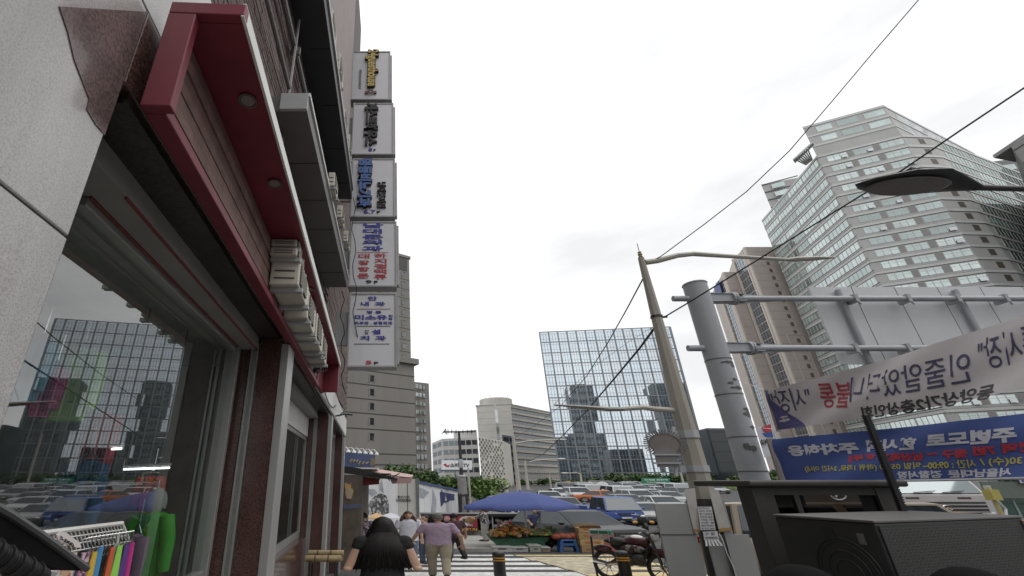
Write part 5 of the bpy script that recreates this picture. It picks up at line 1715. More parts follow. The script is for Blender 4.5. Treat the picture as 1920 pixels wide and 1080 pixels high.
# ---------------------------------------------------------------- telephone booth and loudspeaker
booth = M('booth_metal', (.045, .042, .04), rough=.45, var=.15)
YA = 7.0
xa, xb = PY(1398, 905, YA).x, PY(1690, 905, YA).x
zt_ = 1.735
gz = g(YA)
t = thing('phone_booth', 'dark metal telephone booth with a white receiver mark on its glass', 'phone booth', ((xa + xb) / 2, YA + .6, gz))
mb = MB(); mb.box((xa - .02, YA - .1, zt_ - .09), (xb, YA + 1.2, zt_ + .0)); part('hood', mb, booth, t, bevel=.03)
mb = MB(); mb.box((xa + .06, YA, gz), (xa + .36, YA + .3, zt_ - .09)); part('post', mb, booth, t, bevel=.01)
mb = MB(); mb.box((xb - .42, YA, gz), (xb - .1, YA + .3, zt_ - .09)); part('post', mb, booth, t, bevel=.01)
mb = MB(); mb.box((xa + .36, YA + .02, zt_ - .2), (xb - .42, YA + .1, zt_ - .09)); mb.box((xa + .36, YA + .02, 1.22), (xb - .42, YA + .1, 1.29)); mb.box((xa + .66, YA + .02, 1.29), (xa + .73, YA + .1, zt_ - .2)); part('rail', mb, booth, t, kind='stuff')
mb = MB(); mb.box((xa + .36, YA + .05, 1.29), (xb - .42, YA + .065, zt_ - .2)); pn = part('pane', mb, GLASS('booth_glass', (.33, .3, .28), 1.5), t)
mb = MB(); mb.box((xa + .36, YA + .03, gz), (xb - .42, YA + .08, 1.22)); part('lower_panel', mb, booth, t)
mb = MB(); mb.box((xa + .95, YA + .6, gz), (xa + 1.3, YA + .9, 1.6)); part('telephone', mb, blackm, t, bevel=.02)
p = PY(1576, 928, YA - .0)
mb = MB(); mb.tube([(p.x + .1 * math.cos(a) * 1.1, YA + .04, p.z + .063 * math.sin(a)) for a in [i * math.pi / 12 for i in range(25)]], .009, 6)
mb.tube([(p.x - .045, YA + .04, p.z - .028), (p.x - .012, YA + .04, p.z + .012), (p.x + .045, YA + .04, p.z + .028)], [.016, .01, .016], 6); part('receiver_mark', mb, white, pn)
# loudspeaker cabinet
kx, ky = 4.88, 5.0
lx, ly = PZ(1452, 969, 1.32).x, PZ(1452, 969, 1.32).y
rx, ry = PZ(1915, 972, 1.32).x, PZ(1915, 972, 1.32).y
gz = g(5)
t = thing('loudspeaker', 'big black loudspeaker cabinet with woven grille standing by the phone booth', 'loudspeaker', (6, 5.6, gz))
spk = M('speaker_vinyl', (.022, .022, .022), rough=.5, var=.2, bump=.2, bscale=150)
mb = MB(); mb.prism([(kx, ky), (rx, ry), (rx + lx - kx, ry + ly - ky), (lx, ly)], gz + .05, 1.32); part('cabinet', mb, spk, t, bevel=.012)
mb = MB(); mb.prism([(kx - .01, ky - .012), (rx + .012, ry - .01), (rx + lx - kx, ry + ly - ky + .01), (lx - .012, ly)], 1.322, 1.35); part('lid', mb, M('speaker_lid', (.10, .096, .092), rough=.45, var=.15), t, bevel=.008)
K3, R3 = Vector((kx, ky)), Vector((rx, ry))
dd = (R3 - K3); nn = Vector((dd.y, -dd.x)).normalized()
def spf(f, z, h=0):
    p = K3 + dd * f + nn * (.006 + h)
    return Vector((p.x, p.y, z))
mb = MB()
rows = 46
for j in range(rows):
    z = 1.27 - j * .026
    for i in range(44):
        f = .03 + i * .0213
        s = 1 if (i // 2 + j) % 2 else -1
        a, b = spf(f, z - s * .007), spf(f + .018, z + s * .007)
        mb.add([a, b, b + Vector((0, 0, .009)), a + Vector((0, 0, .009))], [(0, 1, 2, 3)])
part('grille_weave', mb, M('grille_thread', (.075, .072, .07), rough=.5), t, kind='stuff')
mb = MB()
for f in (.012, .975): mb.slab([spf(f, gz + .1), spf(f + .014, gz + .1), spf(f + .014, 1.3), spf(f, 1.3)], (*(nn * .01), 0))
part('grille_frame', mb, blackm, t, kind='stuff')
L3 = Vector((lx, ly)); d4 = (K3 - L3); n4 = Vector((d4.y, -d4.x)).normalized()
c3 = L3 + d4 * .62 + n4 * .004
mb = MB()
for r_ in (.34, .3, .22, .14):
    mb.tube([(c3.x + d4.normalized().x * math.cos(a) * r_ * .9, c3.y + d4.normalized().y * math.cos(a) * r_ * .9, .82 + math.sin(a) * r_) for a in [i * math.pi / 14 for i in range(29)]], .008, 5)
part('cone_ring', mb, spk, t, kind='stuff')
q = L3 + d4 * .55 + n4 * .003
mb = MB(); mb.obox((q.x, q.y, 1.2), (*(d4.normalized() * .05), 0), (*(n4 * .006), 0), (0, 0, .045)); part('handle_recess', mb, black, t)
q = L3 + d4 * .84 + n4 * .003
mb = MB(); mb.obox((q.x, q.y, 1.17), (*(d4.normalized() * .03), 0), (*(n4 * .004), 0), (0, 0, .05)); part('label_plate', mb, greym, t)
for u0, u1, vt, lab in ((1420, 1570, 1058, 'black rounded bag in front of the loudspeaker at its shorter side'), (1735, 1880, 1062, 'black rounded bag in front of the woven grille')):
    a, b = PY(u0, vt, 4.4), PY(u1, vt, 4.4)
    mb = MB(); c = (a + b) / 2; mb.ell((c.x, 4.4, c.z - .3), ((b.x - a.x) / 2, .3, .3), 20, 12)
    mb.box((c.x - .35, 4.2, g(4.4)), (c.x + .35, 4.6, c.z - .25))
    solo('black_bag', mb, M('bag_vinyl', (.012, .012, .013), rough=.9, var=.2, bump=.4, bscale=8, spec=.04), lab, 'bag', smooth=True, angle=50)

# ---------------------------------------------------------------- vehicles
WIDE = 1.9
carglass = MIRRORGLASS('car_glass', (.02, .024, .028), (.75, .8, .84), .10, .03, var=.3, scale=1)
rimm = M('wheel_rim', (.45, .45, .46), rough=.3, metal=.8, var=.1)
lampm = M('headlamp', (.6, .62, .64), rough=.1, var=.1, coat=.6)
redl = M('tail_lamp', (.3, .01, .01), rough=.2, coat=.5)
plate = M('number_plate', (.62, .63, .6), rough=.4)
def paint(n, c):
    return M('paint_' + n, c, rough=.38, var=.06, scale=1, coat=.2)
PAINT = {'white': (.43, .44, .45), 'silver': (.3, .31, .32), 'black': (.016, .017, .02), 'grey': (.15, .155, .165), 'orange': (.5, .14, .035), 'blue': (.035, .07, .26), 'gold': (.3, .25, .19), 'red': (.32, .03, .03)}
DIM = {'sedan': (4.6, 1.8, 1.46), 'suv': (4.65, 1.86, 1.68), 'van': (5.0, 1.9, 1.95), 'taxi': (4.6, 1.8, 1.46), 'pickup': (5.0, 1.75, 1.98)}
def car_parts(root, kind, colour, detail=1):
    L, W, H = DIM[kind]
    pt = paint(colour, PAINT[colour])
    hw = W / 2
    if kind in ('van', 'pickup'):
        st = [(-L / 2, .72, .90, .34), (-L / 2 + .08, 1.0, .95, .30), (-L / 2 + .55, 1.12, 1, .28), (0, 1.13, 1, .28), (L / 2 - .15, 1.13, .99, .28), (L / 2, 1.0, .92, .36)]
        gh = (-L / 2 + .35, L / 2 - .08, -L / 2 + 1.0, L / 2 - .25)
        if kind == 'pickup': gh = (-L / 2 + .08, -L / 2 + 1.75, -L / 2 + .5, -L / 2 + 1.7)
        belt = 1.12
    elif kind == 'suv':
        st = [(-L / 2, .62, .82, .36), (-L / 2 + .1, .86, .9, .30), (-L / 2 + .5, .98, .98, .27), (-L / 2 + 1.15, 1.05, 1, .27), (.4, 1.07, 1, .27), (L / 2 - .2, 1.06, .98, .3), (L / 2, .9, .9, .4)]
        gh = (-L / 2 + 1.1, L / 2 - .12, -L / 2 + 1.95, L / 2 - .55)
        belt = 1.05
    else:
        st = [(-L / 2, .52, .78, .30), (-L / 2 + .1, .7, .88, .25), (-L / 2 + .5, .8, .97, .22), (-L / 2 + 1.2, .9, 1, .22), (.3, .93, 1, .22), (L / 2 - .9, .96, 1, .22), (L / 2 - .12, .9, .9, .26), (L / 2, .72, .82, .36)]
        gh = (-L / 2 + 1.15, L / 2 - .6, -L / 2 + 2.0, L / 2 - 1.3)
        belt = .92
    rings = []
    for y, zt, wf, zb in st:
        w_ = hw * wf
        half = [(w_ * .86, zb), (w_ * .985, zb + .12), (w_, zb + .3), (w_ * .985, zt - .14), (w_ * .93, zt - .03), (w_ * .6, zt + .015)]
        rings.append([Vector((x, y, z)) for x, z in half] + [Vector((-x, y, z)) for x, z in reversed(half)])
    mb = MB(); mb.loft(rings)
    body = part('body', mb, pt, root, local=True, smooth=True, angle=35)
    y0, y1, y2, y3 = gh
    wb, wt, zb, zt = hw * .93, hw * .74, belt - .06, H - .05
    A = [Vector((-wb, y0, zb)), Vector((wb, y0, zb)), Vector((wb, y1, zb)), Vector((-wb, y1, zb))]
    T = [Vector((-wt, y2, zt)), Vector((wt, y2, zt)), Vector((wt, y3, zt)), Vector((-wt, y3, zt))]
    C = [p + Vector((0, .06 if i < 2 else -.06, .05)) * 1 for i, p in enumerate([t_ * 1 for t_ in T])]
    C = [Vector((p.x * .86, p.y + (.18 if i < 2 else -.18), H)) for i, p in enumerate(T)]
    mb = MB(); mb.loft([A, T, C]); part('roof', mb, pt, root, local=True, smooth=True, angle=30)
    def pane(q, name, mrg=.09, out=.012):
        c = sum(q, Vector()) / 4
        n = (q[1] - q[0]).cross(q[3] - q[0]).normalized()
        if n.dot(c - Vector((0, 0, .8))) < 0: n = -n
        e = [p.lerp(c, mrg) + n * out for p in q]
        m = MB(); m.slab(e, -n * .02); return part(name, m, carglass, root, local=True)
    pane([A[0], A[1], T[1], T[0]], 'windscreen', .07)
    pane([A[2], A[3], T[3], T[2]], 'rear_window', .12)
    for s in (0, 1):
        a, b, c, d = (A[1], A[2], T[2], T[1]) if s else (A[3], A[0], T[0], T[3])
        m1, m2 = a.lerp(b, .5), d.lerp(c, .5)
        pane([a, m1, m2, d], 'side_window', .1); pane([m1, b, c, m2], 'side_window', .1)
    r = .33 if kind != 'suv' else .36
    for sx in (-1, 1):
        for yy in (-L / 2 + .85, L / 2 - .85):
            mb = MB(); mb.lathe([(r * .6, hw - .2), (r * .97, hw - .2), (r, hw - .16), (r, hw - .03), (r * .94, hw + .005), (r * .62, hw + .0)], (0, yy, r), 18, 'x')
            mb.v = [(x * sx, y, z) for x, y, z in mb.v]
            w_ = part('wheel', mb, black, root, local=True, smooth=True)
            mb = MB(); mb.lathe([(.02, hw - .0), (r * .3, hw - .01), (r * .58, hw - .015), (r * .63, hw + .008)], (0, yy, r), 10, 'x'); mb.v = [(x * sx, y, z) for x, y, z in mb.v]
            part('rim', mb, rimm, w_, local=True)
    if detail:
        zf = st[1][1]
        yf = -L / 2
        for sx in (-1, 1):
            mb = MB(); mb.hexa([(sx * hw * .45, yf + .02, zf - .28), (sx * hw * .84, yf + .12, zf - .26), (sx * hw * .86, yf + .4, zf - .2), (sx * hw * .45, yf + .3, zf - .24), (sx * hw * .45, yf + .02, zf - .12), (sx * hw * .86, yf + .12, zf - .06), (sx * hw * .9, yf + .42, zf - .02), (sx * hw * .45, yf + .3, zf - .1)])
            part('headlight', mb, lampm, root, local=True)
            mb = MB(); mb.cbox((sx * hw * .8, L / 2 - .03, st[-2][1] - .14), .3, .12, .16); part('tail_light', mb, redl, root, local=True)
            mb = MB(); mb.ell((sx * (hw + .1), gh[0] + .35, belt + .06), (.11, .06, .08), 8, 6); part('wing_mirror', mb, pt, root, local=True, smooth=True)
        mb = MB(); mb.cbox((0, yf + .05, zf - .2), hw * .8, .12, .14); gr_ = part('grille', mb, blackm, root, local=True)
        mb = MB(); mb.cbox((0, yf - .012, zf - .2), hw * .78, .02, .02); part('chrome_bar', mb, chrome, gr_, local=True)
        mb = MB(); mb.cbox((0, yf + .04, st[0][3] + .1), hw * 1.3, .12, .14); part('lower_grille', mb, blackm, root, local=True)
        mb = MB(); mb.cbox((0, yf - .01, st[0][3] + .22), .44, .03, .1); part('number_plate', mb, plate, root, local=True)
    if kind == 'taxi':
        mb = MB(); mb.cbox((0, .1, H + .06), .5, .18, .12); part('taxi_lamp', mb, M('taxi_sign', (.6, .55, .4), rough=.4), root, local=True)
    if kind == 'pickup':
        mb = MB(); mb.box((-hw, -L / 2 + 1.85, .75), (hw, L / 2, .85)); mb.box((-hw, -L / 2 + 1.85, .85), (-hw + .04, L / 2, 1.25)); mb.box((hw - .04, -L / 2 + 1.85, .85), (hw, L / 2, 1.25)); part('cargo_bed', mb, pt, root, local=True)
PROTO = {}
def car(kind, colour, x, y, yaw, label, group='cars waiting on the wide road', name=None, detail=1):
    """A vehicle on the road; the thing carries the photo's breadth, an inner turn gives its heading."""
    nm = name or {'taxi': 'taxi', 'van': 'parked_van', 'pickup': 'small_truck'}.get(kind, 'parked_car')
    z = g(y)
    key = (kind, colour, detail, round(yaw, 2))
    if key in PROTO:
        src = PROTO[key]
        t = copy_tree(src)
        t.location = (x, y, z); t['label'] = label
    else:
        t = thing(nm, label, {'taxi': 'taxi', 'van': 'van', 'pickup': 'truck'}.get(kind, 'car'), (x, y, z), group, sx=WIDE)
        OFF[t.name] = Vector((0, 0, 0))
        car_parts(t, kind, colour, detail)
        R_ = Matrix.Rotation(yaw, 4, 'Z')
        for c in t.children:
            for o in [c] + list(c.children):
                o.data.transform(R_)
        PROTO[key] = t
    t.rotation_euler = (math.atan2(g(y + 1) - g(y - 1), 2), 0, 0)
    if group: t['group'] = group
    return t
def car_px(kind, colour, u, v, yaw, label, Y=None, **k):
    p = GP(u, v) if Y is None else PY(u, v, Y)
    return car(kind, colour, p.x, p.y + 1.8, yaw, label, **k)
# nearest rows, set by where each stands on the road
car_px('suv', 'black', 1110, 1028, .40, 'big dark sport utility car with chrome grille behind the cardboard boxes', group=None)
car_px('sedan', 'silver', 1005, 992, .3, 'silver saloon half hidden beneath the blue parasol')
car_px('sedan', 'grey', 1072, 966, -.1, 'dark grey car just behind the parasol canopy edge')
car_px('pickup', 'blue', 1148, 985, .2, 'blue cab truck behind the big dark sport utility car')
car_px('sedan', 'black', 1196, 973, .12, 'black saloon in the lane beside the blue cab truck')
car_px('sedan', 'silver', 1232, 984, .1, 'silver saloon half behind the grey sheet guard')
car_px('suv', 'white', 1094, 939, .05, 'white hatchback farthest to the parasol side of the waiting rows')
car_px('van', 'white', 1118, 935.5, .05, 'white box van second in the row past the parasol')
car_px('sedan', 'grey', 1140, 933.5, .3, 'dark grey saloon between the two white vans')
car_px('van', 'white', 1174, 941, .0, 'white van standing above the orange taxi')
car_px('taxi', 'orange', 1149, 944, 1.35, 'orange taxi crossing sideways in front of the white van')
car_px('suv', 'white', 1212, 948.5, .1, 'white estate car near the grey sheet guard')
car_px('sedan', 'white', 1232, 940, .2, 'white saloon beyond the white estate car')
car_px('sedan', 'silver', 1205, 928, .1, 'silver saloon in the far row under the oval board')
rr = random.Random(17)
names = ['first', 'second', 'third', 'fourth', 'fifth', 'sixth', 'seventh', 'eighth', 'ninth', 'tenth', 'eleventh', 'twelfth']
k = 0
for row, (v, us) in enumerate(((924.5, (1075, 1104, 1128, 1160, 1188, 1222, 1250, 1278)), (919.5, (1062, 1086, 1112, 1138, 1166, 1192, 1216, 1240, 1268)), (916, (1072, 1096, 1124, 1150, 1178, 1204, 1232, 1256, 1300)))):
    for i, u in enumerate(us):
        kind = rr.choice(('sedan', 'sedan', 'suv', 'sedan'))
        colr = rr.choice(('white', 'white', 'silver', 'grey', 'white', 'orange' if kind == 'sedan' else 'white', 'black'))
        if colr == 'orange': kind = 'taxi'
        car_px(kind, colr, u + rr.uniform(-4, 4), v, rr.choice((0, .1, -.1)), f"{'silver grey' if colr in ('silver', 'grey') else colr} {dict(sedan='saloon', suv='hatchback', van='van', taxi='taxi')[kind]} {names[i]} along the {('nearest', 'middle', 'rearmost')[row]} of three distant rows", detail=0)
for i, (kd, cl, u, v, yw, lb) in enumerate((
        ('sedan', 'white', 1262, 962, .1, 'white saloon peeping over the grey sheet guard'), ('sedan', 'silver', 1270, 947, .1, 'silver saloon behind the concrete pole'), ('suv', 'grey', 1300, 940, .1, 'dark grey hatchback glimpsed behind the concrete pole'),
        ('sedan', 'white', 1252, 931, .1, 'white saloon in the row beyond the white estate car'), ('van', 'white', 1282, 932, .1, 'white van glimpsed left of the concrete pole'), ('sedan', 'white', 1040, 946, -.1, 'white saloon just over the parasol top'),
        ('sedan', 'black', 1168, 931, .1, 'black saloon between two white vans'), ('sedan', 'white', 1062, 938, .0, 'white saloon at the parasol side of the second row'), ('sedan', 'grey', 1190, 957, .1, 'mid grey saloon ahead of the black saloon'),
        ('sedan', 'white', 1000, 975, -.25, 'white car glimpsed under the blue parasol edge'), ('suv', 'black', 952, 972, -.2, 'black hatchback in shade under the blue parasol'), ('sedan', 'silver', 1318, 929, .1, 'silver saloon far behind the concrete pole foot'))):
    car_px(kd, cl, u, v, yw, lb)
car_px('sedan', 'silver', 1350, 926, .1, 'silver car far off between the lamp pole and the gantry post')
# tan and grey van behind the gantry post
t = car('van', 'gold', 13.0, 14.2, 1.571, 'tan van parked sideways behind the grey gantry post', group=None)
t.scale = (1.55, 1, 1.02)
car('taxi', 'orange', 27.6, 19.6, 1.2, 'orange taxi at the right edge beyond the loudspeaker', group=None)

# white tipper cab facing us
YK = 22.0
t = thing('lorry', 'white lorry cab with chrome grille facing the road behind the loudspeaker', 'lorry', (PY(1775, 940, YK).x, YK, g(YK)))
X0, X1 = PY(1688, 935, YK).x, PY(1858, 935, YK).x
wp = paint('white', PAINT['white'])
zb, zw, zr = PY(1700, 966, YK).z, PY(1700, 926, YK).z, PY(1700, 888, YK).z
mb = MB()
mb.hexa([(X0, YK, g(YK) + .5), (X1, YK, g(YK) + .5), (X1, YK + 3, g(YK) + .5), (X0, YK + 3, g(YK) + .5), (X0, YK, zw), (X1, YK, zw), (X1, YK + 3, zw), (X0, YK + 3, zw)])
body = part('body', mb, wp, t, bevel=.06)
mb = MB(); mb.hexa([(X0 + .05, YK + .05, zw), (X1 - .05, YK + .05, zw), (X1 - .05, YK + 3, zw), (X0 + .05, YK + 3, zw), (X0 + .15, YK + .5, zr), (X1 - .15, YK + .5, zr), (X1 - .15, YK + 3, zr), (X0 + .15, YK + 3, zr)]); part('roof', mb, wp, t, bevel=.06)
mb = MB(); mb.slab([(X0 + .2, YK + .03, zw + .03), (X1 - .25, YK + .03, zw + .03), (X1 - .3, YK + .43, zr - .1), (X0 + .28, YK + .43, zr - .1)], (0, -.012, 0)); ws = part('windscreen', mb, MIRRORGLASS('lorry_glass', (.03, .04, .042), (.7, .78, .8), .3, .03), t)
for a in (.1, .42):
    mb = MB(); mb.beam((X0 + .3 + a * (X1 - X0), YK - .02, zw + .06), (X0 + 1.3 + a * (X1 - X0), YK - .02, zw + .12), .03, .03); part('wiper', mb, black, ws)
zg_ = PY(1700, 941, YK).z
mb = MB(); mb.box((X0 + .1, YK - .02, zg_ - .62), (X1 - .35, YK + .05, zg_)); gr_ = part('grille', mb, blackm, t)
for i in range(4):
    mb = MB(); mb.box((X0 + .1, YK - .05, zg_ - .14 - i * .15), (X1 - .35, YK - .02, zg_ - .08 - i * .15)); part('grille_bar', mb, chrome, gr_)
mb = MB(); c = Vector(((X0 + X1) / 2 - .2, YK - .07, zg_ - .25)); mb.tube([c + Vector((math.cos(a) * .22, 0, math.sin(a) * .1)) for a in [i * math.pi / 8 for i in range(17)]], .02, 5); mb.tube([c + Vector((-.1, 0, -.05)), c + Vector((0, 0, .02)), c + Vector((.1, 0, .05))], .02, 5); part('emblem', mb, chrome, gr_)
for x in (X0 + .3, X1 - .75):
    mb = MB(); mb.box((x, YK - .04, zg_ - .7), (x + .6, YK + .02, zg_ - .42)); part('headlight', mb, lampm, t, bevel=.03)
for x in (X0 + .25, X1 - 1.5):
    mb = MB(); mb.box((x, YK - .015, zw - .2), (x + .6, YK + .02, zw - .14)); part('vent_slot', mb, black, t)
mb = MB(); mb.box((X0 - .1, YK - .1, g(YK) + .35), (X1 + .1, YK + .2, zg_ - .78)); part('bumper', mb, wp, t, bevel=.05)
for x in (X0 + .2, X1 - .6):
    mb = MB(); mb.lathe([(.2, 0), (.5, 0), (.5, .4), (.2, .4)], (x, YK + 1.2, g(YK) + .5), 16, 'x'); part('wheel', mb, black, t, smooth=True)
mb = MB(); mb.tube([(X1 + .05, YK + .3, zw + .1), (X1 + .4, YK + .2, zw - .1), (X1 + .55, YK + .1, zg_ - .3), (X1 + .3, YK, zg_ - .6)], .05, 8); mb.box((X1 + .15, YK + .1, zw - .1), (X1 + .4, YK + .2, zw + .35)); part('mirror_arm', mb, wp, t)
# shelter and yellow box
ys = 24
t = thing('bus_shelter', 'green glazed bus shelter at the right edge behind the lorry', 'bus shelter', (PY(1905, 940, ys).x, ys, g(ys)))
sg_ = GLASS('shelter_glass', (.45, .6, .55), 1.6)
for k in range(5):
    a, b = PY(1868 + k * 26, 930, ys).x, PY(1892 + k * 26, 930, ys).x
    mb = MB(); mb.box((a, ys, g(ys) + .4), (b, ys + .03, 1.95)); part('pane', mb, sg_, t)
    mb = MB(); mb.box((b + .02, ys - .03, g(ys)), (b + .1, ys + .06, 2.05)); part('post', mb, steel, t)
mb = MB(); a = PY(1862, 930, ys).x; mb.box((a, ys - .4, 2.05), (a + 4.5, ys + 1.6, 2.25)); part('roof', mb, steel, t)
mb = MB(); mb.box((a, ys - .05, .95), (a + 4.3, ys - .03, 1.02)); part('rail', mb, endm, t)
mb = MB(); mb.box((PY(1890, 900, ys).x, ys - .42, 1.68), (PY(1990, 900, ys).x, ys - .41, 1.98)); hb = part('header', mb, M('shelter_header', (.5, .52, .56), rough=.5), t)
mb = MB(); x0_, x1_ = PY(1893, 900, ys).x, PY(1985, 900, ys).x; text_mb('남대문시장 회현역', lambda x, y, h: Vector((x, ys - .43 - h, y)), x0_, x1_, 1.72, 1.94, .03, .01, mb); part('lettering', mb, ink_blue, hb)
mb = MB(); mb.box((a - .6, ys - .3, 1.0), (a + 2.5, ys - .2, 1.75)); part('bench_back', mb, M('bench_green', (.12, .15, .13), rough=.6), t)
mb = MB(); p = PY(1868, 928, 20); mb.box((p.x - .17, 20, p.z - .2), (p.x + .2, 20.3, p.z + .2)); mb.tube([(p.x, 20.15, g(20)), (p.x, 20.15, p.z + .3)], .05, 8); solo('signal_post', mb, [M('box_yellow', (.4, .36, .1), rough=.5)], 'yellow box on a short post between lorry and bus shelter', 'post')

# ---------------------------------------------------------------- parasol and the fruit seller's corner
pc = PY(987, 1034, 24.4)
YPA = 24.4
gz = g(YPA) + .15
za, zr = PY(987, 921, YPA).z, PY(900, 950, YPA - .9).z
t = thing('parasol', 'broad blue market parasol over the fruit stall', 'parasol', (pc.x, YPA, gz), sx=WIDE)
OFF[t.name] = Vector((0, 0, 0))
pb = M('parasol_blue', (.05, .075, .24), rough=.75, var=.14, scale=1.2)
R0 = 1.58
hA, hR = za - gz, zr - gz
NP = 8
for k in range(NP):
    a0, a1 = 2 * math.pi * (k + .25) / NP, 2 * math.pi * (k + 1.25) / NP
    mb = MB(); rows = 6
    vs = []
    for j in range(rows + 1):
        f = j / rows
        for i in range(7):
            a = a0 + (a1 - a0) * i / 6
            sagf = 1 - .07 * math.sin(math.pi * i / 6) * f
            rr_ = R0 * f * sagf
            h = hA + (hR - hA) * (f ** 1.55) - .05 * math.sin(math.pi * i / 6) * f * .6
            vs.append((rr_ * math.cos(a), rr_ * math.sin(a), h))
    for i in range(7):
        a = a0 + (a1 - a0) * i / 6
        s_ = 1 - .07 * math.sin(math.pi * i / 6)
        vs.append((R0 * s_ * math.cos(a), R0 * s_ * math.sin(a), hR - .03 * math.sin(math.pi * i / 6) - .13 - .03 * math.sin(math.pi * i / 3)))
    fs = [(j * 7 + i, j * 7 + i + 1, (j + 1) * 7 + i + 1, (j + 1) * 7 + i) for j in range(rows + 1) for i in range(6)]
    mb.add(vs, fs); part('canopy_panel', mb, pb, t, local=True, smooth=True, angle=60)
    mb = MB(); mb.tube([(0, 0, hA - .05), (R0 * .5 * math.cos(a0), R0 * .5 * math.sin(a0), hA + (hR - hA) * .33 - .04), (R0 * math.cos(a0), R0 * math.sin(a0), hR - .03)], .012, 5); part('rib', mb, white, t, local=True)
mb = MB(); mb.tube([(0.06, 0, -.05), (0.06, 0, hA - .02)], .022, 8); part('pole', mb, steel, t, local=True, smooth=True)
mb = MB(); mb.lathe([(.2, -.1), (.2, .05), (.05, .12)], (.06, 0, 0), 12); part('foot', mb, blackm, t, local=True)
mb = MB(); mb.lathe([(.04, hA), (.02, hA + .06)], (0, 0, 0), 8); part('finial', mb, pb, t, local=True)

def at(u, v, Y):
    return PY(u, v, Y)
YS2 = 24.0
gz2 = g(YS2)
# fruit stand
t = thing('fruit_stand', 'low fruit stand draped in green netting under the blue parasol', 'stand', at(970, 1030, YS2))
a, b = at(922, 1016, YS2), at(1042, 1012, YS2)
mb = MB()
prof = [(a.x, a.z + .05), (a.x + .35, a.z - .25), (a.x + 1.0, a.z - .38), (b.x - 1.0, a.z - .38), (b.x - .3, a.z - .2), (b.x, b.z + .12)]
fr = [Vector((x, YS2 - .1 - .1 * math.sin(i), z)) for i, (x, z) in enumerate(prof)]
top = [Vector((p.x * .5 + (a.x + (b.x - a.x) * i / 5) * .5, YS2 + .05, a.z + .1)) for i, p in enumerate(fr)]
mb.add(fr + top, [(i, i + 1, 7 + i, 6 + i) for i in range(5)])
mb.slab([Vector((a.x, YS2 + .02, a.z + .08)), Vector((b.x, YS2 + .02, b.z + .08)), Vector((b.x, YS2 + 1.2, b.z + .25)), Vector((a.x, YS2 + 1.2, a.z + .25))], (0, 0, -.05))
part('net_cloth', mb, M('green_net', (.035, .11, .06), rough=.85, var=.35, scale=5), t)
mb = MB(); mb.box((a.x + .4, YS2 + .2, gz2), (b.x - .4, YS2 + 1.1, a.z)); part('base', mb, M('stand_dark', (.05, .045, .04), rough=.9, var=.3), t)
fc = [M('fruit_' + n, c, rough=.45, var=.2, scale=6) for n, c in (('orange', (.52, .2, .05)), ('peach', (.55, .32, .16)), ('yellow', (.55, .42, .1)), ('red', (.4, .06, .05)), ('green', (.14, .26, .06)))]
me0 = None
rr = random.Random(31)
fm = []
for m in fc:
    mb = MB(); mb.ell((0, 0, 0), (.125, .07, .07), 10, 6); fm.append(mesh('fruit', mb, m, smooth=True))
names_f = ['orange', 'peach', 'yellow melon', 'red apple', 'green pear']
for k in range(260):
    f = rr.random()
    wsel = rr.choices(range(5), weights=((3, 4, 3, 1, .3) if f < .65 else (.6, 1, 1, .3, 4)))[0]
    lay = rr.random()
    x = a.x + .15 + (b.x - a.x - .3) * f
    y = YS2 + .08 + rr.random() * 1.0
    z = a.z + .19 + (b.z - a.z) * f + (y - YS2) * .16 + max(0, .42 * math.sin(math.pi * min(1, f * 1.35)) * lay * (1 - abs(y - YS2 - .5)))
    o = link('fruit', fm[wsel]); o.location = (x, y, z); o.scale = (rr.uniform(.8, 1.2),) * 3
    tag(o, f"{names_f[wsel]} heaped with the others on the fruit stand", 'fruit', ('oranges', 'peaches', 'yellow melons', 'red apples', 'green pears')[wsel] + ' heaped on the fruit stand')
# boxes under the stand
for i, (u0, u1, v0, v1, m, lab) in enumerate(((926, 960, 1025, 1039, (.5, .5, .48), 'pale foam box at the near end under the fruit stand'), (961, 990, 1026, 1039, (.44, .44, .44), 'pale foam box in the middle under the fruit stand'), (994, 1014, 1022, 1037, (.36, .35, .32), 'greyish foam box beside the parasol pole'), (1017, 1031, 1026, 1038, (.28, .22, .14), 'small brown carton at the far end under the fruit stand'))):
    p, q = at(u0, v1, YS2 - .6), at(u1, v0, YS2 - .6)
    t = thing('foam_box', lab, 'box', ((p.x + q.x) / 2, YS2 - .3, g(YS2)))
    z0 = g(YS2 - .6) + .0
    mb = MB(); mb.box((p.x, YS2 - .6, z0), (q.x, YS2 - .05, q.z - .05)); part('box_body', mb, M('foam_%d' % i if False else 'foam_box_' + 'abcd'[i], m, rough=.8, var=.15), t, bevel=.02)
    mb = MB(); mb.box((p.x - .02, YS2 - .62, q.z - .05), (q.x + .02, YS2 - .03, q.z)); part('lid', mb, M('foam_lid', (.5, .5, .5), rough=.8, var=.15), t, bevel=.01)
    mb = MB(); mb.box((p.x + .2, YS2 - .605, z0 + .1), (p.x + (q.x - p.x) * .7, YS2 - .601, z0 + .16)); part('print', mb, M('box_print', (.12, .12, .14), rough=.8), t)
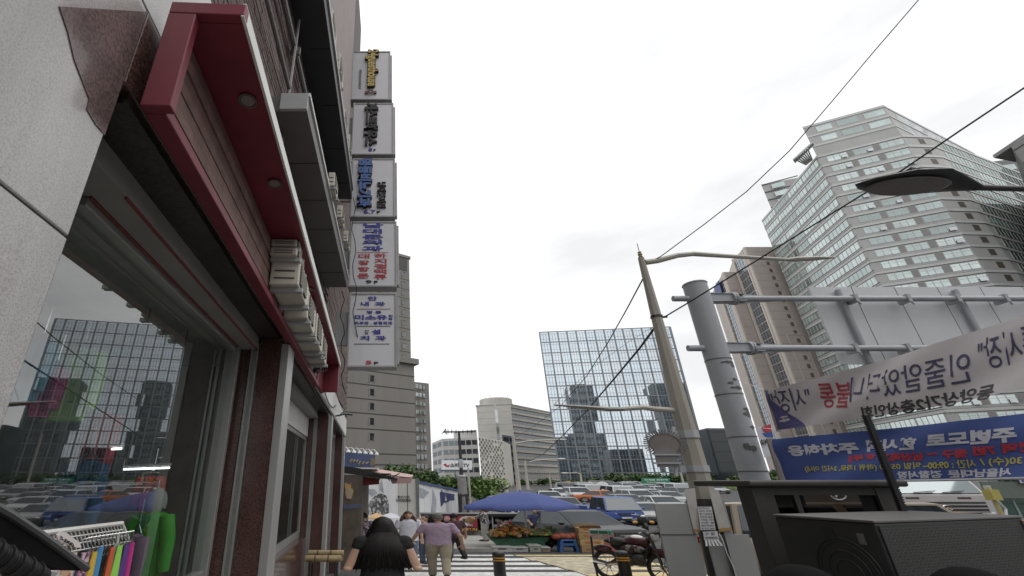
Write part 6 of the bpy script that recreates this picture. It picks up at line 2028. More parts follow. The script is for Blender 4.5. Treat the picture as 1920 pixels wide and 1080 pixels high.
# green leafy bundle and dark bags at the end of the stand
mb = MB()
for k in range(60):
    p = at(1018 + rr.random() * 26, 996 + rr.random() * 16, YS2 + .3 + rr.random() * .6)
    d = Vector((rr.uniform(-.25, .25), rr.uniform(-.1, .1), rr.uniform(.02, .2)))
    mb.add([p, p + d + Vector((.06, 0, 0)), p + d * 1.6, p + d - Vector((.06, 0, 0))], [(0, 1, 2, 3)])
solo('leaf_vegetable', mb, leafs[1], 'heap of leafy greens at the right end of the fruit stand', 'vegetables')
for u, v, lab in ((1026, 1020, 'black plastic bag slumped at the right end of the stand'), (1034, 1012, 'second black bag leaning behind the slumped one')):
    p = at(u, v, YS2 + .2); mb = MB(); mb.ell((p.x, p.y, p.z), (.34, .25, .2), 12, 8); solo('plastic_bag', mb, M('bag_vinyl'), lab, 'bag', smooth=True)
# blue stool with a red bundle
YT2 = 23.4
p, q = at(1050, 1033, YT2), at(1084, 1012, YT2)
gzs = g(YT2)
t = thing('plastic_stool', 'blue plastic stool beside the fruit stand', 'stool', ((p.x + q.x) / 2, YT2 + .2, gzs))
bst = M('stool_blue', (.03, .11, .32), rough=.45, var=.08)
mb = MB(); mb.box((p.x + .12, YT2, q.z - .07), (q.x - .12, YT2 + .42, q.z)); part('seat', mb, bst, t, bevel=.03)
for sx in (0, 1):
    for sy in (0, 1):
        xt, xb_ = (p.x + .16, p.x) if sx == 0 else (q.x - .16, q.x)
        mb = MB(); mb.beam((xb_ + (.06 if sx == 0 else -.06), YT2 + .02 + sy * .38, gzs), (xt, YT2 + .05 + sy * .32, q.z - .06), .14, .06, (0, 1, 0)); part('leg', mb, bst, t)
mb = MB(); mb.box((p.x + .1, YT2 + .01, gzs + .26), (q.x - .1, YT2 + .04, gzs + .36)); part('stretcher', mb, bst, t)
mb = MB()
for k in range(4): mb.ell((p.x + .0 + k * .26, YT2 + .25, q.z + .1 + .03 * (k % 2)), (.24, .2, .13), 12, 8)
solo('cloth_bundle', mb, M('bundle_red', (.32, .085, .05), rough=.8, var=.3, scale=5), 'rusty red bundle lying on the blue stool', 'bundle', smooth=True)
# cardboard boxes
cardb = M('cardboard', (.36, .25, .14), rough=.85, var=.15, scale=2)
card2 = M('cardboard_print', (.46, .33, .16), rough=.85, var=.2, scale=3)
YB2 = 23.2
gzb = g(YB2)
zt_ = at(1107, 986, YB2).z
hh_ = (zt_ - gzb) / 4
for k in range(4):
    u0, u1 = ((1088, 1131), (1087, 1131), (1086, 1132), (1088, 1131))[k]
    x0_, x1_ = at(u0, 1010, YB2).x, at(u1, 1010, YB2).x
    t = thing('cardboard_box', ('lowest cardboard fruit box of the stack before the dark car', 'second cardboard fruit box up the stack before the dark car', 'third cardboard fruit box up the stack before the dark car', 'topmost open cardboard fruit box of the stack before the dark car')[k], 'box', ((x0_ + x1_) / 2, YB2 + .25, gzb + k * hh_), 'stacked cardboard boxes')
    z0 = gzb + k * hh_
    mb = MB(); mb.box((x0_, YB2, z0 + .003), (x1_, YB2 + .5, z0 + hh_ - (.01 if k < 3 else .1))); part('carton', mb, card2 if k % 2 else cardb, t, bevel=.01)
    mb = MB(); w_ = x1_ - x0_
    for f in (.3, .75): mb.ell((x0_ + w_ * f, YB2 - .001, z0 + hh_ * .5), (w_ * .12, .004, hh_ * .22), 10, 6)
    part('fruit_print', mb, M('print_rust', (.36, .15, .06), rough=.85, var=.2), t)
    if k == 3:
        mb = MB(); mb.slab([(x0_, YB2 + .01, zt_ - .1), (x1_, YB2 + .01, zt_ - .1), (x1_ - .1, YB2 - .08, zt_ + .02), (x0_ + .1, YB2 - .08, zt_ + .02)], (0, .01, 0)); mb.slab([(x0_, YB2 + .5, zt_ - .1), (x1_, YB2 + .5, zt_ - .1), (x1_, YB2 + .55, zt_ + .05), (x0_, YB2 + .55, zt_ + .05)], (0, .01, 0)); part('flap', mb, M('cardboard_dark', (.2, .14, .075), rough=.9), t)
    mb = MB(); text_mb(('복숭아', '참외', '사과', '황도')[k], lambda x, y, h: Vector((x, YB2 - .006 - h, y)), x0_ + w_ * .42, x0_ + w_ * .64, z0 + hh_ * .35, z0 + hh_ * .65, .02, .003, mb); part('lettering', mb, br, t)
p = at(1142, 1007, YB2); mb = MB(); mb.box((p.x - .3, YB2 + .1, gzb), (p.x + .3, YB2 + .45, p.z + .1)); solo('red_carton', mb, M('carton_red', (.35, .12, .1), rough=.8, var=.3, scale=8), 'small red and white carton right of the cardboard stack', 'box', bevel=.01)

# red stall with lettered sign behind the crossing and dark counters
YR2 = 30
t = thing('snack_cart', 'dark snack cart with a red lettered sign board behind the walkers', 'cart', (PY(880, 1010, YR2).x, YR2, g(YR2)))
a, b = PY(790, 967, YR2), PY(985, 967, YR2)
mb = MB(); mb.box((a.x, YR2, a.z - .06), (b.x, YR2 + 1.4, a.z + .1)); part('roof', mb, blackm, t)
for u in (800, 925, 978):
    x = PY(u, 990, YR2).x; mb = MB(); mb.tube([(x, YR2 + .05, g(YR2)), (x, YR2 + .05, a.z)], .04, 6); part('post', mb, steel, t)
mb = MB(); mb.box((PY(800, 1000, YR2).x, YR2 + .2, g(YR2) + .15), (PY(980, 1000, YR2).x, YR2 + 1.3, PY(900, 996, YR2).z)); part('counter', mb, M('counter_grey', (.2, .2, .19), rough=.6, var=.25, scale=1.5), t)
mb = MB(); mb.box((PY(800, 1000, YR2).x, YR2 + 1.2, g(YR2) + .15), (PY(980, 1000, YR2).x, YR2 + 1.3, a.z)); part('back', mb, M('cart_back', (.04, .035, .035), rough=.8, var=.3), t)
x0_, x1_ = PY(858, 980, YR2).x, PY(895, 980, YR2).x
mb = MB(); mb.box((x0_, YR2 - .03, PY(870, 988, YR2).z), (x1_, YR2, PY(870, 968, YR2).z)); sb = part('sign_board', mb, M('board_red', (.30, .025, .04), rough=.5, var=.15), t)
mb = MB(); c = PY(874, 976, YR2 - .04); mb.lathe([(.001, -.01), (.42, -.01), (.42, .01)], (0, 0, 0), 16, 'y'); mb.v = [(c.x + x, c.y + y, c.z + z * .55) for x, y, z in mb.v]; part('disc', mb, M('disc_cream', (.5, .45, .4), rough=.6), sb)
mb = MB(); text_mb('분식', lambda x, y, h: Vector((x, YR2 - .06 - h, y)), c.x - .22, c.x + .22, c.z - .1, c.z + .12, .03, .01, mb); part('lettering', mb, ink_black, sb)
mb = MB(); text_mb('떡볶이', lambda x, y, h: Vector((x, YR2 - .05 - h, y)), c.x - .35, c.x + .35, PY(870, 986.5, YR2).z, PY(870, 983, YR2).z, .02, .01, mb); part('lettering', mb, bw, sb)
mb = MB(); text_mb('닭꼬치', lambda x, y, h: Vector((x, YR2 - .07 - h, y)), PY(862, 990, YR2).x, PY(894, 990, YR2).x, PY(870, 996, YR2).z, PY(870, 989.5, YR2).z, .04, .01, mb); part('lettering', mb, M('letter_orange', (.55, .27, .04), rough=.6), sb)
mb = MB(); mb.box((PY(858, 990, YR2).x, YR2 - .04, PY(870, 997.5, YR2).z), (PY(896, 990, YR2).x, YR2 - .02, PY(870, 988.5, YR2).z)); part('lower_board', mb, M('board_dark', (.05, .04, .03), rough=.7), sb)
mb = MB()
for k in range(26):
    u, v = 920 + rr.random() * 50, 975 + rr.random() * 12
    p = PY(u, v, YR2 + .3); mb.ell(p, (.14, .08, .1), 6, 4)
part('stacked_ware', mb, [PRINTED('ware_print', [(.35, .36, .42), (.12, .14, .3), (.45, .43, .4), (.2, .12, .1)], scale=3)], t, kind='stuff')
mb = MB(); mb.slab([PY(935, 1000, YR2 - .1), PY(970, 1000, YR2 - .1), PY(968, 984, YR2 - .1), PY(938, 984, YR2 - .1)], (0, .03, 0)); part('white_board', mb, M('white_worn', (.5, .5, .48), rough=.7, var=.2), t)
for k, (u0, u1, cl, lab) in enumerate(((690, 722, (.50, .33, .17), 'tan market parasol low behind the black haired woman'), (712, 752, (.48, .48, .52), 'pale grey market parasol low behind the black haired woman'))):
    YQ = 30 + k * .8
    p = PY((u0 + u1) / 2, 962, YQ); w_ = (PY(u1, 965, YQ).x - PY(u0, 965, YQ).x) / 2
    t = thing('market_parasol', lab, 'parasol', (p.x, YQ, g(YQ)))
    mb = MB(); mb.lathe([(w_, p.z - .32), (w_ * .95, p.z - .24), (w_ * .5, p.z - .06), (.02, p.z)], (p.x, YQ, 0), 10, cap=False); part('canopy', mb, M('parasol_cloth_' + 'ab'[k], cl, rough=.85, var=.15), t, smooth=True, angle=20)
    mb = MB(); mb.tube([(p.x, YQ, g(YQ)), (p.x, YQ, p.z)], .03, 6); part('pole', mb, steel, t)

# ---------------------------------------------------------------- bollards and motorcycle
def bollard(u, vtop, Y, lab):
    p = PY(u, vtop, Y)
    t = thing('bollard', lab, 'bollard', (p.x, Y, g(Y)), 'black bollards at the crossing', sx=WIDE)
    OFF[t.name] = Vector((0, 0, 0))
    h = p.z - g(Y); r = .092
    mb = MB(); mb.lathe([(r, -.1), (r, h - .12), (r * 1.06, h - .115), (r * 1.06, h - .06), (r * .85, h - .02), (r * .4, h)], (0, 0, 0), 20); part('post', mb, M('bollard_black', (.022, .022, .024), rough=.35, var=.2), t, local=True, smooth=True, angle=50)
    for k in range(2):
        z = h - .17 - k * .06
        mb = MB(); mb.lathe([(r + .004, z - .017), (r + .004, z + .017)], (0, 0, 0), 20, cap=False); part('reflector', mb, M('reflector_amber', (.5, .25, .03), rough=.35), t, local=True, smooth=True)
bollard(934, 1033, 14.6, 'black bollard with amber bands standing on the striped crossing')
bollard(1165, 1032, 14.2, 'black bollard with amber bands in front of the red motorcycle')
YM = 14.9
mx_ = PY(1185, 1050, YM).x
t = thing('motorcycle', 'dark red delivery motorcycle parked behind the bollard with green crate rack', 'motorcycle', (mx_, YM, g(YM)))
t.scale = (1.08, 1, 1.12)
t.rotation_euler = (0, 0, -.6)
OFF[t.name] = Vector((0, 0, 0))
mr = paint('maroon', (.06, .012, .018)); eng = M('engine_dark', (.07, .068, .065), rough=.45, metal=.5, var=.3)
rl = .3
for xw in (-.62, .72):
    mb = MB(); mb.tube([(xw + math.cos(a) * rl * 1.15, 0, rl + math.sin(a) * rl) for a in [i * math.pi / 12 for i in range(25)]], .055, 8, cap=False); w_ = part('wheel', mb, black, t, local=True, smooth=True)
    mb = MB()
    for k in range(10):
        a = k * math.pi / 5; mb.tube([(xw, 0, rl), (xw + math.cos(a) * rl * 1.1, 0, rl + math.sin(a) * rl * .95)], .008, 4)
    mb.lathe([(.07, -.08), (.09, 0), (.07, .08)], (xw, 0, rl), 10, 'y'); part('rim', mb, chrome, w_, local=True)
mb = MB(); mb.tube([(-.62, .02, rl), (-.2, 0, .55), (.1, 0, .8), (.45, 0, .92), (.55, 0, .98)], .035, 8); mb.tube([(-.2, 0, .5), (.3, 0, .42), (.45, 0, .85)], .035, 8); mb.tube([(.72, -.09, rl), (.6, -.09, .8), (.52, -.09, 1.08)], .03, 8); mb.tube([(.72, .09, rl), (.6, .09, .8), (.52, .09, 1.08)], .03, 8); part('frame', mb, eng, t, local=True, smooth=True)
mb = MB(); mb.box((-.15, -.17, .34), (.34, .17, .62)); mb.ell((.18, -.12, .5), (.17, .14, .14), 10, 8); mb.ell((-.05, -.14, .42), (.14, .1, .11), 10, 8); part('engine', mb, eng, t, local=True, bevel=.03)
mb = MB(); mb.ell((.2, 0, .88), (.34, .17, .14), 14, 10); part('tank', mb, mr, t, local=True, smooth=True)
mb = MB(); mb.ell((.22, -.02, .97), (.18, .12, .06), 12, 8); part('tank_patch', mb, white, t, local=True, smooth=True)
mb = MB(); mb.ell((-.28, 0, .86), (.36, .16, .09), 14, 8); part('seat', mb, M('seat_vinyl', (.025, .02, .02), rough=.5), t, local=True, smooth=True)
mb = MB(); mb.ell((.8, 0, .66), (.32, .09, .1), 12, 8); mb.ell((-.72, 0, .66), (.26, .1, .09), 12, 8); part('mudguard', mb, mr, t, local=True, smooth=True)
mb = MB(); mb.tube([(.46, -.36, 1.12), (.5, -.2, 1.06), (.52, 0, 1.04), (.5, .2, 1.06), (.46, .36, 1.12)], .022, 8); mb.tube([(.5, 0, 1.06), (.75, -.1, 1.1), (.95, -.12, 1.16)], .03, 8); part('handlebar', mb, blackm, t, local=True, smooth=True)
mb = MB(); mb.ell((.66, 0, 1.0), (.12, .12, .12), 12, 8); part('headlight', mb, lampm, t, local=True, smooth=True)
mb = MB(); mb.ell((1.02, -.1, 1.24), (.24, .1, .1), 12, 8); mb.tube([(.5, -.2, 1.06), (.85, -.15, 1.2)], .012, 5); part('hand_cover', mb, M('cover_grey', (.16, .14, .13), rough=.6, var=.4, scale=5), t, local=True, smooth=True)
mb = MB(); mb.ell((.95, .1, 1.06), (.3, .1, .09), 12, 8); part('hand_cover', mb, M('cover_red', (.16, .035, .03), rough=.6, var=.3), t, local=True, smooth=True)
mb = MB()
for zz in (.9, 1.0, 1.1):
    mb.tube([(-.95, -.2, zz), (-.45, -.2, zz + .01), (-.45, .2, zz + .01), (-.95, .2, zz), (-.95, -.2, zz)], .012, 5)
for x in (-.95, -.7, -.45):
    for y in (-.2, .2): mb.tube([(x, y, .86), (x, y, 1.12)], .012, 5)
part('rack', mb, steel, t, local=True, kind='stuff')
mb = MB(); mb.box((-.92, -.18, 1.0), (-.4, .18, 1.1)); part('crate', mb, M('crate_green', (.03, .17, .1), rough=.6), t, local=True)
mb = MB(); mb.tube([(-.92, -.2, .95), (-.94, -.22, .5), (-.9, -.26, .02)], .03, 6); part('prop', mb, blackm, t, local=True)
mb = MB(); mb.tube([(-.1, -.18, .4), (-.6, -.22, .34), (-.95, -.24, .4)], [.035, .05, .055], 8); part('exhaust', mb, chrome, t, local=True, smooth=True)
mb = MB(); mb.ell((.1, -.2, .72), (.3, .06, .09), 10, 6); part('side_cover', mb, PRINTED('cover_print', [(.04, .035, .035), (.2, .2, .2), (.06, .02, .025)], 14), t, local=True, smooth=True)
mb = MB(); mb.tube([(.9, .1, .95), (.85, .12, .6), (.95, .15, .35)], [.1, .14, .1], 8); part('clear_bag', mb, M('hazy_bag', (.32, .32, .31), rough=.3, var=.2), t, local=True, smooth=True)
mb = MB(); mb.ell((-.1, .16, .78), (.42, .16, .2), 14, 10); mb.ell((.3, .16, .66), (.3, .14, .2), 12, 8); part('pannier', mb, M('pannier_black', (.02, .018, .018), rough=.8, var=.4, bump=.8, bscale=14), t, local=True, smooth=True)
mb = MB(); mb.tube([(.72, -.1, .3), (1.0, -.3, .0)], .018, 5); part('side_stand', mb, blackm, t, local=True)
# rider far off among the cars
YM2 = 40
p = GP(1203, 996)
t = thing('motor_scooter', 'small scooter with rider threading between the waiting cars', 'scooter', (p.x, p.y, g(p.y)), sx=WIDE)
OFF[t.name] = Vector((0, 0, 0))
for yw in (-.6, .6):
    mb = MB(); mb.lathe([(.1, -.05), (.26, -.05), (.28, 0), (.26, .05), (.1, .05)], (0, yw, .28), 14, 'x'); part('wheel', mb, black, t, local=True, smooth=True)
mb = MB(); mb.ell((0, -.45, .7), (.2, .16, .36), 12, 8); mb.ell((0, .3, .55), (.2, .5, .2), 12, 8); part('body', mb, blackm, t, local=True, smooth=True)
mb = MB(); mb.tube([(-.36, -.4, 1.02), (0, -.46, .98), (.36, -.4, 1.02)], .025, 6); part('handlebar', mb, steel, t, local=True)
mb = MB(); mb.ell((-.3, -.5, .55), (.1, .08, .1), 8, 6); mb.ell((.3, -.5, .55), (.1, .08, .1), 8, 6); part('indicator', mb, M('reflector_amber'), t, local=True, smooth=True)
mb = MB(); mb.ell((0, -.6, .92), (.1, .06, .08), 10, 6); part('headlight', mb, lampm, t, local=True, smooth=True)

# ---------------------------------------------------------------- people
skin = M('skin', (.46, .29, .21), rough=.55, var=.08, scale=5)
skin2 = M('skin_tan', (.36, .215, .145), rough=.55, var=.08, scale=5)
hairb = M('hair_black', (.008, .006, .006), rough=.5, var=.6, scale=30, streak=True, spec=.3)
hairbr = M('hair_brown', (.075, .035, .022), rough=.45, var=.5, scale=25, streak=True)
hairg = M('hair_grey', (.10, .095, .085), rough=.6, var=.5, scale=30)
def blob(name, mb, mat, parent, vox=.012, smooth=3, rot=None):
    o = part(name, mb, mat, parent, local=True, smooth=True, angle=None)
    if rot is not None:
        o.data.transform(rot)
    r = o.modifiers.new('fuse', 'REMESH')
    r.mode = 'VOXEL'
    r.voxel_size = vox
    r.use_smooth_shade = True
    if smooth:
        s = o.modifiers.new('smooth', 'SMOOTH')
        s.iterations = smooth
        s.factor = .5
    return o
def limb(mb, pts, rs, n=12):
    mb.tube(pts, rs, n)
    for p, r in zip(pts, rs):
        if not isinstance(r, tuple): mb.ell(p, r * .99, 10, 8)
def hand(mb, w, d, side, curl=.3):
    """Palm, four bent fingers of different length and a thumb from the palm's side."""
    w, d = Vector(w), Vector(d).normalized()
    up = Vector((0, 1, 0)) if abs(d.y) < .8 else Vector((0, 0, 1))
    s = d.cross(up).normalized()
    n = s.cross(d)
    pc_ = w + d * .05
    mb.obox(pc_, s * .038, d * .05, n * .014)
    for k, ln in enumerate((.062, .075, .07, .054)):
        b = w + d * .092 + s * (-.03 + k * .02)
        m1 = b + d * ln * .55 + n * curl * .012
        mb.tube([b - d * .03, m1, m1 + (d * (1 - curl) + n * curl).normalized() * ln * .5], [.0105, .0098, .008], 7)
    b = w + d * .03 + s * .034 * side
    mb.tube([b, b + (d * .6 + s * side).normalized() * .045, b + (d * .6 + s * side).normalized() * .045 + d * .03], [.0125, .011, .009], 7)
def person(label, u, vh, Y, yaw, arms, top, bottom, hair, sx=1.8, top_m=None, bot_m=None, hair_m=None, skn=None, stride=.0, lean=0., group=None, sleeve=.5, vox=.014, bag=None, legs_bare=False, build=1.):
    p = PY(u, vh, Y)
    gz = g(Y) + (.15 if Y > 23.5 else (.12 if Y < 13.6 and p.x < 2.5 else 0))
    h = p.z - gz
    k = h / 1.70
    t = thing('person', label, 'person', (p.x, Y, gz), group, sx=sx)
    OFF[t.name] = Vector((0, 0, 0))
    R_ = Matrix.Rotation(yaw, 4, 'Z') @ Matrix.Scale(k, 4)
    skn = skn or skin
    b = build
    V = lambda x, y, z: Vector((x * b if abs(x) > .03 else x, y + lean * max(0, z - .9), z))
    hd = V(0, .02, 1.585)
    mb = MB()
    mb.ell(hd, (.078, .097, .115), 18, 14)
    mb.ell(hd + Vector((0, .035, -.06)), (.055, .06, .06), 14, 10)
    mb.ell(hd + Vector((0, .105, -.015)), (.014, .02, .022), 8, 6)
    for s in (-1, 1): mb.ell(hd + Vector((s * .08, 0, -.01)), (.013, .025, .034), 8, 6)
    limb(mb, [V(0, -.01, 1.36), V(0, 0, 1.44), hd - Vector((0, 0, .06))], [.065, .055, .052])
    mb.ell(V(0, 0, 1.30), (.15 * b, .085, .12), 14, 10)
    hips = (.095, .9)
    feet = []
    for s, st in ((-1, stride), (1, -stride)):
        kn = Vector((s * .1, st * .55 + .03, .49 + abs(st) * .02)); an = Vector((s * .1, st * 1.0 - (.12 if st < 0 else 0), .09 + (.10 if st < 0 else 0)))
        limb(mb, [V(s * hips[0], 0, hips[1]), kn, an], [.078 * b, .053, .036])
        feet.append((s, kn, an))
    mb.ell(V(0, 0, .92), (.15 * b, .1, .12), 12, 8)
    for s in (-1, 1):
        el, wr = arms[0 if s < 0 else 1]
        el, wr = Vector(el), Vector(wr)
        sh = V(s * .175, 0, 1.385)
        limb(mb, [sh, el, wr], [.05, .04, .027])
        hand(mb, wr, (wr - el), -s)
    blob('body', mb, skn, t, vox * .72, 2, R_)
    for s in (-1, 1):
        m = MB(); m.ell(hd + Vector((s * .03, .085, .012)), (.013, .012, .008), 8, 6); o = part('eye', m, ink_black, t, local=True, smooth=True); o.data.transform(R_)
    m = MB(); m.ell(hd + Vector((0, .088, -.062)), (.022, .012, .006), 8, 6); o = part('mouth', m, M('lip', (.3, .09, .08), rough=.5), t, local=True, smooth=True); o.data.transform(R_)
    # top
    mb = MB()
    hem = {'shirt': .86, 'tee': .88, 'blouse': .78, 'dress': .55}[top]
    rings = []
    prof = [(1.445, .07, .06), (1.415, .15, .085), (1.36, .2, .11), (1.25, .195, .122), (1.1, .18, .122), (.98, .178, .125), (.9, .185, .13)]
    if top == 'dress': prof += [(.75, .2, .15), (.55, .22, .17)]
    elif top == 'blouse': prof += [(.78, .215, .155)]
    else: prof += [(hem, .185, .13)]
    for z, a, d in prof:
        c = V(0, 0, z)
        rings.append([c + Vector((math.cos(2 * math.pi * i / 20) * a * b, math.sin(2 * math.pi * i / 20) * d * (1 + (.12 * (b - 1))), .012 * math.sin(5 * 2 * math.pi * i / 20) * (1 if z < .95 else 0))) for i in range(20)])
    mb.loft(rings)
    for s in (-1, 1):
        el, wr = Vector(arms[0 if s < 0 else 1][0]), Vector(arms[0 if s < 0 else 1][1])
        sh = V(s * .175, 0, 1.375)
        if sleeve > 0:
            e = sh.lerp(el, min(1, sleeve * 2) if sleeve < .5 else 1) if sleeve <= .5 else el
            e = sh.lerp(el, sleeve) if sleeve < 1 else el
            limb(mb, [sh, sh.lerp(e, .5), e], [.075, .068, .066])
            if sleeve > 1: limb(mb, [el, el.lerp(wr, .9)], [.055, .045])
    o = blob('top', mb, top_m, t, vox, 2, R_)
    # trousers or skirt
    if bottom == 'trousers':
        mb = MB()
        rings = []
        for z, a, d in ((1.0, .168, .118), (.93, .178, .125), (.85, .178, .13)):
            rings.append([V(0, 0, z) + Vector((math.cos(2 * math.pi * i / 16) * a * b, math.sin(2 * math.pi * i / 16) * d, 0)) for i in range(16)])
        mb.loft(rings)
        for s, kn, an in feet:
            limb(mb, [V(s * .09, 0, .86), kn.lerp(V(s * .09, 0, .86), .5), kn, kn.lerp(an, .5), an + Vector((0, 0, .0))], [.098 * b, .092 * b, .077, .07, .066])
        blob('trousers', mb, bot_m, t, vox, 1, R_)
        if top in ('shirt',):
            m = MB(); m.loft([[V(0, 0, z) + Vector((math.cos(2 * math.pi * i / 20) * .176 * b, math.sin(2 * math.pi * i / 20) * .126, 0)) for i in range(20)] for z in (.905, .94)], cap=False); o = part('belt', m, black, t, local=True, smooth=True); o.data.transform(R_)
    elif bottom == 'skirt':
        mb = MB(); mb.loft([[V(0, 0, z) + Vector((math.cos(2 * math.pi * i / 16) * a * b, math.sin(2 * math.pi * i / 16) * d, 0)) for i in range(16)] for z, a, d in ((1.0, .165, .118), (.85, .19, .14), (.45, .22, .18))]); blob('skirt', mb, bot_m, t, vox, 1, R_)
    for s, kn, an in feet:
        mb = MB(); mb.ell(an + Vector((0, .06, -.045)), (.045, .13, .05), 12, 8); mb.box(an + Vector((-.04, -.06, -.09)), an + Vector((.04, .17, -.07))); o = part('shoe', mb, M('shoe_dark', (.03, .022, .018), rough=.5), t, local=True, smooth=True); o.data.transform(R_)
    # hair
    mb = MB()
    rr = random.Random(int(u))
    if hair == 'short':
        rings = []
        for j in range(9):
            f = j / 8
            th = f * 1.9
            ring = []
            for i in range(24):
                a = 2 * math.pi * i / 24
                yy = math.sin(a)
                cut = 1.0 if yy < .2 else max(.45, 1 - .75 * yy)
                tt = th * cut
                r_ = 1.09 + rr.uniform(-.035, .045)
                ring.append(hd + Vector((.083 * r_ * math.sin(tt) * math.cos(a), .101 * r_ * math.sin(tt) * yy - .006, .117 * r_ * math.cos(tt) + .004)))
            rings.append(ring)
        mb.loft(rings, cap=False)
        mb.ell(hd + Vector((0, -.02, .045)), (.082, .092, .085), 14, 10)
    else:
        zb_ = {'long': 1.28, 'bob': 1.46, 'verylong': 1.02}[hair]
        wide = {'long': .135, 'bob': .115, 'verylong': .235}[hair]
        N = 40
        rings = []
        top_z = hd.z + .128
        n_r = 12
        for j in range(n_r + 1):
            f = j / n_r
            z = top_z - (top_z - zb_) * (f ** 1.25)
            dz = (hd.z - z) / .128
            if dz < 0.:
                q = math.sqrt(max(0.02, 1 - dz * dz))
                a, d, yc_ = .096 * q, .113 * q, -.008
            else:
                q = min(1, (hd.z - z) / max(.05, hd.z - zb_))
                a = .096 + (wide - .096) * (q ** .8)
                d = .112 - .045 * q if hair != 'verylong' else .112 - .02 * q
                yc_ = -.01 - .05 * q
            ring = []
            for i in range(N):
                an_ = 2 * math.pi * i / N
                cx, sy = math.cos(an_), math.sin(an_)
                fr = 1.0
                if sy > .25 and dz > -.35:       # open at the face
                    fr = .55 if hair != 'verylong' else .7
                rg_ = 1 + .045 * math.sin(i * 2.7 + j * .15) * min(1, f * 2) + .02 * math.sin(i * 7.3)
                ring.append(V(0, 0, z) + Vector((a * cx * rg_, hd.y + yc_ + d * sy * fr * rg_, (rr.uniform(-.03, .02) if j == n_r else 0))))
            rings.append(ring)
        mb.loft(rings)
    if hair == 'long' and hair_m is hairbr:
        for i in range(14):
            s = -1 if i % 2 else 1
            a0 = V(s * .085, .0, 1.60 - rr.random() * .05)
            mb.tube([a0, a0 + Vector((s * .04, .02, -.08)), a0 + Vector((s * (.03 + .05 * rr.random()), .05, -.18)), a0 + Vector((s * (.07 + .03 * rr.random()), .05, -.28))], [.02, .026, .024, .008], 7)
    if hair == 'verylong':
        for i in range(46):
            a_ = math.pi + math.pi * (i + .5) / 46
            cx, sy = math.cos(a_), math.sin(a_)
            z0 = 1.5
            b0 = V(0, 0, z0) + Vector((.105 * cx, hd.y - .02 + .112 * sy, 0))
            b1 = V(0, 0, 1.25) + Vector((.19 * cx, hd.y - .05 + .115 * sy, 0))
            b2 = V(0, 0, .99 + rr.uniform(-.03, .06)) + Vector((.24 * cx + rr.uniform(-.015, .015), hd.y - .06 + .105 * sy, 0))
            mb.tube([b0, b1, b2], [.007, .011, .003], 5)
    o = part('hair', mb, hair_m or hairb, t, local=True, smooth=True, angle=None)
    o.data.transform(R_)
    return t, R_
# nearest walker with long black hair
t, R_ = person('woman seen from behind with long black hair and bent arms in a black top', 718, 970, 7.0, .05, (((-.285, -.06, 1.0), (-.2, .2, 1.2)), ((.285, -.06, 1.0), (.19, .2, 1.22))), 'dress', 'none', 'verylong', sx=1.9, top_m=M('black_cloth', (.012, .012, .013), rough=.85), hair_m=hairb, skn=skin, sleeve=.2, vox=.012)
# man in the lilac shirt
t, R_ = person('grey haired man seen from behind in a lilac shirt and khaki trousers', 820, 963, 15.2, -.02, (((-.34, .05, 1.12), (-.42, .12, .93)), ((.34, -.04, 1.1), (.37, .03, .86))), 'shirt', 'trousers', 'short', sx=1.95, top_m=M('lilac_cloth', (.31, .235, .31), rough=.85, var=.18, scale=9, bump=1, bscale=9), bot_m=M('khaki_cloth', (.27, .235, .175), rough=.85, var=.12, scale=8, bump=.6, bscale=8), hair_m=hairg, skn=skin2, stride=.2, sleeve=.62, vox=.013, build=1.15, lean=.06)
m = MB(); m.slab([(-.47, .16, .98), (-.36, .1, .92), (-.33, .12, .84), (-.44, .18, .9)], (0, .015, 0)); o = part('paper_sheet', m, white, t, local=True); o.data.transform(R_)
# the others, farther on
person('woman facing the camera with wavy brown hair in a white blouse', 765, 958.5, 18.2, math.pi, (((-.25, .02, 1.1), (-.26, .05, .85)), ((.25, .02, 1.1), (.26, .06, .85))), 'blouse', 'trousers', 'long', sx=1.8, top_m=M('white_cloth', (.55, .55, .62), rough=.85, var=.1, scale=8, bump=.5, bscale=10), bot_m=M('denim', (.1, .13, .2), rough=.9), hair_m=hairbr, sleeve=.6)
person('woman lifting one hand to her brow behind the man in lilac', 797, 966, 19.2, math.pi * .75, (((-.3, .12, 1.3), (-.05, .2, 1.52)), ((.24, .02, 1.1), (.2, .1, .9))), 'tee', 'trousers', 'short', sx=1.8, top_m=M('dark_cloth', (.05, .045, .05), rough=.9), bot_m=M('denim'), hair_m=hairb, sleeve=.4)
t, R_ = person('black haired person in a patterned top with a red bag beside the brown stall', 682, 962, 18.8, .3, (((-.24, .0, 1.1), (-.2, .14, .95)), ((.24, .0, 1.1), (.26, .1, .9))), 'tee', 'trousers', 'short', sx=1.8, top_m=PRINTED('floral_cloth', [(.3, .22, .3), (.07, .05, .08), (.45, .4, .42), (.16, .1, .17)], 26), bot_m=M('red_cloth', (.36, .03, .04), rough=.8), hair_m=hairb, sleeve=.6)
m = MB(); m.ell((.2, -.08, .98), (.16, .08, .15), 14, 10); o = part('red_bag', m, M('red_cloth'), t, local=True, smooth=True); o.data.transform(R_)
m = MB(); m.tube([(-.17, -.13, 1.38), (0, -.16, 1.2), (.2, -.13, 1.06)], .016, 6); o = part('strap', m, black, t, local=True); o.data.transform(R_)
person('dark haired man in a maroon tee walking right of the man in lilac', 851, 963, 20, .4, (((-.26, .0, 1.12), (-.26, .1, .9)), ((.27, -.02, 1.12), (.3, .05, .9))), 'tee', 'trousers', 'short', sx=1.8, top_m=M('maroon_cloth', (.055, .025, .035), rough=.9, var=.2), bot_m=M('black_cloth'), hair_m=hairb, skn=skin2, sleeve=.6, stride=.12)
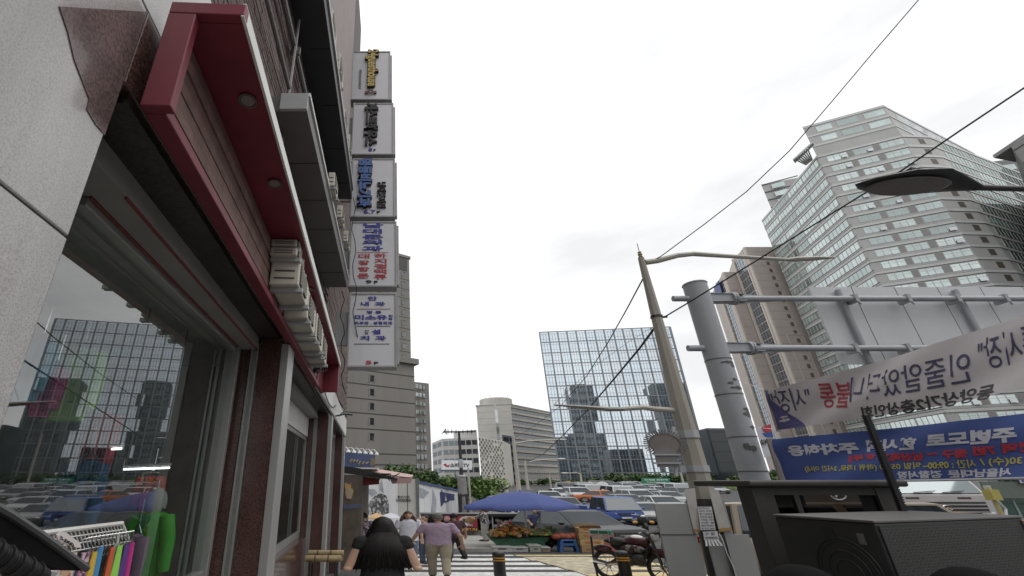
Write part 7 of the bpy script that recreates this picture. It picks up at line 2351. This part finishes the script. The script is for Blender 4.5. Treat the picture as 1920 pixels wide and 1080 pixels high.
person('person in a pink hat half hidden between the two men', 838, 968.5, 22, 2.6, (((-.24, .0, 1.1), (-.2, .1, .9)), ((.24, .0, 1.1), (.22, .1, .9))), 'tee', 'trousers', 'short', sx=1.8, top_m=PRINTED('pink_print', [(.4, .3, .32), (.2, .15, .2), (.45, .42, .42)], 20), bot_m=M('denim'), hair_m=M('hat_pink', (.42, .12, .17), rough=.8), sleeve=.6)
t, R_ = person('customer in a black and white patterned shirt holding a tan bag by the snack cart', 907, 951.5, 27.4, 1.25, (((-.2, .18, 1.2), (-.1, .4, 1.22)), ((.2, .14, 1.16), (.12, .36, 1.12))), 'tee', 'trousers', 'short', sx=2.0, top_m=PRINTED('leopard_print', [(.03, .03, .03), (.42, .41, .4), (.05, .05, .05), (.2, .2, .2)], 22), bot_m=M('pale_trousers', (.36, .35, .32), rough=.9, var=.1), hair_m=hairb, skn=skin, sleeve=1, lean=.08)
m = MB(); m.ell((.0, .42, 1.02), (.1, .16, .17), 14, 10); o = part('tan_bag', m, M('bag_tan', (.3, .19, .1), rough=.8, var=.25, scale=8), t, local=True, smooth=True); o.data.transform(R_)
person('seller in dark blue standing behind the fruit under the blue parasol', 1001, 955, 27.6, math.pi, (((-.25, .05, 1.1), (-.2, .2, .95)), ((.25, .05, 1.1), (.2, .2, .95))), 'tee', 'trousers', 'short', sx=1.8, top_m=M('navy_cloth', (.05, .06, .13), rough=.9), bot_m=M('black_cloth'), hair_m=hairb, skn=skin2, sleeve=.6)

# ---------------------------------------------------------------- rolled mats at the shop corner
YW = 10.2
t = thing('rolled_mat', 'bundle of rolled bamboo mats resting on a black frame by the shop corner', 'mats', PY(606, 1050, YW))
strw = M('straw_mat', (.36, .28, .16), rough=.85, var=.3, scale=12, streak=False, bump=.5, bscale=60)
a, b = PY(573, 1044, YW), PY(640, 1044, YW)
for k, (dy_, dz_, r) in enumerate(((0, 0, .06), (.12, 0, .06), (.06, .09, .05))):
    mb = MB(); mb.lathe([(r * .9, 0), (r, .03), (r * .97, (b.x - a.x) * .5), (r, b.x - a.x - .03), (r * .9, b.x - a.x)], (a.x + k * .02, YW + dy_, a.z + dz_ - .03), 12, 'x'); part('roll', mb, strw, t, smooth=True)
    mb = MB()
    for f in (.25, .62): mb.lathe([(r + .004, (b.x - a.x) * f), (r + .004, (b.x - a.x) * f + .03)], (a.x + k * .02, YW + dy_, a.z + dz_ - .03), 12, 'x', cap=False)
    part('string', mb, M('string_dark', (.12, .08, .05), rough=.9), t, kind='stuff')
for x in (a.x + .12, b.x - .1):
    mb = MB()
    mb.tube([(x, YW - .1, g(YW) + .12), (x, YW - .1, a.z - .1)], .02, 6); mb.tube([(x, YW + .22, g(YW) + .12), (x, YW + .22, a.z - .1)], .02, 6); mb.tube([(x, YW - .12, a.z - .1), (x, YW + .24, a.z - .1)], .02, 6)
    part('trestle', mb, blackm, t)

# ---------------------------------------------------------------- clothes rack before the window
XR = -1.22
t = thing('wire_rack', 'white wire grid rack of cheap leggings before the display window', 'clothes rack', PX(150, 1000, XR))
wirem = M('white_wire', (.6, .6, .58), rough=.4)
c4 = [PX(u, v, XR) for u, v in ((52, 1003), (229, 981), (243, 1015), (62, 1047))]
gf = lambda x, y: c4[0].lerp(c4[1], x).lerp(c4[3].lerp(c4[2], x), y)
mb = MB(); mb.tube([gf(0, 0), gf(1, 0)], .009, 8); mb.tube([gf(1, 0), gf(1, 1)], .006, 8); mb.tube([gf(0, 0), gf(0, 1)], .006, 8); part('frame', mb, wirem, t, smooth=True)
mb = MB()
for k in range(1, 24): mb.tube([gf(k / 24, 0), gf(k / 24, 1)], .0025, 5)
for k in (1, 2, 3): mb.tube([gf(0, k / 3), gf(1, k / 3)], .003, 5)
part('wire', mb, wirem, t, kind='stuff')
mb = MB()
rr = random.Random(2)
for k in range(12):
    p = gf(.45 + k * .048, .55); mb.tube([p, p + Vector((.03, .02, .01)), p + Vector((.03, .03, -.03)), p + Vector((.0, .03, -.07))], .0025, 5)
part('hook', mb, chrome, t, kind='stuff')
mb = MB(); p = gf(.9, .5); mb.tube([(p.x, p.y, g(p.y) + .12), p], .012, 8); p = gf(.1, .5); mb.tube([(p.x, p.y, g(p.y) + .12), p], .012, 8); part('post', mb, wirem, t, kind='stuff')
# price tag
tq = [PX(u, v, XR + .03) for u, v in ((104, 1003), (112, 996), (122, 999), (147, 1018), (150, 1026), (143, 1027), (112, 1018), (106, 1012))]
mb = MB(); mb.slab(tq, (.006, 0, 0)); tg = solo('price_tag', mb, M('tag_card', (.62, .58, .56), rough=.8, var=.06), 'pale card price tag lettered 5,000 hanging on the wire rack', 'price tag')
mb = MB(); q0, q1, q3 = PX(112, 1003, XR + .04), PX(137, 1018, XR + .04), PX(114, 1013, XR + .04)
text_mb('5,000', lambda x, y, h: q3.lerp(q1 + (q3 - q0) , x).lerp(q0.lerp(q1, x), y) + Vector((h, 0, 0)), 0, 1, 0, .9, .02, .002, mb); part('lettering', mb, ink_black, tg)
for i, (u, v, rw, m, lab, cat) in enumerate(((180, 1034, .027, M('cloth_yellow', (.55, .37, .04), rough=.8, var=.1), 'mustard yellow leggings hanging on the wire rack', 'leggings'), (190, 1025, .026, M('cloth_sky', (.05, .22, .42), rough=.8, var=.1), 'sky blue leggings hanging on the wire rack', 'leggings'), (211, 1027, .025, M('cloth_orange', (.48, .10, .03), rough=.8, var=.1), 'orange red leggings hanging on the wire rack', 'leggings'),
        (225, 1022, .026, M('cloth_lime', (.26, .58, .09), rough=.8, var=.1), 'lime green leggings hanging on the wire rack', 'leggings'), (239, 1021, .023, M('cloth_violet', (.09, .035, .2), rough=.8, var=.1), 'violet leggings hanging on the wire rack', 'leggings'), (249, 1018, .024, M('cloth_magenta', (.42, .025, .2), rough=.8, var=.1), 'magenta leggings hanging on the wire rack', 'leggings'),
        (160, 1036, .034, PRINTED('cloth_pinkprint', [(.42, .25, .36), (.1, .04, .07), (.5, .35, .42), (.3, .12, .2)], 60), 'pink and maroon printed leggings on the wire rack', 'leggings'), (134, 1037, .04, PRINTED('cloth_mixed', [(.45, .3, .2), (.08, .14, .35), (.5, .42, .34), (.3, .1, .08)], 40), 'blue and peach printed cloth on the wire rack', 'cloth'), (96, 1064, .07, PRINTED('cloth_floral', [(.55, .48, .5), (.42, .15, .25), (.5, .4, .42), (.2, .22, .2)], 45), 'pink floral cloth lowest on the wire rack', 'cloth'))):
    p = PX(u, v, XR + .015 + .008 * (i % 3))
    L = .75
    rings = []
    for j in range(9):
        f = j / 8
        wv = rw * (.66 + .75 * min(1, f * 2.2) - .1 * f)
        ring = []
        for q in range(18):
            a = 2 * math.pi * q / 18
            fold = 1 + .22 * math.sin(3 * a + f * 3 + i * 1.7) * (1 if j else .5)
            ring.append(p + Vector((math.cos(a) * wv * .45 * fold, math.sin(a) * wv * fold, -L * f + (0 if j else -.0))))
        rings.append(ring)
    mb = MB(); mb.loft(rings)
    solo('hanging_cloth', mb, m, lab, cat, 'leggings and cloth on the wire rack', smooth=True, angle=50)
# black slanting panel and ribbed tube at the corner of the view
XB = -.98
q = [PX(u, v, XB) for u, v in ((-40, 940), (6, 966), (60, 1001), (151, 1066), (142, 1070), (92, 1069), (-40, 1010))]
t = thing('folded_awning', 'black folded awning flap slanting across the lower left corner', 'awning', q[3])
mb = MB(); mb.slab(q, (.02, 0, 0)); part('flap', mb, M('awning_black', (.010, .010, .011), rough=1, var=.3, spec=.02), t, bevel=.003)
mb = MB(); mb.tube([q[0] + Vector((.02, 0, 0)), q[1] + Vector((.02, 0, 0)), q[2] + Vector((.02, 0, 0)), q[3] + Vector((.02, 0, 0))], .011, 8); part('edge_bar', mb, M('bar_dark', (.04, .04, .042), rough=.35), t, smooth=True)
mb = MB(); a, b = PX(-40, 1020, -.9), PX(78, 1085, -.9)
prof = []
for k in range(24): mb.tube([a.lerp(b, k / 24), a.lerp(b, (k + .8) / 24)], .024 if k % 4 else .028, 10)
solo('ribbed_tube', mb, M('tube_black', (.012, .012, .013), rough=.55, var=.2, spec=.3), 'black ribbed tube under the folded awning flap', 'tube', smooth=True)
mb = MB()
rr = random.Random(6)
for k in range(16):
    p = PX(-8 + rr.random() * 50, 1024 + rr.random() * 34, -1.05); mb.tube([p, p + Vector((0, rr.uniform(-.07, .07), rr.uniform(-.05, .05))), p + Vector((.01, rr.uniform(-.09, .09), rr.uniform(-.06, .03)))], .003, 5)
solo('hanger_hooks', mb, chrome, 'tangle of chrome hanger hooks under the folded awning flap', 'hangers', smooth=True)

# ---------------------------------------------------------------- clothes inside the shop
def garment(u, v, wpx, hpx, Y, m, lab, sleeves=True, hood=False, yaw=0):
    p = PY(u, v, Y)
    k = Y / ray(u, v).y / F
    W, H = wpx * k, hpx * k * 1.0
    t = thing('hanging_garment', lab, 'garment', (p.x, Y, p.z - H), 'clothes on show in the shop')
    mb = MB()
    rings = []
    for f, a, d in ((0, .18, .05), (.05, .42, .07), (.2, .46, .09), (.5, .42, .09), (.8, .45, .09), (1, .47, .08)):
        rings.append([p + Vector((math.cos(2 * math.pi * i / 18) * a * W, math.sin(2 * math.pi * i / 18) * d * (1 + .25 * math.sin(4 * 2 * math.pi * i / 18 + f * 3)), -H * f)) for i in range(18)])
    mb.loft(rings); part('body_cloth', mb, m, t, smooth=True)
    if sleeves:
        for s in (-1, 1):
            mb = MB(); mb.tube([p + Vector((s * W * .36, 0, -H * .08)), p + Vector((s * W * .52, -.02, -H * .4)), p + Vector((s * W * .55, -.03, -H * .85))], [.07, .065, .05], 10); part('sleeve', mb, m, t, smooth=True)
    if hood:
        mb = MB(); mb.ell(p + Vector((0, .02, .06)), (W * .26, .1, .13), 14, 8); part('hood', mb, M('hood_grey', (.4, .42, .4), rough=.8), t, smooth=True)
    mb = MB(); mb.tube([p + Vector((-W * .3, 0, .0)), p + Vector((0, 0, .06)), p + Vector((W * .3, 0, 0))], .01, 6); mb.tube([p + Vector((0, 0, .06)), p + Vector((0, 0, .25))], .006, 5); part('hanger', mb, chrome, t)
    return t
garment(288, 958, 72, 112, 4.3, M('jacket_green', (.05, .42, .035), rough=.6, var=.15, scale=5), 'bright green hooded jacket near the end of the shop window', hood=True)
garment(286, 893, 34, 58, 4.55, M('jacket_rust', (.42, .07, .03), rough=.7, var=.15), 'rust red top hanging above the green jacket')
garment(166, 862, 62, 130, 3.6, M('jacket_denim', (.04, .10, .20), rough=.8, var=.2, scale=5), 'dark blue denim jacket in the middle of the shop window')
garment(155, 655, 80, 130, 3.2, M('shirt_lime', (.36, .62, .2), rough=.7, var=.12, scale=4), 'pale lime shirt hanging high in the shop window')
garment(78, 640, 40, 110, 2.9, M('shirt_sky', (.12, .36, .5), rough=.7, var=.1), 'sky blue shirt hanging high beside the granite pillar')
garment(104, 690, 30, 90, 3.1, M('shirt_pink', (.5, .06, .2), rough=.7, var=.1), 'hot pink top between the sky blue and lime shirts')
garment(205, 770, 34, 130, 3.9, M('shirt_red', (.4, .05, .06), rough=.7, var=.1), 'red top hanging beside the lime shirt')
garment(258, 1000, 20, 90, 4.0, M('shirt_mauve', (.25, .16, .24), rough=.7, var=.1), 'mauve top left of the green jacket')

for (u0, v0, u1, v1, Y, lab) in ((186, 843, 228, 841, 3.85, 'fill tube added to light the clothes by the denim jacket in the shop'), (232, 880, 318, 877, 4.45, 'fill tube added to light the clothes above the green jacket in the shop')):  # glowing tubes added to brighten the clothes behind the glass
    a, b = PY(u0, v0, Y), PY(u1, v1, Y)
    m_ = MATS.get('fill_glow')
    if not m_:
        m_, n_, l_, b_ = _new('fill_glow')
        b_.inputs['Emission Color'].default_value = (.95, 1, .97, 1)
        b_.inputs['Emission Strength'].default_value = 2.6
        MATS['fill_glow'] = m_
    t = thing('fill_tube', lab, 'fill light', a, 'added fill tubes in the shop')
    mb = MB(); mb.tube([a, b], .009, 8); part('tube', mb, m_, t, smooth=True)
    mb = MB(); mb.beam(a + Vector((0, 0, .03)), b + Vector((0, 0, .03)), .05, .02); part('fitting', mb, white, t)
    for p in (a.lerp(b, .2), a.lerp(b, .8)):
        mb = MB(); mb.tube([p, Vector((p.x, p.y, 3.2))], .004, 5); part('hanging_wire', mb, blackm, t)  # wire for the added fill tube
